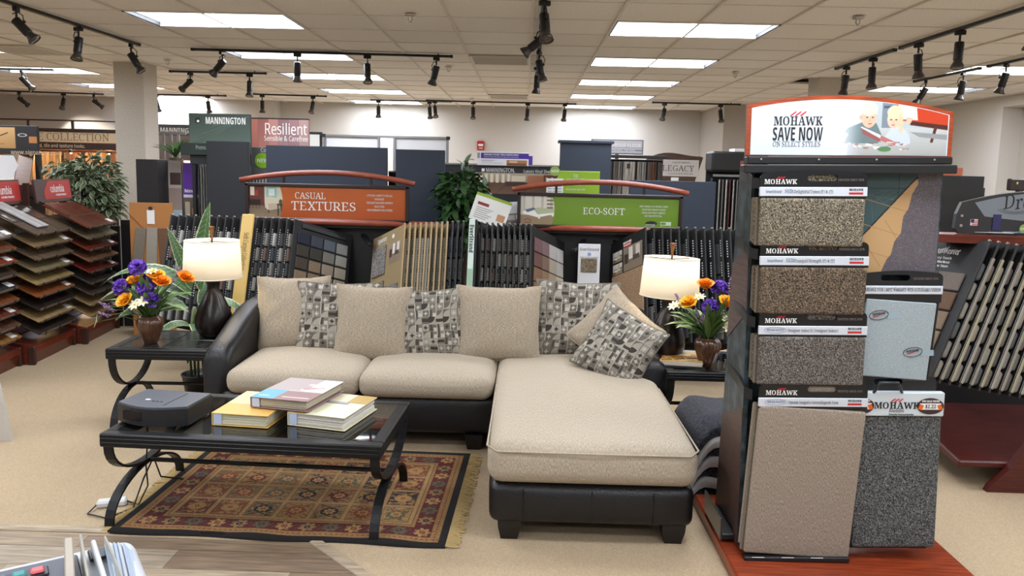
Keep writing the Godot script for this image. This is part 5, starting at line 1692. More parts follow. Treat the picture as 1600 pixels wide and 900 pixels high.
func carpet_board(lab: String, c: Vector3, w: float, drop: float, cm: Material, title: String, brand: String, swing: float, layers: int, cw: float) -> Node3D:
	# c: centre of the header's lower edge in the stand's own axes
	var t := thing("carpet_sample", lab, "carpet sample", stand_xf * c, 0, "handled carpet samples hanging on the front display")
	t.transform.basis = stand_xf.basis
	var blk := M("header_black", C(22, 22, 24), 0.32)
	var wt := M("white_print", C(232, 232, 228), 0.5)
	var gp := M("grey_print", C(120, 112, 108), 0.5)
	var h := put("handle_header", handle_plate(w, 0.066, 0.035), blk, t, at(0, 0, 0))
	mohawk_mark(h, Vector3(-0.128, 0.02, 0.0045), 0.025, wt)
	txt(h, "TRUSTED SINCE 1878", Vector3(0.145, 0.028, 0.0045), 0.011, gp, "r", 0.1)
	var s := bx("label_strip", Vector3(0, -0.018, 0.004), Vector3(w + 0.004, 0.036, 0.010), M("strip_pale", C(206, 212, 220), 0.4), t, 0.002)
	var ink := M("ink_grey", C(92, 92, 98), 0.6)
	txt(s, title, Vector3(0.0, 0.0, 0.0052), 0.016, ink, "r", minf(0.2, title.length() * 0.0058))
	if brand == "WEAR-DATED":
		txt(s, brand, Vector3(-0.15, 0.002, 0.0052), 0.012, M("ink_blue", C(90, 108, 140), 0.6), "r", 0.07)
		var st := S()
		tube(st, arc(Vector3.ZERO, Vector3(0.044, 0, 0), Vector3(0, 0.012, 0), 0, 360, 24), 0.0007, 4)
		obj("emblem_ring", st, M("ink_blue", C(90, 108, 140), 0.6), s, at(-0.15, 0.001, 0.0052))
	else:
		txt(s, "SmartStrand", Vector3(-0.155, 0.0, 0.0052), 0.014, M("ink_blue", C(90, 108, 140), 0.6), "s", 0.06)
		txt(s, "Silk", Vector3(-0.095, 0.001, 0.0052), 0.019, M("ink_blue", C(90, 108, 140), 0.6), "i", 0.035)
	txt(s, "MOHAWK", Vector3(0.165, 0.008, 0.0052), 0.012, M("black_print", C(30, 30, 34), 0.6), "R", 0.055)
	bx("red_bar", Vector3(0.165, -0.006, 0.0052), Vector3(0.055, 0.008, 0.001), M("tag_red", C(190, 30, 36), 0.5), s, 0.0)
	put("slot_carpet", bmesh(Vector3(0.13, 0.032, 0.006), 0.001), cm, t, at(0.035, 0.036, -0.009))
	bx("lower_rail", Vector3(0, -0.041, 0.0), Vector3(w + 0.004, 0.008, 0.014), blk, t, 0.002)
	var st2 := S(true)
	var B := Basis(Vector3.BACK, deg_to_rad(swing))
	cushion(st2, Vector3(0, -drop / 2, 0), Vector3(cw, drop, 0.022), 0.010, 0, 0, 10)
	obj("carpet", st2, cm, t, Transform3D(B, Vector3(0, -0.043, 0.0)))
	var pm := M("carpet_back", C(150, 138, 120), 0.95, 0, "frieze", 6.0)
	for k in layers:
		put("under_sample", bmesh(Vector3(cw + 0.008, drop * (1.0 - 0.03 * k), 0.014), 0.005), [pm, cm][k % 2], t, Transform3D(B, B * Vector3(-0.006 - 0.003 * k, -drop * (1.0 - 0.03 * k) / 2, 0) + Vector3(0, -0.044, -0.020 - k * 0.017)))
	return t

func front_display() -> void:
	var cherry := M("cherry_base", C(158, 66, 36), 0.30, 0, "grain", 1.3)
	var blk := M("stand_black", C(26, 28, 30), 0.4)
	var t := thing("carpet_display", "tall carpet display stand with arched sign, slate-print sides and cherry wood base", "display stand", Vector3(1.3, 0, -3.1))
	var wp := func(v: Vector3) -> Vector3: return stand_xf * v - t.position
	var lb := stand_xf.basis
	var P0 := func(c: Vector3) -> Vector3: return wp.call(c)
	bx("base_board", Vector3(0.068, 0.03, -0.02), Vector3(0.975, 0.06, 1.20), cherry, t, 0.008)
	# body: side panels are wider at the foot
	for s in [0, 1]:
		var st := S()
		var prof := PackedVector2Array([Vector2(-0.06, 0.02), Vector2(-0.06, 1.62), Vector2(-0.24, 1.62), Vector2(-0.44, 0.02)])
		extr(st, prof, 0.02, Transform3D(Basis(Vector3(0, 0, 1), Vector3.UP, Vector3(-1, 0, 0)), Vector3.ZERO))
		obj("side_panel", st, M("stand_slate", C(70, 88, 98), 0.4, 0, "slate", 2.5), t, Transform3D(lb, P0.call(Vector3([-0.345, 0.395][s], 0, 0))))
	bx("back_panel", P0.call(Vector3(0.025, 0.82, -0.10)), Vector3(0.74, 1.60, 0.02), M("stand_slate", C(70, 88, 98), 0.4, 0, "slate", 2.5), t, 0.003, lb)
	# printed cladding on the left side: slate above, stained wood, slate, herringbone wood
	var wood := M("clad_wood", C(92, 70, 62), 0.42, 0, "grain", 2.2)
	var rose := M("clad_rosewood", C(104, 82, 80), 0.42, 0, "grain", 1.6)
	for p in [[[-0.06, 1.30, -0.06, 1.02, -0.34, 0.86, -0.295, 1.20], rose], [[-0.06, 0.62, -0.06, 0.02, -0.44, 0.02, -0.375, 0.50], wood]]:
		var st := S()
		var pv := PackedVector2Array()
		for k in range(0, p[0].size(), 2): pv.append(Vector2(p[0][k], p[0][k + 1]))
		extr(st, pv, 0.003, Transform3D(Basis(Vector3(0, 0, 1), Vector3.UP, Vector3(-1, 0, 0)), Vector3.ZERO))
		obj("cladding", st, p[1], t, Transform3D(lb, P0.call(Vector3(-0.3565, 0, 0))))
	# front graphic: teal slate, tan tile, dark carpet
	var im := pic(256, 288, C(60, 82, 84))
	for k in 26: pl(im, [rng.randf() * 256, rng.randf() * 200, rng.randf() * 256, rng.randf() * 200], 1.5, C(74, 98, 100))
	pr(im, 130, 0, 3, 200, C(44, 60, 62)); pr(im, 0, 52, 256, 3, C(44, 60, 62))
	pp(im, [0, 214, 182, 22, 256, 22, 256, 288, 0, 288], C(30, 30, 32)); pp(im, [0, 220, 182, 28, 256, 28, 256, 288, 0, 288], C(186, 150, 104))
	for k in 4: pl(im, [20, 288 - k * 70, 170, 330 - k * 70], 2, C(160, 126, 84)); 
	pl(im, [96, 140, 156, 220], 2, C(156, 120, 80)); pl(im, [30, 190, 90, 270], 2, C(156, 120, 80))
	pp(im, [186, 10, 256, 6, 256, 288, 92, 288, 108, 250, 120, 236, 128, 200, 146, 176, 150, 130, 164, 108, 172, 70, 188, 40], C(92, 86, 92))
	for k in 2600:
		var x := 100 + rng.randi() % 156; var y := 10 + rng.randi() % 276
		if im.get_pixel(x, y).b > 0.33 and im.get_pixel(x, y).r < 0.5: pr(im, x, y, 2, 1, [C(150, 142, 144), C(60, 54, 60), C(120, 112, 116)][rng.randi() % 3])
	face("graphic_panel", t, P0.call(Vector3(0.225, 1.40, -0.0545)), 0.345, 0.42, P("stand_graphic", im, 0.4), lb)
	bx("backer", P0.call(Vector3(0.025, 1.40, -0.065)), Vector3(0.745, 0.44, 0.016), blk, t, 0.002, lb)
	for k in 2: bx("top_bar", P0.call(Vector3(0.008, 1.642 - 0.034 * k, -0.03 + 0.012 * k)), Vector3([0.80, 0.83][k], [0.030, 0.034][k], 0.06), blk, t, 0.004, lb)
	for k in 4: bx("bolt", P0.call(Vector3(-0.34 + k * 0.225, 1.645, 0.002)), Vector3(0.008, 0.008, 0.005), M("chrome_dull", C(190, 185, 178), 0.3, 0.8), t, 0.002, lb)
	# arched sign
	var top := func(x: float, inset: float) -> float: return 1.832 + 0.062 * (1.0 - pow((x + 0.03) / 0.45, 2.0)) - inset + 0.012 * (0.0 - x)
	var sp := PackedVector2Array([Vector2(-0.395, 1.66), Vector2(0.41, 1.655)])
	var ip := PackedVector2Array([Vector2(-0.378, 1.664), Vector2(0.392, 1.66)])
	for k in 17:
		var x := lerpf(0.41, -0.395, k / 16.0)
		sp.append(Vector2(x, top.call(x, 0.0)))
		x = lerpf(0.392, -0.378, k / 16.0)
		ip.append(Vector2(x, top.call(x, 0.016)))
	var st3 := S()
	extr(st3, sp, 0.02, Transform3D(Basis(), Vector3.ZERO))
	var sign := obj("sign_frame", st3, M("sign_orange_wood", C(176, 78, 40), 0.35, 0, "grain", 2.0), t, Transform3D(lb, P0.call(Vector3(0, 0, -0.03))))
	st3 = S()
	extr(st3, ip, 0.004)
	obj("sign_panel", st3, M("sign_white", C(208, 218, 228), 0.35), sign, at(0, 0, 0.0102))
	# poster picture follows the arch: textured polygon
	var kp := kids_pic()
	var km := P("poster_children", kp, 0.35)
	st3 = S()
	var xs := []
	for k in 15: xs.append(lerpf(-0.06, 0.388, k / 14.0))
	for k in 14:
		var q4 := []
		for xx in [xs[k], xs[k + 1]]:
			for b in [0, 1]: q4.append(Vector3(xx, 1.662 if b == 0 else top.call(xx, 0.018), 0))
		for i in [0, 1, 3, 0, 3, 2]:
			st3.set_uv(Vector2(inverse_lerp(-0.06, 0.388, q4[i].x), 1.0 - (q4[i].y - 1.662) / 0.214))
			st3.add_vertex(q4[i])
	obj("poster_print", st3, km, sign, at(0, 0, 0.0128))
	var ink := M("black_print", C(30, 30, 34), 0.6)
	mohawk_mark(sign, Vector3(-0.196, 1.794, 0.0125), 0.046, ink, 0.19)
	txt(sign, "SAVE NOW", Vector3(-0.196, 1.744, 0.0125), 0.072, ink, "b", 0.195)
	txt(sign, "ON SELECT STYLES", Vector3(-0.198, 1.703, 0.0125), 0.028, M("ink_grey", C(92, 92, 98), 0.6), "i", 0.185)
	# straps that carry the headers
	for k in 4:
		var y: float = [1.555, 1.275, 1.0, 0.70][k]
		var st := S()
		strap(st, [Vector3(-0.352, y + 0.03, -0.22 - 0.03 * k), Vector3(-0.362, y + 0.02, -0.1), Vector3(-0.362, y, -0.02), Vector3(-0.335, y - 0.005, 0.0)], Vector3.UP, 0.042, 0.008)
		obj("holder_strap", st, blk, t, Transform3D(lb, P0.call(Vector3.ZERO)))
	bx("foot_rail", P0.call(Vector3(-0.14, 0.012, 0.03)), Vector3(0.43, 0.02, 0.04), blk, t, 0.003, lb)
	for k in 3: bx("rail_mark", P0.call(Vector3(-0.30 + k * 0.12, 0.0225, 0.052)), Vector3(0.05, 0.002, 0.002), M("white_print", C(232, 232, 228), 0.5), t, 0.0, lb)
	# small tray at the foot of the left side
	bx("tray", P0.call(Vector3(-0.385, 0.035, -0.25)), Vector3(0.06, 0.03, 0.30), blk, t, 0.006, lb)
	bx("tray_lip", P0.call(Vector3(-0.415, 0.07, -0.25)), Vector3(0.008, 0.10, 0.30), M("clear_lip", C(60, 56, 54), 0.15), t, 0.002, lb)
	# hanging samples
	var c0 := M("carpet_oat", C(208, 194, 166), 0.97, 0, "speck", 2.0, "speck", 0.5)
	var c1 := M("carpet_bark", C(176, 152, 126), 0.97, 0, "speck", 1.9, "speck", 0.5)
	var c2 := M("carpet_pewter", C(182, 173, 162), 0.97, 0, "speck", 2.2, "speck", 0.5)
	var c3 := M("carpet_taupe", C(170, 156, 139), 0.97, 0, "rib", 3.0, "frieze", 0.5)
	var c4 := M("carpet_storm", C(158, 162, 161), 0.97, 0, "speck", 1.9, "speck", 0.6)
	carpet_board("oatmeal flecked carpet sample, topmost of the four handled samples", Vector3(-0.139, 1.538, 0.02), 0.415, 0.19, c0, "Delightful Tones (F) & (T)", "", -0.5, 3, 0.41)
	carpet_board("brown flecked carpet sample, second of the four handled samples", Vector3(-0.122, 1.266, 0.02), 0.425, 0.19, c1, "Tranquil Strength (F) & (T)", "", -0.5, 3, 0.42)
	carpet_board("grey flecked carpet sample, third of the four handled samples", Vector3(-0.114, 0.986, 0.02), 0.428, 0.20, c2, "Designer Select II / Designer Select I", "WEAR-DATED", -0.5, 3, 0.425)
	carpet_board("large taupe ribbed carpet sample hanging lowest on the display front", Vector3(-0.100, 0.692, 0.025), 0.435, 0.63, c3, "Dynamic Design/Go Getters/Magnetic Force", "WEAR-DATED", -3.6, 2, 0.432)
	var low := bx("under_sample", stand_xf * Vector3(-0.141, 0.036, 0.0) - t.position, Vector3(0.40, 0.045, 0.02), M("carpet_umber", C(98, 82, 70), 0.97, 0, "frieze", 2.0), t, 0.004, lb)
	low.set_meta("label", "brown carpet strip under the lowest sample")
	# right column: cushion sample and large grey sample
	var wt := M("white_print", C(232, 232, 228), 0.5)
	var gp := M("grey_print", C(120, 112, 108), 0.5)
	var cu := thing("cushion_sample", "pale blue carpet cushion sample with black handle at right of the display", "carpet sample", stand_xf * Vector3(0.255, 1.142, -0.028))
	cu.transform.basis = lb
	var h := put("handle_header", handle_plate(0.32, 0.062, -0.03), blk, cu)
	txt(h, "TRUSTED SINCE 1878", Vector3(0.09, 0.03, 0.0045), 0.011, gp, "r", 0.1)
	var s := bx("label_strip", Vector3(0, -0.016, 0.004), Vector3(0.32, 0.034, 0.010), M("strip_pale", C(206, 212, 220), 0.4), cu, 0.002)
	txt(s, "ENHANCE YOUR CARPET WARRANTY WITH SCOTCHGARD CUSHION", Vector3(0.0, 0.0, 0.0052), 0.018, ink, "i", 0.30)
	bx("frame_bar", Vector3(0, -0.05, -0.002), Vector3(0.32, 0.036, 0.014), blk, cu, 0.003)
	for sd in [-1.0, 1.0]: bx("frame_side", Vector3(sd * 0.15 - 0.012, -0.22, -0.006), Vector3(0.012, 0.34, 0.014), blk, cu, 0.003, bas(0, 0, -4))
	bx("cushion_sheet", Vector3(-0.012, -0.22, 0.0), Vector3(0.285, 0.32, 0.016), M("cushion_blue", C(200, 216, 222), 0.6, 0, "frieze", 8.0), cu, 0.004, bas(0, 0, -4))
	for e in [[-0.09, -0.118], [0.055, -0.27]]:
		var st := S()
		tube(st, arc(Vector3.ZERO, Vector3(0.038, 0, 0), Vector3(0, 0.019, 0), 0, 360, 24), 0.0012, 4)
		obj("printed_ring", st, ink, cu, at(e[0], e[1], 0.0095, 0, 0, 8))
		st = S()
		extr(st, PackedVector2Array([Vector2(-0.026, -0.006), Vector2(0.024, 0.005), Vector2(0.0, 0.002), Vector2(-0.02, -0.001)]), 0.001)
		obj("red_wedge", st, M("tag_red", C(190, 30, 36), 0.5), cu, at(e[0], e[1] - 0.002, 0.0095, 0, 0, 8))
		txt(cu, "SCOTCHGARD", Vector3(e[0], e[1] + 0.004, 0.0092), 0.011, ink, "i", 0.05, bas(0, 0, 8))
		bx("grey_tab", Vector3(e[0] + 0.06, e[1] - 0.004, 0.0085), Vector3(0.05, 0.024, 0.001), M("tab_grey", C(150, 168, 178), 0.6), cu, 0.0, bas(0, 0, 4))
	var al := thing("carpet_sample", "dark grey shaggy carpet sample with white sale header at lower right of the display", "carpet sample", stand_xf * Vector3(0.268, 0.61, -0.02), 0, "handled carpet samples hanging on the front display")
	al.transform.basis = lb
	h = put("handle_header", handle_plate(0.33, 0.075, -0.03), blk, al, at(-0.015, 0.095, -0.012))
	txt(h, "TRUSTED SINCE 1878", Vector3(0.075, 0.05, 0.0045), 0.010, gp, "r", 0.1)
	bx("sale_header", Vector3(0, 0.05, 0.01), Vector3(0.345, 0.10, 0.03), M("header_white", C(200, 210, 214), 0.45), al, 0.004)
	mohawk_mark(al, Vector3(-0.02, 0.045, 0.026), 0.036, ink)
	txt(al, "Aladdin", Vector3(-0.02, 0.024, 0.026), 0.018, gp, "s")
	txt(al, "Simply Remarkable", Vector3(0.0, 0.008, 0.026), 0.009, ink, "s", 0.10)
	st3 = S(true)
	tube(st3, [Vector3(-0.115, 0.097, 0.02), Vector3(-0.105, 0.125, 0.034), Vector3(-0.10, 0.143, 0.036), Vector3(-0.025, 0.143, 0.036), Vector3(-0.015, 0.125, 0.034), Vector3(0.0, 0.097, 0.02)], 0.006, 8)
	obj("handle", st3, M("handle_steel", C(70, 74, 76), 0.3, 0.6), al)
	for e in [-0.165, 0.115]:
		var st := S()
		var pv := PackedVector2Array()
		for k in 24: pv.append(Vector2(cos(TAU * k / 24) * 0.054, sin(TAU * k / 24) * 0.034))
		extr(st, pv, 0.002)
		var stk := obj("sale_sticker", st, M("sticker_brown", C(58, 36, 40), 0.4), al, at(e, 0.044, 0.0262))
		bx("sticker_label", Vector3(0, -0.001, 0.0012), Vector3(0.085, 0.026, 0.001), wt, stk, 0.0)
		for sd in [-1.0, 1.0]: bx("sticker_leaf", Vector3(sd * 0.038, -0.004, 0.0016), Vector3(0.016, 0.022, 0.001), M("sticker_orange", C(222, 96, 28), 0.5), stk, 0.0, bas(0, 0, sd * 24))
		txt(stk, "ON SALE NOW!", Vector3(0, 0.021, 0.0016), 0.011, wt, "b", 0.07)
		txt(stk, "$2.22", Vector3(0, -0.002, 0.0022), 0.020, ink, "i", 0.042)
	st3 = S(true)
	cushion(st3, Vector3(0.0, -0.285, 0.0), Vector3(0.345, 0.56, 0.026), 0.012, 0, 0, 10)
	obj("carpet", st3, c4, al, Transform3D(bas(0, -1.0, 0.5), Vector3(0, 0, 0.0)))
	put("under_sample", bmesh(Vector3(0.35, 0.585, 0.02), 0.008), M("carpet_storm_dark", C(130, 133, 131), 0.97, 0, "speck", 2.0), al, at(-0.004, -0.2965, -0.026))
	# folded fleece throws behind the stand
	var fz := M("fleece_grey", C(64, 66, 76), 1.0, 0, "plush", 4.0, "plush", 0.6)
	fz.rim_enabled = true; fz.rim = 0.6
	var sh := M("sherpa_white", C(246, 245, 242), 1.0, 0, "pile", 9.0, "speck", 0.8)
	for k in 4:
		var fb := thing("folded_throw", ["dark grey fleece throw with white sherpa lining, top of the folded pile", "second folded grey throw in the pile, under the top one", "third folded grey throw in the pile, with white edge", "lowest throw of the folded pile, lying behind the display base"][k], "blanket", Vector3(1.065, 0.425 - k * 0.105, -3.98), 6 - k * 4, "folded throws behind the carpet display")
		for lay in 2:
			var st := S(true)
			var dy := -0.05 * lay
			var w := func(p: Vector3) -> Vector3:
				# drapes over its left and front edges
				var ex: float = maxf(0.0, -0.10 - p.x)
				p.y -= ex * ex * 4.2 + maxf(0.0, p.z - 0.12) * 0.35
				p.x += ex * 0.35
				p.y += 0.008 * sin(p.x * 22.0 + p.z * 13.0 + k)
				return p
			cushion(st, Vector3(0, dy - 0.03, 0), Vector3(0.50 + 0.035 * lay, [0.055, 0.05][lay], 0.44 + 0.03 * lay), 0.017, 0.01, 0, 12, w)
			obj(["fleece", "sherpa_lining"][lay], st, [fz, sh][lay], fb)

# ---------------------------------------------------------------- shop displays around and behind
func slab(n: String, lab: String, cat: String, x0: float, x1: float, y0: float, y1: float, z: float, th: float, m: Material, grp := "") -> Node3D:
	var t := thing(n, lab, cat, Vector3((x0 + x1) / 2, y0, z), 0, grp)
	bx("panel", Vector3(0, (y1 - y0) / 2, 0), Vector3(x1 - x0, y1 - y0, th), m, t, 0.004)
	return t

func wood_racks() -> void:
	var cherry := M("cherry_plinth", C(122, 50, 32), 0.3, 0, "grain", 1.5)
	var brown := M("header_brown", C(74, 50, 46), 0.5)
	var red := M("header_red", C(172, 40, 34), 0.45)
	var white := M("white_print", C(232, 232, 228), 0.5)
	var wire := M("wire_black", C(30, 28, 27), 0.4, 0.4)
	var tones := [C(120, 58, 44), C(120, 104, 78), C(124, 52, 40), C(136, 92, 66), C(118, 44, 34), C(64, 58, 54), C(78, 66, 58), C(156, 128, 84), C(160, 130, 86),
		C(78, 60, 48), C(140, 116, 82), C(112, 94, 74), C(142, 126, 92), C(166, 140, 92), C(150, 84, 48), C(52, 42, 38), C(176, 146, 100), C(60, 52, 48),
		C(86, 76, 70), C(126, 76, 52), C(146, 66, 40), C(78, 62, 54), C(58, 56, 58), C(136, 78, 46), C(122, 60, 46), C(108, 74, 58), C(162, 112, 58)]
	for u in 3:
		var zc: float = [-7.08, -6.33, -5.58][u]
		var place: String = ["farthest from the camera", "in the middle of the row", "nearest the camera"][u]
		var t := thing("flooring_rack", "red-headed wood flooring sample rack on cherry plinth, " + place, "display rack", Vector3(-4.25, 0, zc), 7, "wood flooring racks at left")
		# local: +x faces the aisle, z along the row
		var st := S()
		extr(st, PackedVector2Array([Vector2(-0.32, 0.0), Vector2(0.31, 0.0), Vector2(0.34, 0.10), Vector2(0.33, 0.15), Vector2(-0.10, 0.24), Vector2(-0.32, 0.24)]), 0.70)
		obj("plinth", st, cherry, t)
		for s in [-1.0, 1.0]:
			bx("plinth_post", Vector3(0.315, 0.075, s * 0.355), Vector3(0.06, 0.15, 0.035), M("post_dark", C(62, 34, 28), 0.4), t, 0.008)
			bx("upright", Vector3(-0.12, 0.80, s * 0.35), Vector3(0.05, 1.25, 0.025), M("post_dark", C(62, 34, 28), 0.4), t, 0.004)
		bx("back_panel", Vector3(-0.30, 0.75, 0), Vector3(0.02, 1.3, 0.70), M("post_dark", C(62, 34, 28), 0.4), t, 0.003)
		for k in 10:
			st = S()
			var y: float = 0.20 + 0.1 * k
			for s in [-1.0, 1.0]: tube(st, [Vector3(-0.13, y + 0.21, s * 0.30), Vector3(0.20, y + 0.035, s * 0.30), Vector3(0.205, y + 0.05, s * 0.30)], 0.005, 5)
			tube(st, [Vector3(0.20, y + 0.035, -0.30), Vector3(0.20, y + 0.035, 0.30)], 0.005, 5)
			obj("wire_shelf", st, wire, t)
		var hd := bx("header_board", Vector3(-0.06, 1.35, 0), Vector3(0.025, 0.21, 0.68), brown, t, 0.004, bas(0, 0, 6))
		st = S()
		extr(st, PackedVector2Array([Vector2(-0.19, -0.075), Vector2(0.325, -0.075), Vector2(0.325, 0.09), Vector2(-0.10, 0.09), Vector2(-0.19, 0.0)]), 0.003)
		var rd := obj("red_field", st, red, hd, Transform3D(bas(90), Vector3(0.0135, 0, 0)))
		txt(rd, "columbia", Vector3(0.06, 0.015, 0.0025), 0.09, white, "s", 0.26)
		txt(rd, "FLOORING ORIGINALS", Vector3(0.12, -0.04, 0.0025), 0.022, white, "s", 0.2)
		var b := Basis(Vector3.BACK, deg_to_rad(-27.5))
		var ordn := ["topmost", "second from top", "third from top", "fourth from top", "middle", "fourth from bottom", "third from bottom", "second from bottom", "lowest"]
		for k in 9:
			var c: Color = tones[u * 9 + k]
			var y := 1.085 - 0.1 * k
			var p := thing("flooring_sample", "%s flooring sample board on the %s red-headed rack" % [ordn[k], ["farthest", "middle", "nearest"][u]], "flooring sample", Vector3.ZERO, 0, "wood flooring sample boards on the left racks")
			var xf := Transform3D(t.transform.basis * b, t.transform * (Vector3(0.205, y + 0.105 - 0.093 + 0.02, 0)))
			p.transform = xf
			var wm := M("floor_wood_%d" % (u * 9 + k), c, 0.22, 0, "grain", 1.6)
			put("board", bmesh(Vector3(0.42, 0.014, 0.66), 0.003), wm, p, at(-0.03, 0.008, 0))
			for j in 2: put("groove", bmesh(Vector3(0.42, 0.003, 0.003), 0.0), wire, p, at(-0.03, 0.0145, -0.11 + j * 0.22))
			put("metal_lip", bmesh(Vector3(0.008, 0.02, 0.60), 0.002), M("lip_steel", C(120, 108, 92), 0.4, 0.5), p, at(0.184, 0.006, 0))
			for j in 3: put("clip", bmesh(Vector3(0.012, 0.024, 0.025), 0.003), wire, p, at(0.187, 0.006, -0.24 + j * 0.24))
			if (k + u) % 2 == 0: put("label", bmesh(Vector3(0.06, 0.002, 0.075), 0.0), white, p, at(0.13, 0.0162, -0.25))
		if u == 1:
			var w := thing("flooring_sample", "loose pale whitewashed plank sample lying on the middle rack's topmost board", "flooring sample", t.transform * Vector3(0.12, 1.19, 0.07))
			w.transform.basis = t.transform.basis * b
			put("board", bmesh(Vector3(0.44, 0.014, 0.18), 0.003), M("pale_plank", C(206, 206, 206), 0.35, 0, "grain", 2.0), w)
			put("groove", bmesh(Vector3(0.44, 0.003, 0.003), 0.0), M("grey_print", C(120, 112, 108), 0.5), w, at(0, 0.0065, 0))

func gallery() -> void:
	# wood-and-tile collection wall at far left
	var t := thing("collection_gallery", "brown flooring gallery with cream lettered header and lit sample boards at far left", "display", Vector3(-7.3, 0, -11.6))
	var dk := M("gallery_brown", C(58, 36, 26), 0.5, 0, "grain", 1.0)
	bx("back_wall", Vector3(0, 1.0, -0.5), Vector3(3.6, 2.0, 0.05), M("gallery_back", C(112, 70, 46), 0.6), t, 0.003)
	bx("header_band", Vector3(0, 1.965, 0.0), Vector3(3.4, 0.15, 0.06), M("gallery_cream", C(206, 184, 150), 0.6), t, 0.004)
	bx("lower_band", Vector3(0, 1.835, 0.02), Vector3(3.4, 0.10, 0.06), dk, t, 0.004)
	bx("top_beam", Vector3(0, 2.065, 0.0), Vector3(3.5, 0.05, 0.10), dk, t, 0.004)
	bx("top_rail", Vector3(0, 2.21, 0.0), Vector3(3.5, 0.022, 0.03), dk, t, 0.003)
	for k in 5: bx("rail_post", Vector3(-1.4 + k * 0.66, 2.14, 0.0), Vector3(0.035, 0.13, 0.03), dk, t, 0.002)
	for s in [-1.0, 1.0]: bx("side_post", Vector3(s * 1.68, 0.9, 0.0), Vector3(0.08, 1.8, 0.10), dk, t, 0.004)
	txt(t, "ULTIMATE COLLECTION", Vector3(0.26, 1.965, 0.032), 0.145, M("gold_print", C(128, 104, 76), 0.5), "r", 1.75)
	txt(t, "wood, tile and texture looks.", Vector3(0.38, 1.835, 0.052), 0.07, M("cream_print", C(206, 186, 160), 0.5), "s", 0.8)
	for k in 9:
		var c: Color = [C(120, 66, 38), C(98, 52, 32), C(132, 80, 46), C(186, 150, 108), C(192, 156, 112), C(70, 42, 30), C(168, 128, 88), C(64, 40, 30), C(54, 36, 28)][k]
		bx("sample_panel", Vector3(-1.45 + k * 0.36, 0.92, -0.38 + 0.02 * (k % 2)), Vector3(0.33, 1.66, 0.03), M("gallery_panel_%d" % k, c, 0.35, 0, "grainv", 1.0), t, 0.004, bas([12, -8, 10, 0, 0, -14, 6, -10, 12][k]))
	for x in [-0.35, 0.42, 1.0]:
		var st := S(true)
		lathe(st, [Vector2(0.0, 0.03), Vector2(0.03, 0.02), Vector2(0.05, -0.02), Vector2(0.046, -0.02), Vector2(0.0, 0.02)], 12)
		obj("picture_lamp", st, dk, t, at(x, 1.76, -0.2))
		st = S(true)
		lathe(st, [Vector2(0.0, 0.01), Vector2(0.025, 0.0), Vector2(0.0, -0.025)], 10)
		obj("lamp_bulb", st, emit("gallery_bulb", C(255, 206, 140), 5.0), t, at(x, 1.745, -0.2))
		var l := OmniLight3D.new()
		l.name = "lamp_glow"
		l.light_color = C(255, 200, 140)
		l.light_energy = 0.3
		l.light_size = 0.03
		l.omni_range = 12
		l.omni_attenuation = 2.0
		l.shadow_enabled = true
		l.position = Vector3(x, 1.70, -0.2)
		t.add_child(l)
	# dark header with branch picture, in front of the gallery
	var im := pic(192, 96, C(190, 150, 100))
	grad(im, 0, 0, 140, 96, C(206, 168, 118), C(176, 136, 86)); pr(im, 138, 0, 54, 96, C(44, 42, 44)); pr(im, 172, 40, 20, 30, C(190, 130, 76))
	pl(im, [20, 60, 50, 46, 80, 50, 104, 36, 120, 24], 4, C(60, 40, 28)); pl(im, [80, 50, 96, 30, 90, 18], 3, C(60, 40, 28)); pl(im, [30, 76, 110, 76], 2, C(90, 64, 44))
	pe(im, 156, 34, 12, 8, C(200, 196, 190)); pe(im, 156, 34, 8, 5, C(44, 42, 44))
	var g := thing("signature_display", "dark flooring display with tree branch picture header behind the red racks", "display", Vector3(-5.62, 0, -8.3))
	bx("header", Vector3(0, 1.83, 0), Vector3(0.88, 0.30, 0.03), M("header_dark", C(40, 38, 38), 0.5), g, 0.003)
	face("header_print", g, Vector3(0.02, 1.85, 0.0165), 0.82, 0.22, P("branch_print", im, 0.4))
	txt(g, "www.signature.com", Vector3(0.42, 1.70, 0.0165), 0.06, M("cream_print", C(206, 186, 160), 0.5), "s", 0.55)
	for s in [-1.0, 1.0]: bx("post", Vector3(s * 0.4, 0.85, -0.04), Vector3(0.05, 1.7, 0.05), M("header_dark", C(40, 38, 38), 0.5), g, 0.004)
	for k in 4: bx("sample_plank", Vector3(-0.2 + k * 0.18, 1.35 + 0.05 * k, 0.12), Vector3(0.14, 0.012, 0.62), M("plank_tilt_%d" % k, [C(196, 170, 130), C(150, 110, 76), C(210, 190, 156), C(120, 84, 60)][k], 0.35, 0, "grain", 1.2), g, 0.002, bas(20, 50, 0))
	# blank white card standing on the first red rack
	var wc := thing("white_card", "blank white pointed card standing on top of a red rack header", "card", Vector3(-4.72, 1.45, -7.02), 0)
	var st2 := S()
	extr(st2, PackedVector2Array([Vector2(-0.30, 0.0), Vector2(0.08, 0.0), Vector2(0.10, 0.05), Vector2(0.14, 0.12), Vector2(0.10, 0.21), Vector2(-0.30, 0.215)]), 0.006)
	obj("card", st2, M("card_white", C(236, 238, 242), 0.5), wc)
	# small price cards by the fig tree
	for k in 3:
		var pc := thing("price_card", ["upper", "lower left", "lowest"][k] + " small white barcode card beside the variegated fig tree", "card", Vector3([-4.55, -4.66, -4.66][k], [1.30, 1.215, 1.14][k], -7.86))
		bx("card", Vector3.ZERO, Vector3(0.10, 0.07, 0.004), M("card_white", C(236, 238, 242), 0.5), pc, 0.0)
		for j in 4: bx("bar", Vector3(-0.02 + j * 0.014, 0, 0.0025), Vector3(0.005, 0.035, 0.001), M("black_print", C(30, 30, 34), 0.6), pc, 0.0)
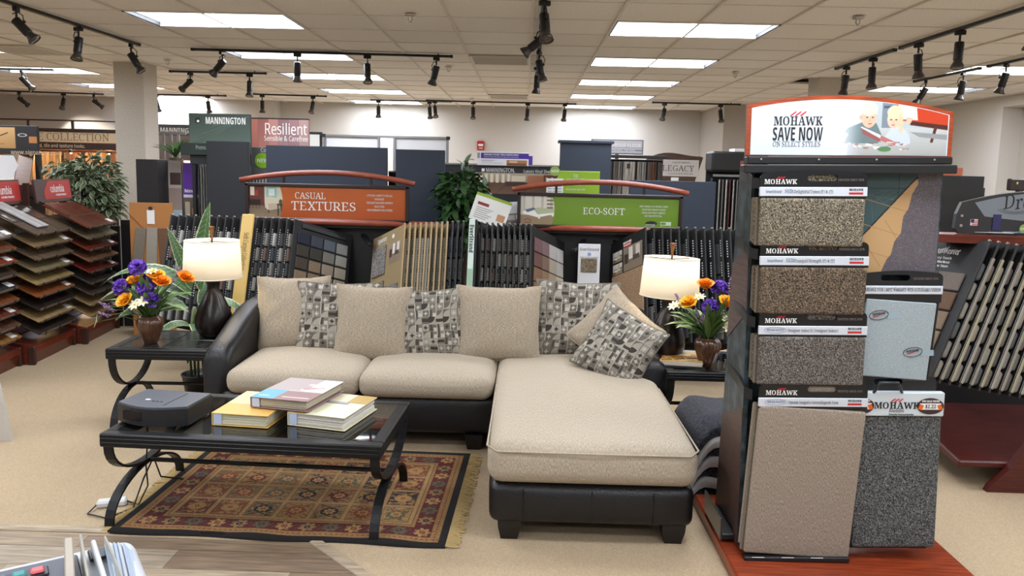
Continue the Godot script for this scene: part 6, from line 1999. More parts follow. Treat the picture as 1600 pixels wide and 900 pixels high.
	slab("card_stand", "black stand holding the barcode cards beside the fig tree", "stand", -4.74, -4.49, 0.0, 1.36, -7.90, 0.05, M("rack_black", C(24, 24, 25), 0.5))

func back_displays() -> void:
	var navy := M("panel_navy", C(42, 51, 65), 0.6)
	var coal := M("panel_charcoal", C(34, 36, 41), 0.6)
	var blk := M("rack_black", C(24, 24, 25), 0.5)
	var white := M("white_print", C(232, 232, 228), 0.5)
	var ink := M("black_print", C(30, 30, 34), 0.6)
	slab("tall_display", "tall charcoal display back panel left of the orange sign", "display", -2.93, -2.54, 0, 1.835, -7.2, 0.05, coal)
	slab("tall_display", "wide navy display back panel directly behind the orange sign", "display", -2.38, -1.265, 0, 1.81, -7.2, 0.05, navy)
	slab("tall_display", "narrow navy display back panel between the orange sign and the green fig", "display", -1.185, -0.735, 0, 1.80, -7.2, 0.05, navy)
	slab("tall_display", "low navy display back panel right of the green sign", "display", 0.96, 1.75, 0, 1.57, -7.2, 0.05, navy)
	var cap := slab("tall_display", "tall navy capped panel behind the lime green sign", "display", 0.38, 0.93, 0, 1.95, -8.6, 0.16, navy)
	bx("cap", Vector3(0, 1.955, 0), Vector3(0.60, 0.03, 0.20), navy, cap, 0.004)
	# gap with dark slats
	var sl := thing("slat_rack", "dark louvred rack seen in the gap between two navy panels", "display rack", Vector3(-1.225, 0, -7.35))
	bx("back", Vector3(0, 0.8, -0.03), Vector3(0.12, 1.6, 0.02), blk, sl)
	for k in 12: put("slat", bmesh(Vector3(0.11, 0.05, 0.02), 0.002), coal, sl, at(0, 0.8 + k * 0.07, 0, 0, 25))
	bx("paper", Vector3(0, 1.36, 0.025), Vector3(0.09, 0.10, 0.003), white, sl, 0.0)
	# lined card with lime disc between the two left panels
	var lc := slab("sample_card", "grey lined sample card with lime NEW disc between the charcoal and navy panels", "sample card", -2.68, -2.48, 0.0, 1.80, -7.6, 0.02, M("card_grey", C(96, 100, 98), 0.6))
	for k in 5: put("wire_line", bmesh(Vector3(0.006, 0.30, 0.006), 0.0), white, lc, at(-0.06 + k * 0.03, 1.35, 0.012))
	st_disc(lc, Vector3(0.03, 1.67, 0.014), 0.075, M("lime_disc", C(140, 190, 40), 0.5))
	txt(lc, "NEW", Vector3(0.03, 1.67, 0.0155), 0.05, white, "b")
	txt(lc, "Cor", Vector3(0.05, 1.77, 0.011), 0.05, white, "s")
	# green banner
	var im := pic(160, 96, C(62, 78, 70))
	grad(im, 0, 0, 160, 96, C(52, 66, 60), C(96, 112, 100))
	for k in 14: pl(im, [158, 4, 60 - k * 8, 30 + k * 6], 1.5, C(86, 102, 90).lerp(C(60, 76, 68), (k % 3) / 2.0))
	var gb := slab("brand_banner", "large dark green banner sign with white lettering at the back left", "sign", -3.13, -2.555, 1.62, 2.09, -7.3, 0.03, coal)
	face("banner_print", gb, Vector3(0, 0.285, 0.0165), 0.575, 0.37, P("green_banner", im, 0.5))
	txt(gb, "MANNINGTON", Vector3(0.055, 0.405, 0.018), 0.085, white, "b", 0.37)
	bx("logo_square", Vector3(-0.205, 0.405, 0.0175), Vector3(0.045, 0.05, 0.002), ink, gb, 0.0)
	st_disc(gb, Vector3(-0.20, 0.398, 0.0195), 0.012, white)
	bx("lower_strip", Vector3(-0.06, 0.14, 0.03), Vector3(0.60, 0.11, 0.03), M("strip_green", C(34, 46, 42), 0.5), gb, 0.003)
	txt(gb, "Premium", Vector3(-0.15, 0.155, 0.0465), 0.05, M("grey_green", C(150, 166, 156), 0.5), "s", 0.13)
	for s in [-1.0, 1.0]: bx("post", Vector3(s * 0.26, -0.80, -0.01), Vector3(0.03, 1.64, 0.03), blk, gb)
	# tall black box with side pictures, louvres
	slab("display_box", "tall black display box at the left end of the back row", "display", -3.60, -3.40, 0, 1.655, -7.35, 0.30, blk)
	im = pic(48, 144, C(150, 140, 130))
	grad(im, 0, 0, 48, 50, C(120, 108, 100), C(170, 160, 150)); pr(im, 6, 22, 40, 22, C(60, 44, 40)); grad(im, 0, 50, 48, 40, C(140, 120, 112), C(160, 140, 130)); pr(im, 0, 90, 48, 54, C(176, 192, 200)); pl(im, [16, 112, 30, 106, 34, 116], 2, C(120, 134, 142))
	var b1 := slab("picture_board", "tall picture board with grey room scene beside the black display box", "picture board", -3.395, -3.27, 0.9, 1.65, -7.42, 0.02, coal)
	face("board_print", b1, Vector3(0, 0.375, 0.0105), 0.125, 0.75, P("tall_room", im, 0.45))
	im = pic(48, 144, C(70, 60, 54))
	pr(im, 0, 0, 48, 56, C(92, 44, 150)); pr(im, 0, 52, 48, 5, C(220, 214, 230)); grad(im, 0, 57, 48, 87, C(100, 90, 80), C(60, 48, 42)); pr(im, 4, 64, 16, 60, C(186, 172, 150)); pr(im, 26, 74, 18, 12, C(150, 130, 104))
	var b2 := slab("picture_board", "narrow board with purple top and dark room picture", "picture board", -3.262, -3.12, 0.8, 1.63, -7.44, 0.02, coal)
	face("board_print", b2, Vector3(0, 0.415, 0.0105), 0.142, 0.83, P("purple_board", im, 0.45))
	txt(b2, "Naturals II", Vector3(0, 0.565, 0.012), 0.045, white, "b", 0.12)
	var lv := thing("louvre_rack", "rack of grey vertical vinyl sample boards left of the charcoal panel", "display rack", Vector3(-3.05, 0, -7.45))
	bx("rail", Vector3(0, 1.645, 0), Vector3(0.24, 0.02, 0.05), M("chrome_dull", C(190, 185, 178), 0.3, 0.8), lv)
	for k in 8: put("sample_board", bmesh(Vector3(0.008, 1.2, 0.22), 0.001), M("vinyl_grey_%d" % (k % 3), [C(104, 104, 104), C(60, 60, 62), C(130, 128, 124)][k % 3], 0.5), lv, at(-0.09 + k * 0.026, 1.02, 0, 18))
	# brown corkboard sample behind
	var cb := slab("leaning_board", "tan sample board with white tag behind the left wing of black boards", "sample board", -3.62, -3.22, 0.0, 1.26, -7.1, 0.02, M("tan_leather", C(172, 116, 62), 0.6))
	bx("tag", Vector3(0.0, 1.13, 0.014), Vector3(0.07, 0.13, 0.004), white, cb, 0.001)
	bx("clip", Vector3(0.0, 1.21, 0.018), Vector3(0.03, 0.03, 0.01), ink, cb, 0.002)
	for k in 3: bx("carpet_square", Vector3(-0.12 + k * 0.12, 0.82, 0.016), Vector3(0.10, 0.42, 0.012), swatch_mat([C(160, 148, 130), C(196, 188, 172), C(140, 104, 78)][k]), cb, 0.003, bas(0, 0, -8 + k * 5))
	bx("brace", Vector3(-0.13, 1.08, 0.013), Vector3(0.006, 0.3, 0.004), M("cherry_rail", C(166, 84, 62), 0.32), cb, 0.0, bas(0, 0, 45))
	# dark stacked panels stepping down left of the box
	for k in 6: slab("stepped_display", "%s of the black stepped panels between the red racks and the black box" % ["tallest and rightmost", "second", "third", "fourth", "fifth", "lowest and leftmost"][k], "display", -3.66 - k * 0.10, -3.57 - k * 0.10, 0, 1.24 - k * 0.06, -7.62 + k * 0.01, 0.03, blk, "black stepped panels")
	# pink flooring sign
	im = pic(192, 64, C(170, 116, 104))
	for k in 6:
		grad(im, k * 32, 0, 31, 64, [C(176, 112, 96), C(150, 92, 84), C(188, 132, 120), C(140, 104, 106), C(160, 120, 122), C(178, 144, 138)][k], [C(160, 96, 84), C(164, 108, 98), C(170, 116, 108), C(150, 116, 116), C(146, 108, 112), C(164, 130, 126)][k])
		pr(im, k * 32 + 31, 0, 1, 64, C(120, 80, 76))
	var rs := slab("flooring_sign", "pink wood-print sign with large white lettering behind the navy panels", "sign", -3.18, -2.48, 1.83, 2.15, -9.0, 0.03, M("sign_rosy", C(150, 108, 100), 0.5))
	face("sign_print", rs, Vector3(0, 0.16, 0.0165), 0.70, 0.32, P("rosy_print", im, 0.45))
	txt(rs, "Resilient", Vector3(0.08, 0.205, 0.018), 0.17, white, "s", 0.48)
	txt(rs, "Sensible & Carefree", Vector3(0.085, 0.10, 0.018), 0.075, white, "s", 0.50)
	bx("top_edge", Vector3(0, 0.325, 0), Vector3(0.70, 0.014, 0.04), ink, rs)
	for s in [-1.0, 1.0]: bx("post", Vector3(s * 0.3, -0.91, -0.01), Vector3(0.03, 1.83, 0.03), blk, rs)
	# second green lettered board and grey frame at left
	im = pic(96, 96, C(112, 92, 84))
	grad(im, 0, 0, 96, 30, C(70, 72, 72), C(86, 84, 82)); grad(im, 0, 30, 96, 66, C(132, 112, 104), C(104, 84, 78))
	var ms := slab("brand_board", "small brown picture board with lettering peeking left of the green banner", "sign", -4.80, -4.1, 1.66, 2.11, -10.0, 0.03, coal)
	face("board_print", ms, Vector3(0, 0.225, 0.0165), 0.70, 0.45, P("brown_board", im, 0.5))
	txt(ms, "MANNINGTON", Vector3(0.05, 0.375, 0.018), 0.09, white, "b", 0.52)
	for s in [-1.0, 1.0]: bx("post", Vector3(s * 0.3, -0.83, -0.01), Vector3(0.03, 1.66, 0.03), blk, ms)
	var al := M("alu_frame", C(150, 152, 154), 0.35, 0.7)
	var gf := thing("frame_rack", "grey metal upright rack frame beside the left column", "rack", Vector3(-4.30, 0, -9.4))
	for k in 3: bx("upright", Vector3(-0.05 + k * 0.09, 1.0, 0.0), Vector3(0.03, 2.0, 0.03), al, gf, 0.003)
	bx("crossbar", Vector3(0.02, 1.98, 0.0), Vector3(0.40, 0.03, 0.04), al, gf, 0.003)
	bx("shelf_board", Vector3(-0.02, 1.50, -0.05), Vector3(0.36, 0.34, 0.02), M("kraft_board", C(146, 116, 86), 0.7), gf, 0.002)
	# small palm on the back shelf
	var t := thing("small_palm", "small spiky green palm standing above the purple-topped board", "plant", Vector3(-3.585, 1.66, -8.0))
	var st := S(true)
	lathe(st, [Vector2(0, -0.1), Vector2(0.05, -0.1), Vector2(0.06, 0.02), Vector2(0.0, 0.02)], 12)
	obj("pot", st, M("palm_fibre", C(90, 80, 50), 0.9, 0, "grainv", 5.0), t)
	var lm := leaf_mat("palm_leaf", C(46, 84, 40), C(70, 112, 60), C(110, 140, 90), 0.1)
	for k in 22:
		st = S(true)
		var a := k * 2.4
		leaf(st, Vector3(0, 0.02, 0), Vector3(cos(a), 0.5 + 1.2 * fmod(k * 0.37, 1.0), sin(a) * 0.7), Vector3.UP + Vector3(0.05, 0, 0.1), 0.27, 0.034, 0.9, 4)
		obj("frond", st, lm, t)
	bx("pedestal", Vector3(0, -0.88, 0), Vector3(0.16, 1.56, 0.16), coal, t, 0.004)
	# white drawing boards on frames
	var wb := thing("white_board", "pair of white display boards in grey metal frames along the back wall", "board", Vector3(-1.95, 0, -11.0))
	for s in [[-0.86, 1.0], [-0.10, 1.0], [0.12, 1.0], [0.86, 1.0]]: bx("upright", Vector3(s[0], 1.03, 0.02), Vector3(0.035, 2.06, 0.04), al, wb, 0.004)
	bx("top_rail", Vector3(0, 2.055, 0.02), Vector3(1.76, 0.03, 0.05), al, wb, 0.004)
	for x in [-0.48, 0.49]: bx("board", Vector3(x, 1.45, 0.0), Vector3(0.72, 1.18, 0.015), M("board_gloss_white", C(232, 234, 238), 0.3), wb, 0.002)
	for x in [-0.87, 0.87]: bx("corner_cap", Vector3(x, 2.055, 0.03), Vector3(0.05, 0.045, 0.06), ink, wb, 0.004)
	var fb := thing("framed_board", "white board in a black frame between the pink sign and white boards", "board", Vector3(-3.05, 0, -11.0))
	bx("frame", Vector3(0, 1.35, 0), Vector3(0.40, 1.5, 0.03), ink, fb, 0.004)
	bx("sheet", Vector3(0, 1.35, 0.017), Vector3(0.33, 1.43, 0.004), white, fb, 0.0)
	# fire alarm on the back wall
	var fa := thing("fire_alarm", "small red fire alarm strobe on the back wall", "fire alarm", Vector3(-0.80, 2.055, -14.06))
	bx("box", Vector3.ZERO, Vector3(0.13, 0.16, 0.06), M("alarm_red", C(178, 24, 28), 0.4), fa, 0.008)
	bx("strobe", Vector3(0, 0.01, 0.035), Vector3(0.09, 0.04, 0.02), white, fa, 0.006)
	txt(fa, "FIRE", Vector3(0, -0.045, 0.031), 0.035, white, "b")
	# purple sign
	im = pic(192, 80, C(222, 222, 226))
	pr(im, 0, 0, 192, 8, C(230, 230, 232)); pr(im, 14, 8, 178, 32, C(74, 44, 150)); pr(im, 0, 8, 10, 32, C(150, 150, 158)); pr(im, 110, 48, 76, 32, C(170, 120, 84)); pr(im, 120, 52, 30, 12, C(206, 176, 140)); pr(im, 112, 66, 70, 12, C(120, 78, 54))
	pr(im, 16, 50, 50, 2, C(110, 110, 116)); pr(im, 16, 56, 40, 2, C(140, 140, 146)); pr(im, 16, 66, 80, 2, C(150, 150, 156))
	var ps := slab("trim_sign", "white and purple sign for floor finishing trims standing on the vinyl display", "sign", -0.55, 0.04, 1.685, 1.84, -9.0, 0.02, white)
	face("sign_print", ps, Vector3(0, 0.078, 0.0105), 0.59, 0.155, P("purple_sign", im, 0.45))
	txt(ps, "FINISHING TOUCHES: TRIM & UNDERLAYMENT", Vector3(-0.02, 0.121, 0.012), 0.026, white, "b", 0.40)
	txt(ps, "Save your sanity and spend. No resin mess at the fastest.", Vector3(-0.02, 0.096, 0.012), 0.016, white, "s", 0.40)
	bx("purple_tab", Vector3(0.31, 0.06, -0.012), Vector3(0.06, 0.11, 0.01), M("purple_card", C(84, 54, 160), 0.5), ps, 0.0)
	# vinyl sheet display
	var vd := slab("vinyl_display", "long charcoal vinyl flooring display with lettered header behind the green sign", "display", -0.98, 0.62, 0, 1.685, -9.05, 0.06, coal)
	face("photo_strip", vd, Vector3(0.19, 1.48, 0.031), 1.16, 0.24, P("vinyl_photos", room_pic(256, 64, 2), 0.4))
	txt(vd, "MANNINGTON.", Vector3(-0.10, 1.63, 0.0315), 0.062, white, "s", 0.33)
	bx("logo_square", Vector3(-0.30, 1.63, 0.0315), Vector3(0.035, 0.035, 0.002), white, vd, 0.0)
	txt(vd, "Luxury Vinyl Sheet", Vector3(0.33, 1.625, 0.0315), 0.05, white, "s", 0.33)
	bx("top_cap", Vector3(0, 1.69, 0.0), Vector3(1.62, 0.02, 0.09), al, vd, 0.003)
	# lime green sign and disc
	var lg := slab("lime_sign", "lime green selector sign with white lettering behind the green rack sign", "sign", 0.335, 0.765, 1.40, 1.64, -8.0, 0.02, M("lime_card", C(146, 184, 36), 0.5))
	for k in 3: txt(lg, ["THE", "COLORSELECT", "SYSTEM"][k], Vector3(-0.03, 0.19 - k * 0.042, 0.0115), 0.04, white, "r", [0.05, 0.18, 0.12][k])
	txt(lg, "choose your own color", Vector3(-0.03, 0.055, 0.0115), 0.03, white, "s", 0.2)
	bx("post", Vector3(0, -0.7, -0.02), Vector3(0.03, 1.4, 0.03), blk, lg)
	st_disc(lg, Vector3(-0.245, 0.235, 0.02), 0.05, M("lime_disc_pale", C(150, 178, 84), 0.5))
	txt(lg, "NEW", Vector3(-0.245, 0.235, 0.0215), 0.035, white, "b")
	var pg := slab("printed_sheet", "white printed chart sheet clipped left of the lime green sign", "paper", 0.22, 0.39, 1.36, 1.56, -7.9, 0.004, white)
	for j in 7:
		for i in 3: bx("print_row", Vector3(-0.05 + i * 0.05, 0.02 + j * 0.026, 0.0025), Vector3(0.04, 0.010, 0.001), M("tab_grey", C(150, 168, 178), 0.6), pg, 0.0)
	bx("post", Vector3(0, -0.68, -0.01), Vector3(0.02, 1.36, 0.015), blk, pg)
	# leaflets standing on the black boards
	im = pic(128, 96, C(226, 226, 220))
	pr(im, 0, 0, 128, 10, C(140, 170, 50)); pr(im, 14, 30, 40, 10, C(130, 34, 36)); pr(im, 92, 52, 28, 24, C(190, 140, 100))
	for k in 6: pr(im, 14, 48 + k * 7, 60 - (k % 3) * 8, 2, C(120, 120, 124))
	var lf := thing("leaflet", "tilted white leaflet with lime edge leaning behind the black boards", "leaflet", Vector3(-0.275, 1.30, -6.42))
	lf.transform.basis = bas(-6, -10, -17)
	bx("sheet", Vector3.ZERO, Vector3(0.31, 0.23, 0.003), white, lf, 0.0)
	face("print", lf, Vector3(0, 0, 0.002), 0.31, 0.23, P("leaflet_print", im, 0.5))
	im = pic(64, 96, C(220, 222, 226))
	pr(im, 0, 44, 64, 52, C(120, 116, 112)); pr(im, 6, 50, 30, 18, C(190, 184, 176)); pr(im, 22, 72, 36, 16, C(86, 80, 78)); pr(im, 40, 50, 20, 16, C(226, 226, 226))
	var l2 := thing("leaflet", "small white leaflet with grey room photo left of the green rack sign", "leaflet", Vector3(-0.085, 1.27, -6.45))
	l2.transform.basis = bas(-4, -10, 6)
	bx("sheet", Vector3.ZERO, Vector3(0.15, 0.21, 0.003), white, l2, 0.0)
	face("print", l2, Vector3(0, 0, 0.002), 0.15, 0.21, P("leaflet_print_small", im, 0.5))
	# waterproof floor sign above a rack of plank samples
	im = pic(160, 64, C(206, 206, 214))
	grad(im, 0, 0, 160, 64, C(216, 216, 222), C(188, 188, 198)); pr(im, 0, 46, 160, 6, C(120, 124, 150)); pr(im, 0, 34, 160, 3, C(150, 150, 164))
	var wf := slab("floor_sign", "pale grey sign with bold lettering above the rack of plank samples", "sign", 0.95, 1.70, 1.90, 2.11, -11.4, 0.03, M("frame_grey", C(96, 98, 104), 0.5))
	face("sign_print", wf, Vector3(0, 0.105, 0.0165), 0.72, 0.18, P("floor_sign_print", im, 0.4))
	txt(wf, "WATERPROOF FLOOR", Vector3(0.03, 0.125, 0.018), 0.075, M("print_lilac", C(244, 244, 250), 0.5), "b", 0.62)
	txt(wf, "for moments - like these", Vector3(0.06, 0.06, 0.018), 0.035, white, "s", 0.4)
	bx("post", Vector3(0, -0.95, -0.01), Vector3(0.05, 1.9, 0.03), blk, wf)
	var pr_ := thing("plank_rack", "rack of upright grey and brown plank samples under the pale sign", "display rack", Vector3(1.34, 0, -9.55))
	bx("top_bar", Vector3(0, 1.83, 0), Vector3(0.72, 0.035, 0.14), blk, pr_)
	bx("back", Vector3(0, 0.9, -0.12), Vector3(0.70, 1.8, 0.02), blk, pr_)
	for k in 10: put("plank_sample", bmesh(Vector3(0.055 if k != 3 else 0.14, 1.5, 0.015), 0.002), M("plank_up_%d" % k, [C(120, 112, 104), C(104, 96, 88), C(150, 140, 130), C(176, 166, 152), C(130, 104, 84), C(150, 142, 132), C(170, 164, 156), C(96, 76, 62), C(120, 78, 60), C(70, 64, 60)][k], 0.4, 0, "grainv", 1.2), pr_, at(-0.31 + k * 0.062 + (0.04 if k >= 3 else 0.0), 1.02, 0.04 * (k % 2), 25 if k != 3 else 0))
	bx("clip", Vector3(-0.09, 1.72, 0.06), Vector3(0.035, 0.05, 0.02), ink, pr_, 0.003)
	# curved brown collection sign
	t = thing("collection_sign", "brown wave-topped wooden sign with pale lettered plate at back right", "sign", Vector3(2.13, 0, -11.5))
	var poly := PackedVector2Array([Vector2(-0.34, 0.0), Vector2(0.36, 0.0), Vector2(0.36, 1.55), Vector2(0.46, 1.88), Vector2(0.42, 1.895)])
	for k in 13:
		var u := k / 12.0
		poly.append(Vector2(lerpf(0.40, -0.36, u), 1.895 + 0.055 * sin(PI * u) * u * 2.0 - 0.05 * u * u))
	st = S()
	extr(st, poly, 0.05)
	obj("board", st, M("sign_umber", C(84, 60, 46), 0.5, 0, "grain", 1.0), t)
	bx("plate", Vector3(0.14, 1.72, 0.03), Vector3(0.52, 0.24, 0.012), M("plate_silver", C(190, 184, 180), 0.4), t, 0.004)
	txt(t, "LEGACY", Vector3(0.10, 1.715, 0.0375), 0.11, M("plate_ink", C(70, 62, 60), 0.5), "r", 0.46)
	txt(t, "CALIFORNIA", Vector3(0.14, 1.80, 0.0375), 0.03, M("plate_ink", C(70, 62, 60), 0.5), "r", 0.26)
	txt(t, "COLLECTION", Vector3(0.14, 1.64, 0.0375), 0.03, M("plate_ink", C(70, 62, 60), 0.5), "r", 0.36)
	bx("small_card", Vector3(0.06, 1.56, 0.03), Vector3(0.11, 0.05, 0.006), white, t, 0.001)
	# black hooded display with samples beside the front stand
	t = thing("black_display", "black hooded display with upright grey samples just left of the front stand", "display rack", Vector3(2.14, 0, -8.0))
	bx("hood", Vector3(0, 1.77, 0), Vector3(0.56, 0.20, 0.30), blk, t, 0.02)
	bx("back", Vector3(0, 0.85, -0.13), Vector3(0.54, 1.7, 0.03), blk, t)
	bx("paper_stack", Vector3(0.06, 1.885, 0.0), Vector3(0.22, 0.03, 0.2), white, t, 0.002)
	var tag_ := bx("brown_tag", Vector3(0.06, 1.735, 0.153), Vector3(0.12, 0.09, 0.004), M("tag_rust", C(140, 80, 60), 0.5), t, 0.0)
	txt(tag_, "Decorize", Vector3(0.0, 0.0, 0.0025), 0.035, white, "s", 0.09)
	bx("shelf_edge", Vector3(0, 1.63, 0.10), Vector3(0.5, 0.025, 0.02), al, t)
	for k in 9: put("sample_sheet", bmesh(Vector3(0.012, 0.9, 0.22), 0.002), M("sheet_%d" % (k % 4), [C(160, 158, 154), C(110, 106, 102), C(190, 186, 180), C(86, 40, 40)][k % 4], 0.45), t, at(-0.16 + k * 0.036, 1.14, 0.05, -20))
	bx("navy_wing", Vector3(-0.26, 1.0, 0.10), Vector3(0.02, 1.2, 0.26), navy, t, 0.002, bas(-14))
	# far right: black panels, orange card, little sign
	slab("tall_display", "large black display panel right of the front stand", "display", 3.30, 3.765, 0, 1.675, -6.5, 0.05, blk)
	slab("tall_display", "small black panel peeking beyond the large black one at right", "display", 3.775, 3.84, 0, 1.58, -6.6, 0.04, blk)
	var oc := slab("orange_card", "orange rounded sign edge above the black panel at right", "sign", 3.42, 3.70, 1.64, 1.745, -6.7, 0.03, M("orange_card", C(186, 98, 66), 0.5))
	txt(oc, "Carpet", Vector3(-0.09, 0.06, 0.0165), 0.04, M("rust_print", C(140, 60, 40), 0.5), "s")
	bx("post", Vector3(0, -0.8, -0.02), Vector3(0.03, 1.64, 0.03), blk, oc)
	var fs := thing("rack_topper", "dark wooden rack topper by the bright window at the right edge", "sign", Vector3(3.98, 0, -6.0))
	bx("beam", Vector3(0, 1.615, 0), Vector3(0.62, 0.09, 0.05), M("sign_frame_dark", C(42, 28, 24), 0.4), fs, 0.008)
	bx("brass_stud", Vector3(-0.26, 1.625, 0.027), Vector3(0.016, 0.016, 0.006), M("brass", C(196, 160, 90), 0.3, 0.8), fs, 0.002)
	for x in [-0.22, 0.22]: bx("post", Vector3(x, 0.8, 0), Vector3(0.04, 1.6, 0.04), blk, fs)

func right_rack() -> void:
	var cherry := M("cherry_dark", C(92, 34, 28), 0.35, 0, "grain", 1.4)
	var blk := M("rack_black", C(24, 24, 25), 0.5)
	var bk := M("board_black", C(13, 13, 14), 0.6)
	var white := M("white_print", C(232, 232, 228), 0.5)
	var t := thing("sample_rack", "cherry-footed carpet rack with dark oval-ended sign at the right edge", "display rack", Vector3(2.85, 0, -4.5))
	var st := S()
	extr(st, PackedVector2Array([Vector2(-0.36, 0.0), Vector2(-0.345, 0.035), Vector2(-0.26, 0.12), Vector2(-0.02, 0.50), Vector2(0.05, 0.56), Vector2(0.6, 0.56), Vector2(0.6, 0.0)]), 0.04)
	obj("foot_panel", st, cherry, t, at(0, 0, 0.49))
	bx("base_shelf", Vector3(0.1, 0.20, 0.0), Vector3(1.2, 0.04, 0.95), cherry, t, 0.008, bas(0, 8))
	bx("back_panel", Vector3(0.25, 0.70, -0.28), Vector3(1.0, 1.2, 0.03), blk, t)
	st = S()
	var poly := PackedVector2Array([Vector2(-0.56, 0.06)])
	for k in 11: poly.append(Vector2(-0.55 + 1.3 * k / 10.0, -0.02 - 0.14 * sin(PI * (k + 1) / 12.0)))
	poly.append(Vector2(0.75, 0.12)); poly.append(Vector2(-0.5, 0.12))
	extr(st, poly, 0.045, Transform3D(Basis(Vector3.RIGHT, Vector3(0, 0, -1), Vector3.UP), Vector3(0, 1.315, 0.08)))
	obj("curved_shelf", st, M("cherry_plinth", C(122, 50, 32), 0.3, 0, "grain", 1.5), t)
	# sign
	var s := thing("rack_sign", "grey and black curved sign with script lettering on the right edge rack", "sign", Vector3(2.85, 1.46, -4.42))
	st = S()
	poly = PackedVector2Array([Vector2(-0.40, -0.12), Vector2(-0.43, -0.09), Vector2(-0.425, -0.01)])
	for k in 13: poly.append(Vector2(lerpf(-0.40, 0.45, k / 12.0), 0.015 + 0.11 * sin(PI * (0.12 + 0.76 * k / 12.0))))
	poly.append(Vector2(0.45, -0.12))
	extr(st, poly, 0.03)
	obj("board", st, M("sign_graphite", C(46, 46, 48), 0.45), s)
	st = S()
	poly = PackedVector2Array()
	for k in 13: poly.append(Vector2(lerpf(-0.33, 0.45, k / 12.0), 0.01 + 0.105 * sin(PI * (0.14 + 0.74 * k / 12.0))))
	for k in 8: poly.append(Vector2(lerpf(0.45, -0.27, k / 7.0), -0.06 + 0.04 * pow(k / 7.0, 2.0)))
	extr(st, poly, 0.004)
	obj("grey_field", st, M("sign_grey_blue", C(130, 140, 150), 0.45), s, at(0, 0, 0.0155))
	txt(s, "DreamWeaver", Vector3(0.14, 0.055, 0.018), 0.10, M("black_print", C(30, 30, 34), 0.6), "i", 0.62)
	for k in 3:
		st = S()
		tube(st, arc(Vector3.ZERO, Vector3(0.07 + k * 0.014, 0, 0), Vector3(0, 0.026 + k * 0.006, 0), 200, 340, 12), 0.0012, 4)
		obj("swirl", st, M("black_print", C(30, 30, 34), 0.6), s, at(-0.11, 0.035, 0.0175))
	for y in [-0.02, -0.075]: bx("bolt", Vector3(-0.395, y, 0.016), Vector3(0.014, 0.014, 0.006), M("chrome_dull", C(190, 185, 178), 0.3, 0.8), s, 0.002)
	var fl := bx("flag_sticker", Vector3(-0.325, -0.055, 0.0165), Vector3(0.04, 0.035, 0.002), white, s, 0.0)
	for k in 3: bx("stripe", Vector3(0.004, -0.012 + k * 0.010, 0.0012), Vector3(0.03, 0.005, 0.001), M("tag_red", C(190, 30, 36), 0.5), fl, 0.0)
	bx("canton", Vector3(-0.010, 0.008, 0.0016), Vector3(0.018, 0.018, 0.001), M("ribbon_blue", C(46, 44, 96), 0.5), fl, 0.0)
	bx("ribbon_sticker", Vector3(-0.20, -0.05, 0.0195), Vector3(0.045, 0.085, 0.002), M("ribbon_blue", C(46, 44, 96), 0.5), s, 0.0)
	st_disc(s, Vector3(-0.045, -0.085, 0.0175), 0.026, M("lime_disc_pale", C(150, 178, 84), 0.5))
	txt(s, "NEW", Vector3(-0.045, -0.085, 0.019), 0.018, white, "b")
	for x in [-0.22, -0.07, 0.2]: bx("post", Vector3(x, -0.145, -0.01), Vector3(0.018, 0.06, 0.018), blk, s, 0.002)
	var lf := thing("leaflet_pile", "fanned white leaflets lying on the right rack's cherry shelf", "leaflet", Vector3(2.80, 1.3485, -4.47), 10)
	for k in 6: bx("leaflet", Vector3(-0.16 + k * 0.07, 0.002 + k * 0.0025, 0.0), Vector3(0.20, 0.002, 0.12), [white, M("tab_grey", C(150, 168, 178), 0.6)][k % 2], lf, 0.0, bas(k * 9 - 20))
	# boards, outer edges facing the aisle
	var greys := [C(138, 136, 130), C(164, 160, 152), C(118, 114, 110), C(178, 172, 158), C(140, 130, 122), C(112, 114, 116)]
	var n := 12
	for k in n:
		var first := k == 0
		var x := 2.535 + 0.047 * k
		var dn := Vector3(-0.33 + 0.005 * k, -0.75, 0.13)
		var b := sample_board("front board of square carpet swatches under dark printed header on the right rack" if first else "tilted board of rolled-edge grey carpet samples, %s right of the right rack's front board" % ORD[maxi(0, k - 1)], "" if first else "tilted grey carpet boards on the right rack",
			Vector3(x, 1.312 - 0.006 * k, -4.25 + 0.004 * k), dn, Vector3(0.13, 0.03, 0.45), 0.47, 0.83, -1.0 if false else 1.0, bk, greys, true)
		var side := 1.0
		if b.transform.basis.z.x > 0: side = -1.0
		if first:
			grid_face(b, 0.47, 0.83, side, [C(128, 116, 106), C(150, 142, 132), C(120, 92, 70), C(124, 98, 74), C(150, 126, 104), C(156, 132, 108), C(160, 136, 112), C(164, 140, 116), C(172, 150, 126), C(170, 146, 120)], 2, 0.20, 0.010, 0.05)
			txt(b, "DreamWeaver", Vector3(-0.27, -0.08, side * 0.0062), 0.05, white, "I", 0.22, bas(0 if side > 0 else 180))
			for j in 3: txt(b, ["Luxury Touch", "Limited Lifetime Warranty", "20 Year Stain"][j], Vector3(-0.27, -0.12 - j * 0.025, side * 0.0062), 0.02, white, "s", 0.14, bas(0 if side > 0 else 180))
		else:
			for r in 6:
				var hh := 0.115
				var st2 := S(true)
				cushion(st2, Vector3.ZERO, Vector3(0.05, hh - 0.012, 0.034), 0.020, 0, 0, 2)
				obj("swatch", st2, swatch_mat(greys[(r * 2 + k * 5) % 6]), b, at(-0.03, -0.13 - hh * (r + 0.5), side * 0.024))
			bx("carpet_edge", Vector3(0.0, -0.45, side * -0.004), Vector3(0.016, 0.72, 0.020), swatch_mat([C(206, 200, 186), C(190, 184, 168), C(212, 204, 172)][k % 3]), b, 0.004)

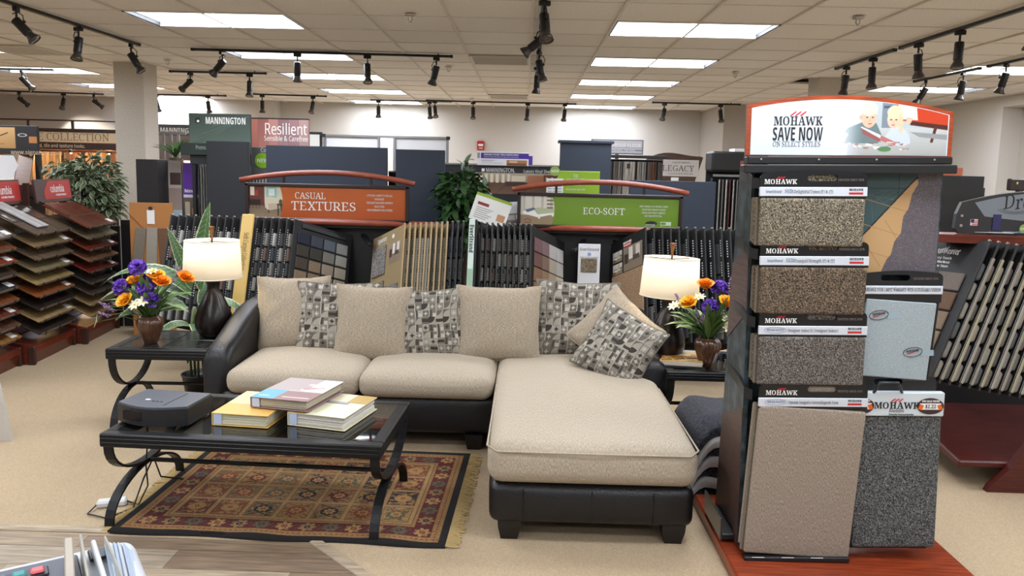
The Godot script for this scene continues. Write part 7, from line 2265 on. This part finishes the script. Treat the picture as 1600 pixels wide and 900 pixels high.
func small_items() -> void:
	# printer at the lower left corner
	var white := M("printer_white", C(214, 220, 228), 0.35)
	var slate := M("printer_slate", C(66, 76, 96), 0.4)
	var t := thing("office_printer", "white and slate office machine with coloured keys in the lower left corner", "printer", Vector3(-0.80, 0.83, -1.03), 35.2)
	var st := S(true)
	cushion(st, Vector3(0, 0.06, 0), Vector3(0.53, 0.12, 0.42), 0.025, 0, 0, 3)
	obj("body", st, white, t)
	bx("top_deck", Vector3(-0.04, 0.1215, 0.01), Vector3(0.42, 0.006, 0.37), slate, t, 0.002)
	bx("key_panel", Vector3(0.055, 0.126, -0.135), Vector3(0.14, 0.004, 0.032), M("key_dark", C(40, 44, 56), 0.4), t, 0.002)
	for k in 5: bx("key", Vector3(0.005 + k * 0.026, 0.130, -0.135), Vector3(0.020, 0.006, 0.020), [M("key_grey", C(92, 100, 116), 0.5), M("key_grey", C(92, 100, 116), 0.5), M("key_grey", C(92, 100, 116), 0.5), M("key_teal", C(60, 150, 150), 0.5), M("key_red", C(232, 110, 116), 0.5)][k], t, 0.003)
	var clear := M("clear_guide", C(190, 190, 180), 0.2)
	for k in 4: bx("paper_guide", Vector3(0.15 + k * 0.022, 0.14, -0.06 + k * 0.004), Vector3([0.014, 0.004, 0.008, 0.003][k], [0.04, 0.05, 0.02, 0.03][k], 0.22), [M("guide_tan", C(176, 166, 150), 0.4), clear, white, clear][k], t, 0.002, bas(-4 + k * 2))
	for k in 5: bx("paper_sheet", Vector3(0.225 + k * 0.005, 0.128 - k * 0.004, -0.01), Vector3(0.05, 0.002, 0.3), [M("sheet_blue", C(186, 204, 228), 0.5), white][k % 2], t, 0.0, bas(-3, 0, -30 - k * 7))
	bx("sensor", Vector3(0.20, 0.127, -0.15), Vector3(0.03, 0.006, 0.04), M("key_dark", C(40, 44, 56), 0.4), t, 0.002)
	var d := thing("desk", "pale desk under the office machine, below the picture edge", "desk", Vector3(-0.84, 0, -0.96), 35.2)
	bx("top", Vector3(0, 0.815, 0.03), Vector3(0.50, 0.03, 0.36), M("desk_beige", C(190, 170, 140), 0.5), d, 0.004)
	for p in [[-0.2, -0.1], [0.2, -0.1], [-0.2, 0.16], [0.2, 0.16]]: bx("leg", Vector3(p[0], 0.40, p[1]), Vector3(0.04, 0.80, 0.04), M("desk_beige", C(190, 170, 140), 0.5), d, 0.003)
	# end of a low sample stand at the left edge
	t = thing("sample_stand", "low white-edged sample stand with dark red board at the left edge", "stand", Vector3(-3.03, 0, -4.33))
	st = S()
	extr(st, PackedVector2Array([Vector2(-0.02, 0.0), Vector2(0.085, 0.0), Vector2(0.02, 0.36), Vector2(0.0, 0.405), Vector2(-0.04, 0.405), Vector2(-0.05, 0.3)]), 0.03)
	obj("side_board", st, M("stand_grey", C(196, 190, 182), 0.5), t, at(0, 0, 0))
	bx("red_board", Vector3(-0.10, 0.17, -0.01), Vector3(0.12, 0.25, 0.02), M("header_brown", C(74, 50, 46), 0.5), t, 0.003, bas(0, 0, 6))
	bx("red_tile", Vector3(-0.10, 0.12, 0.004), Vector3(0.09, 0.12, 0.012), M("red_tile", C(110, 34, 26), 0.35), t, 0.002, bas(0, 0, 6))

func build_all() -> void:
	furniture()
	racks()
	front_display()
	wood_racks()
	gallery()
	back_displays()
	right_rack()
	small_items()
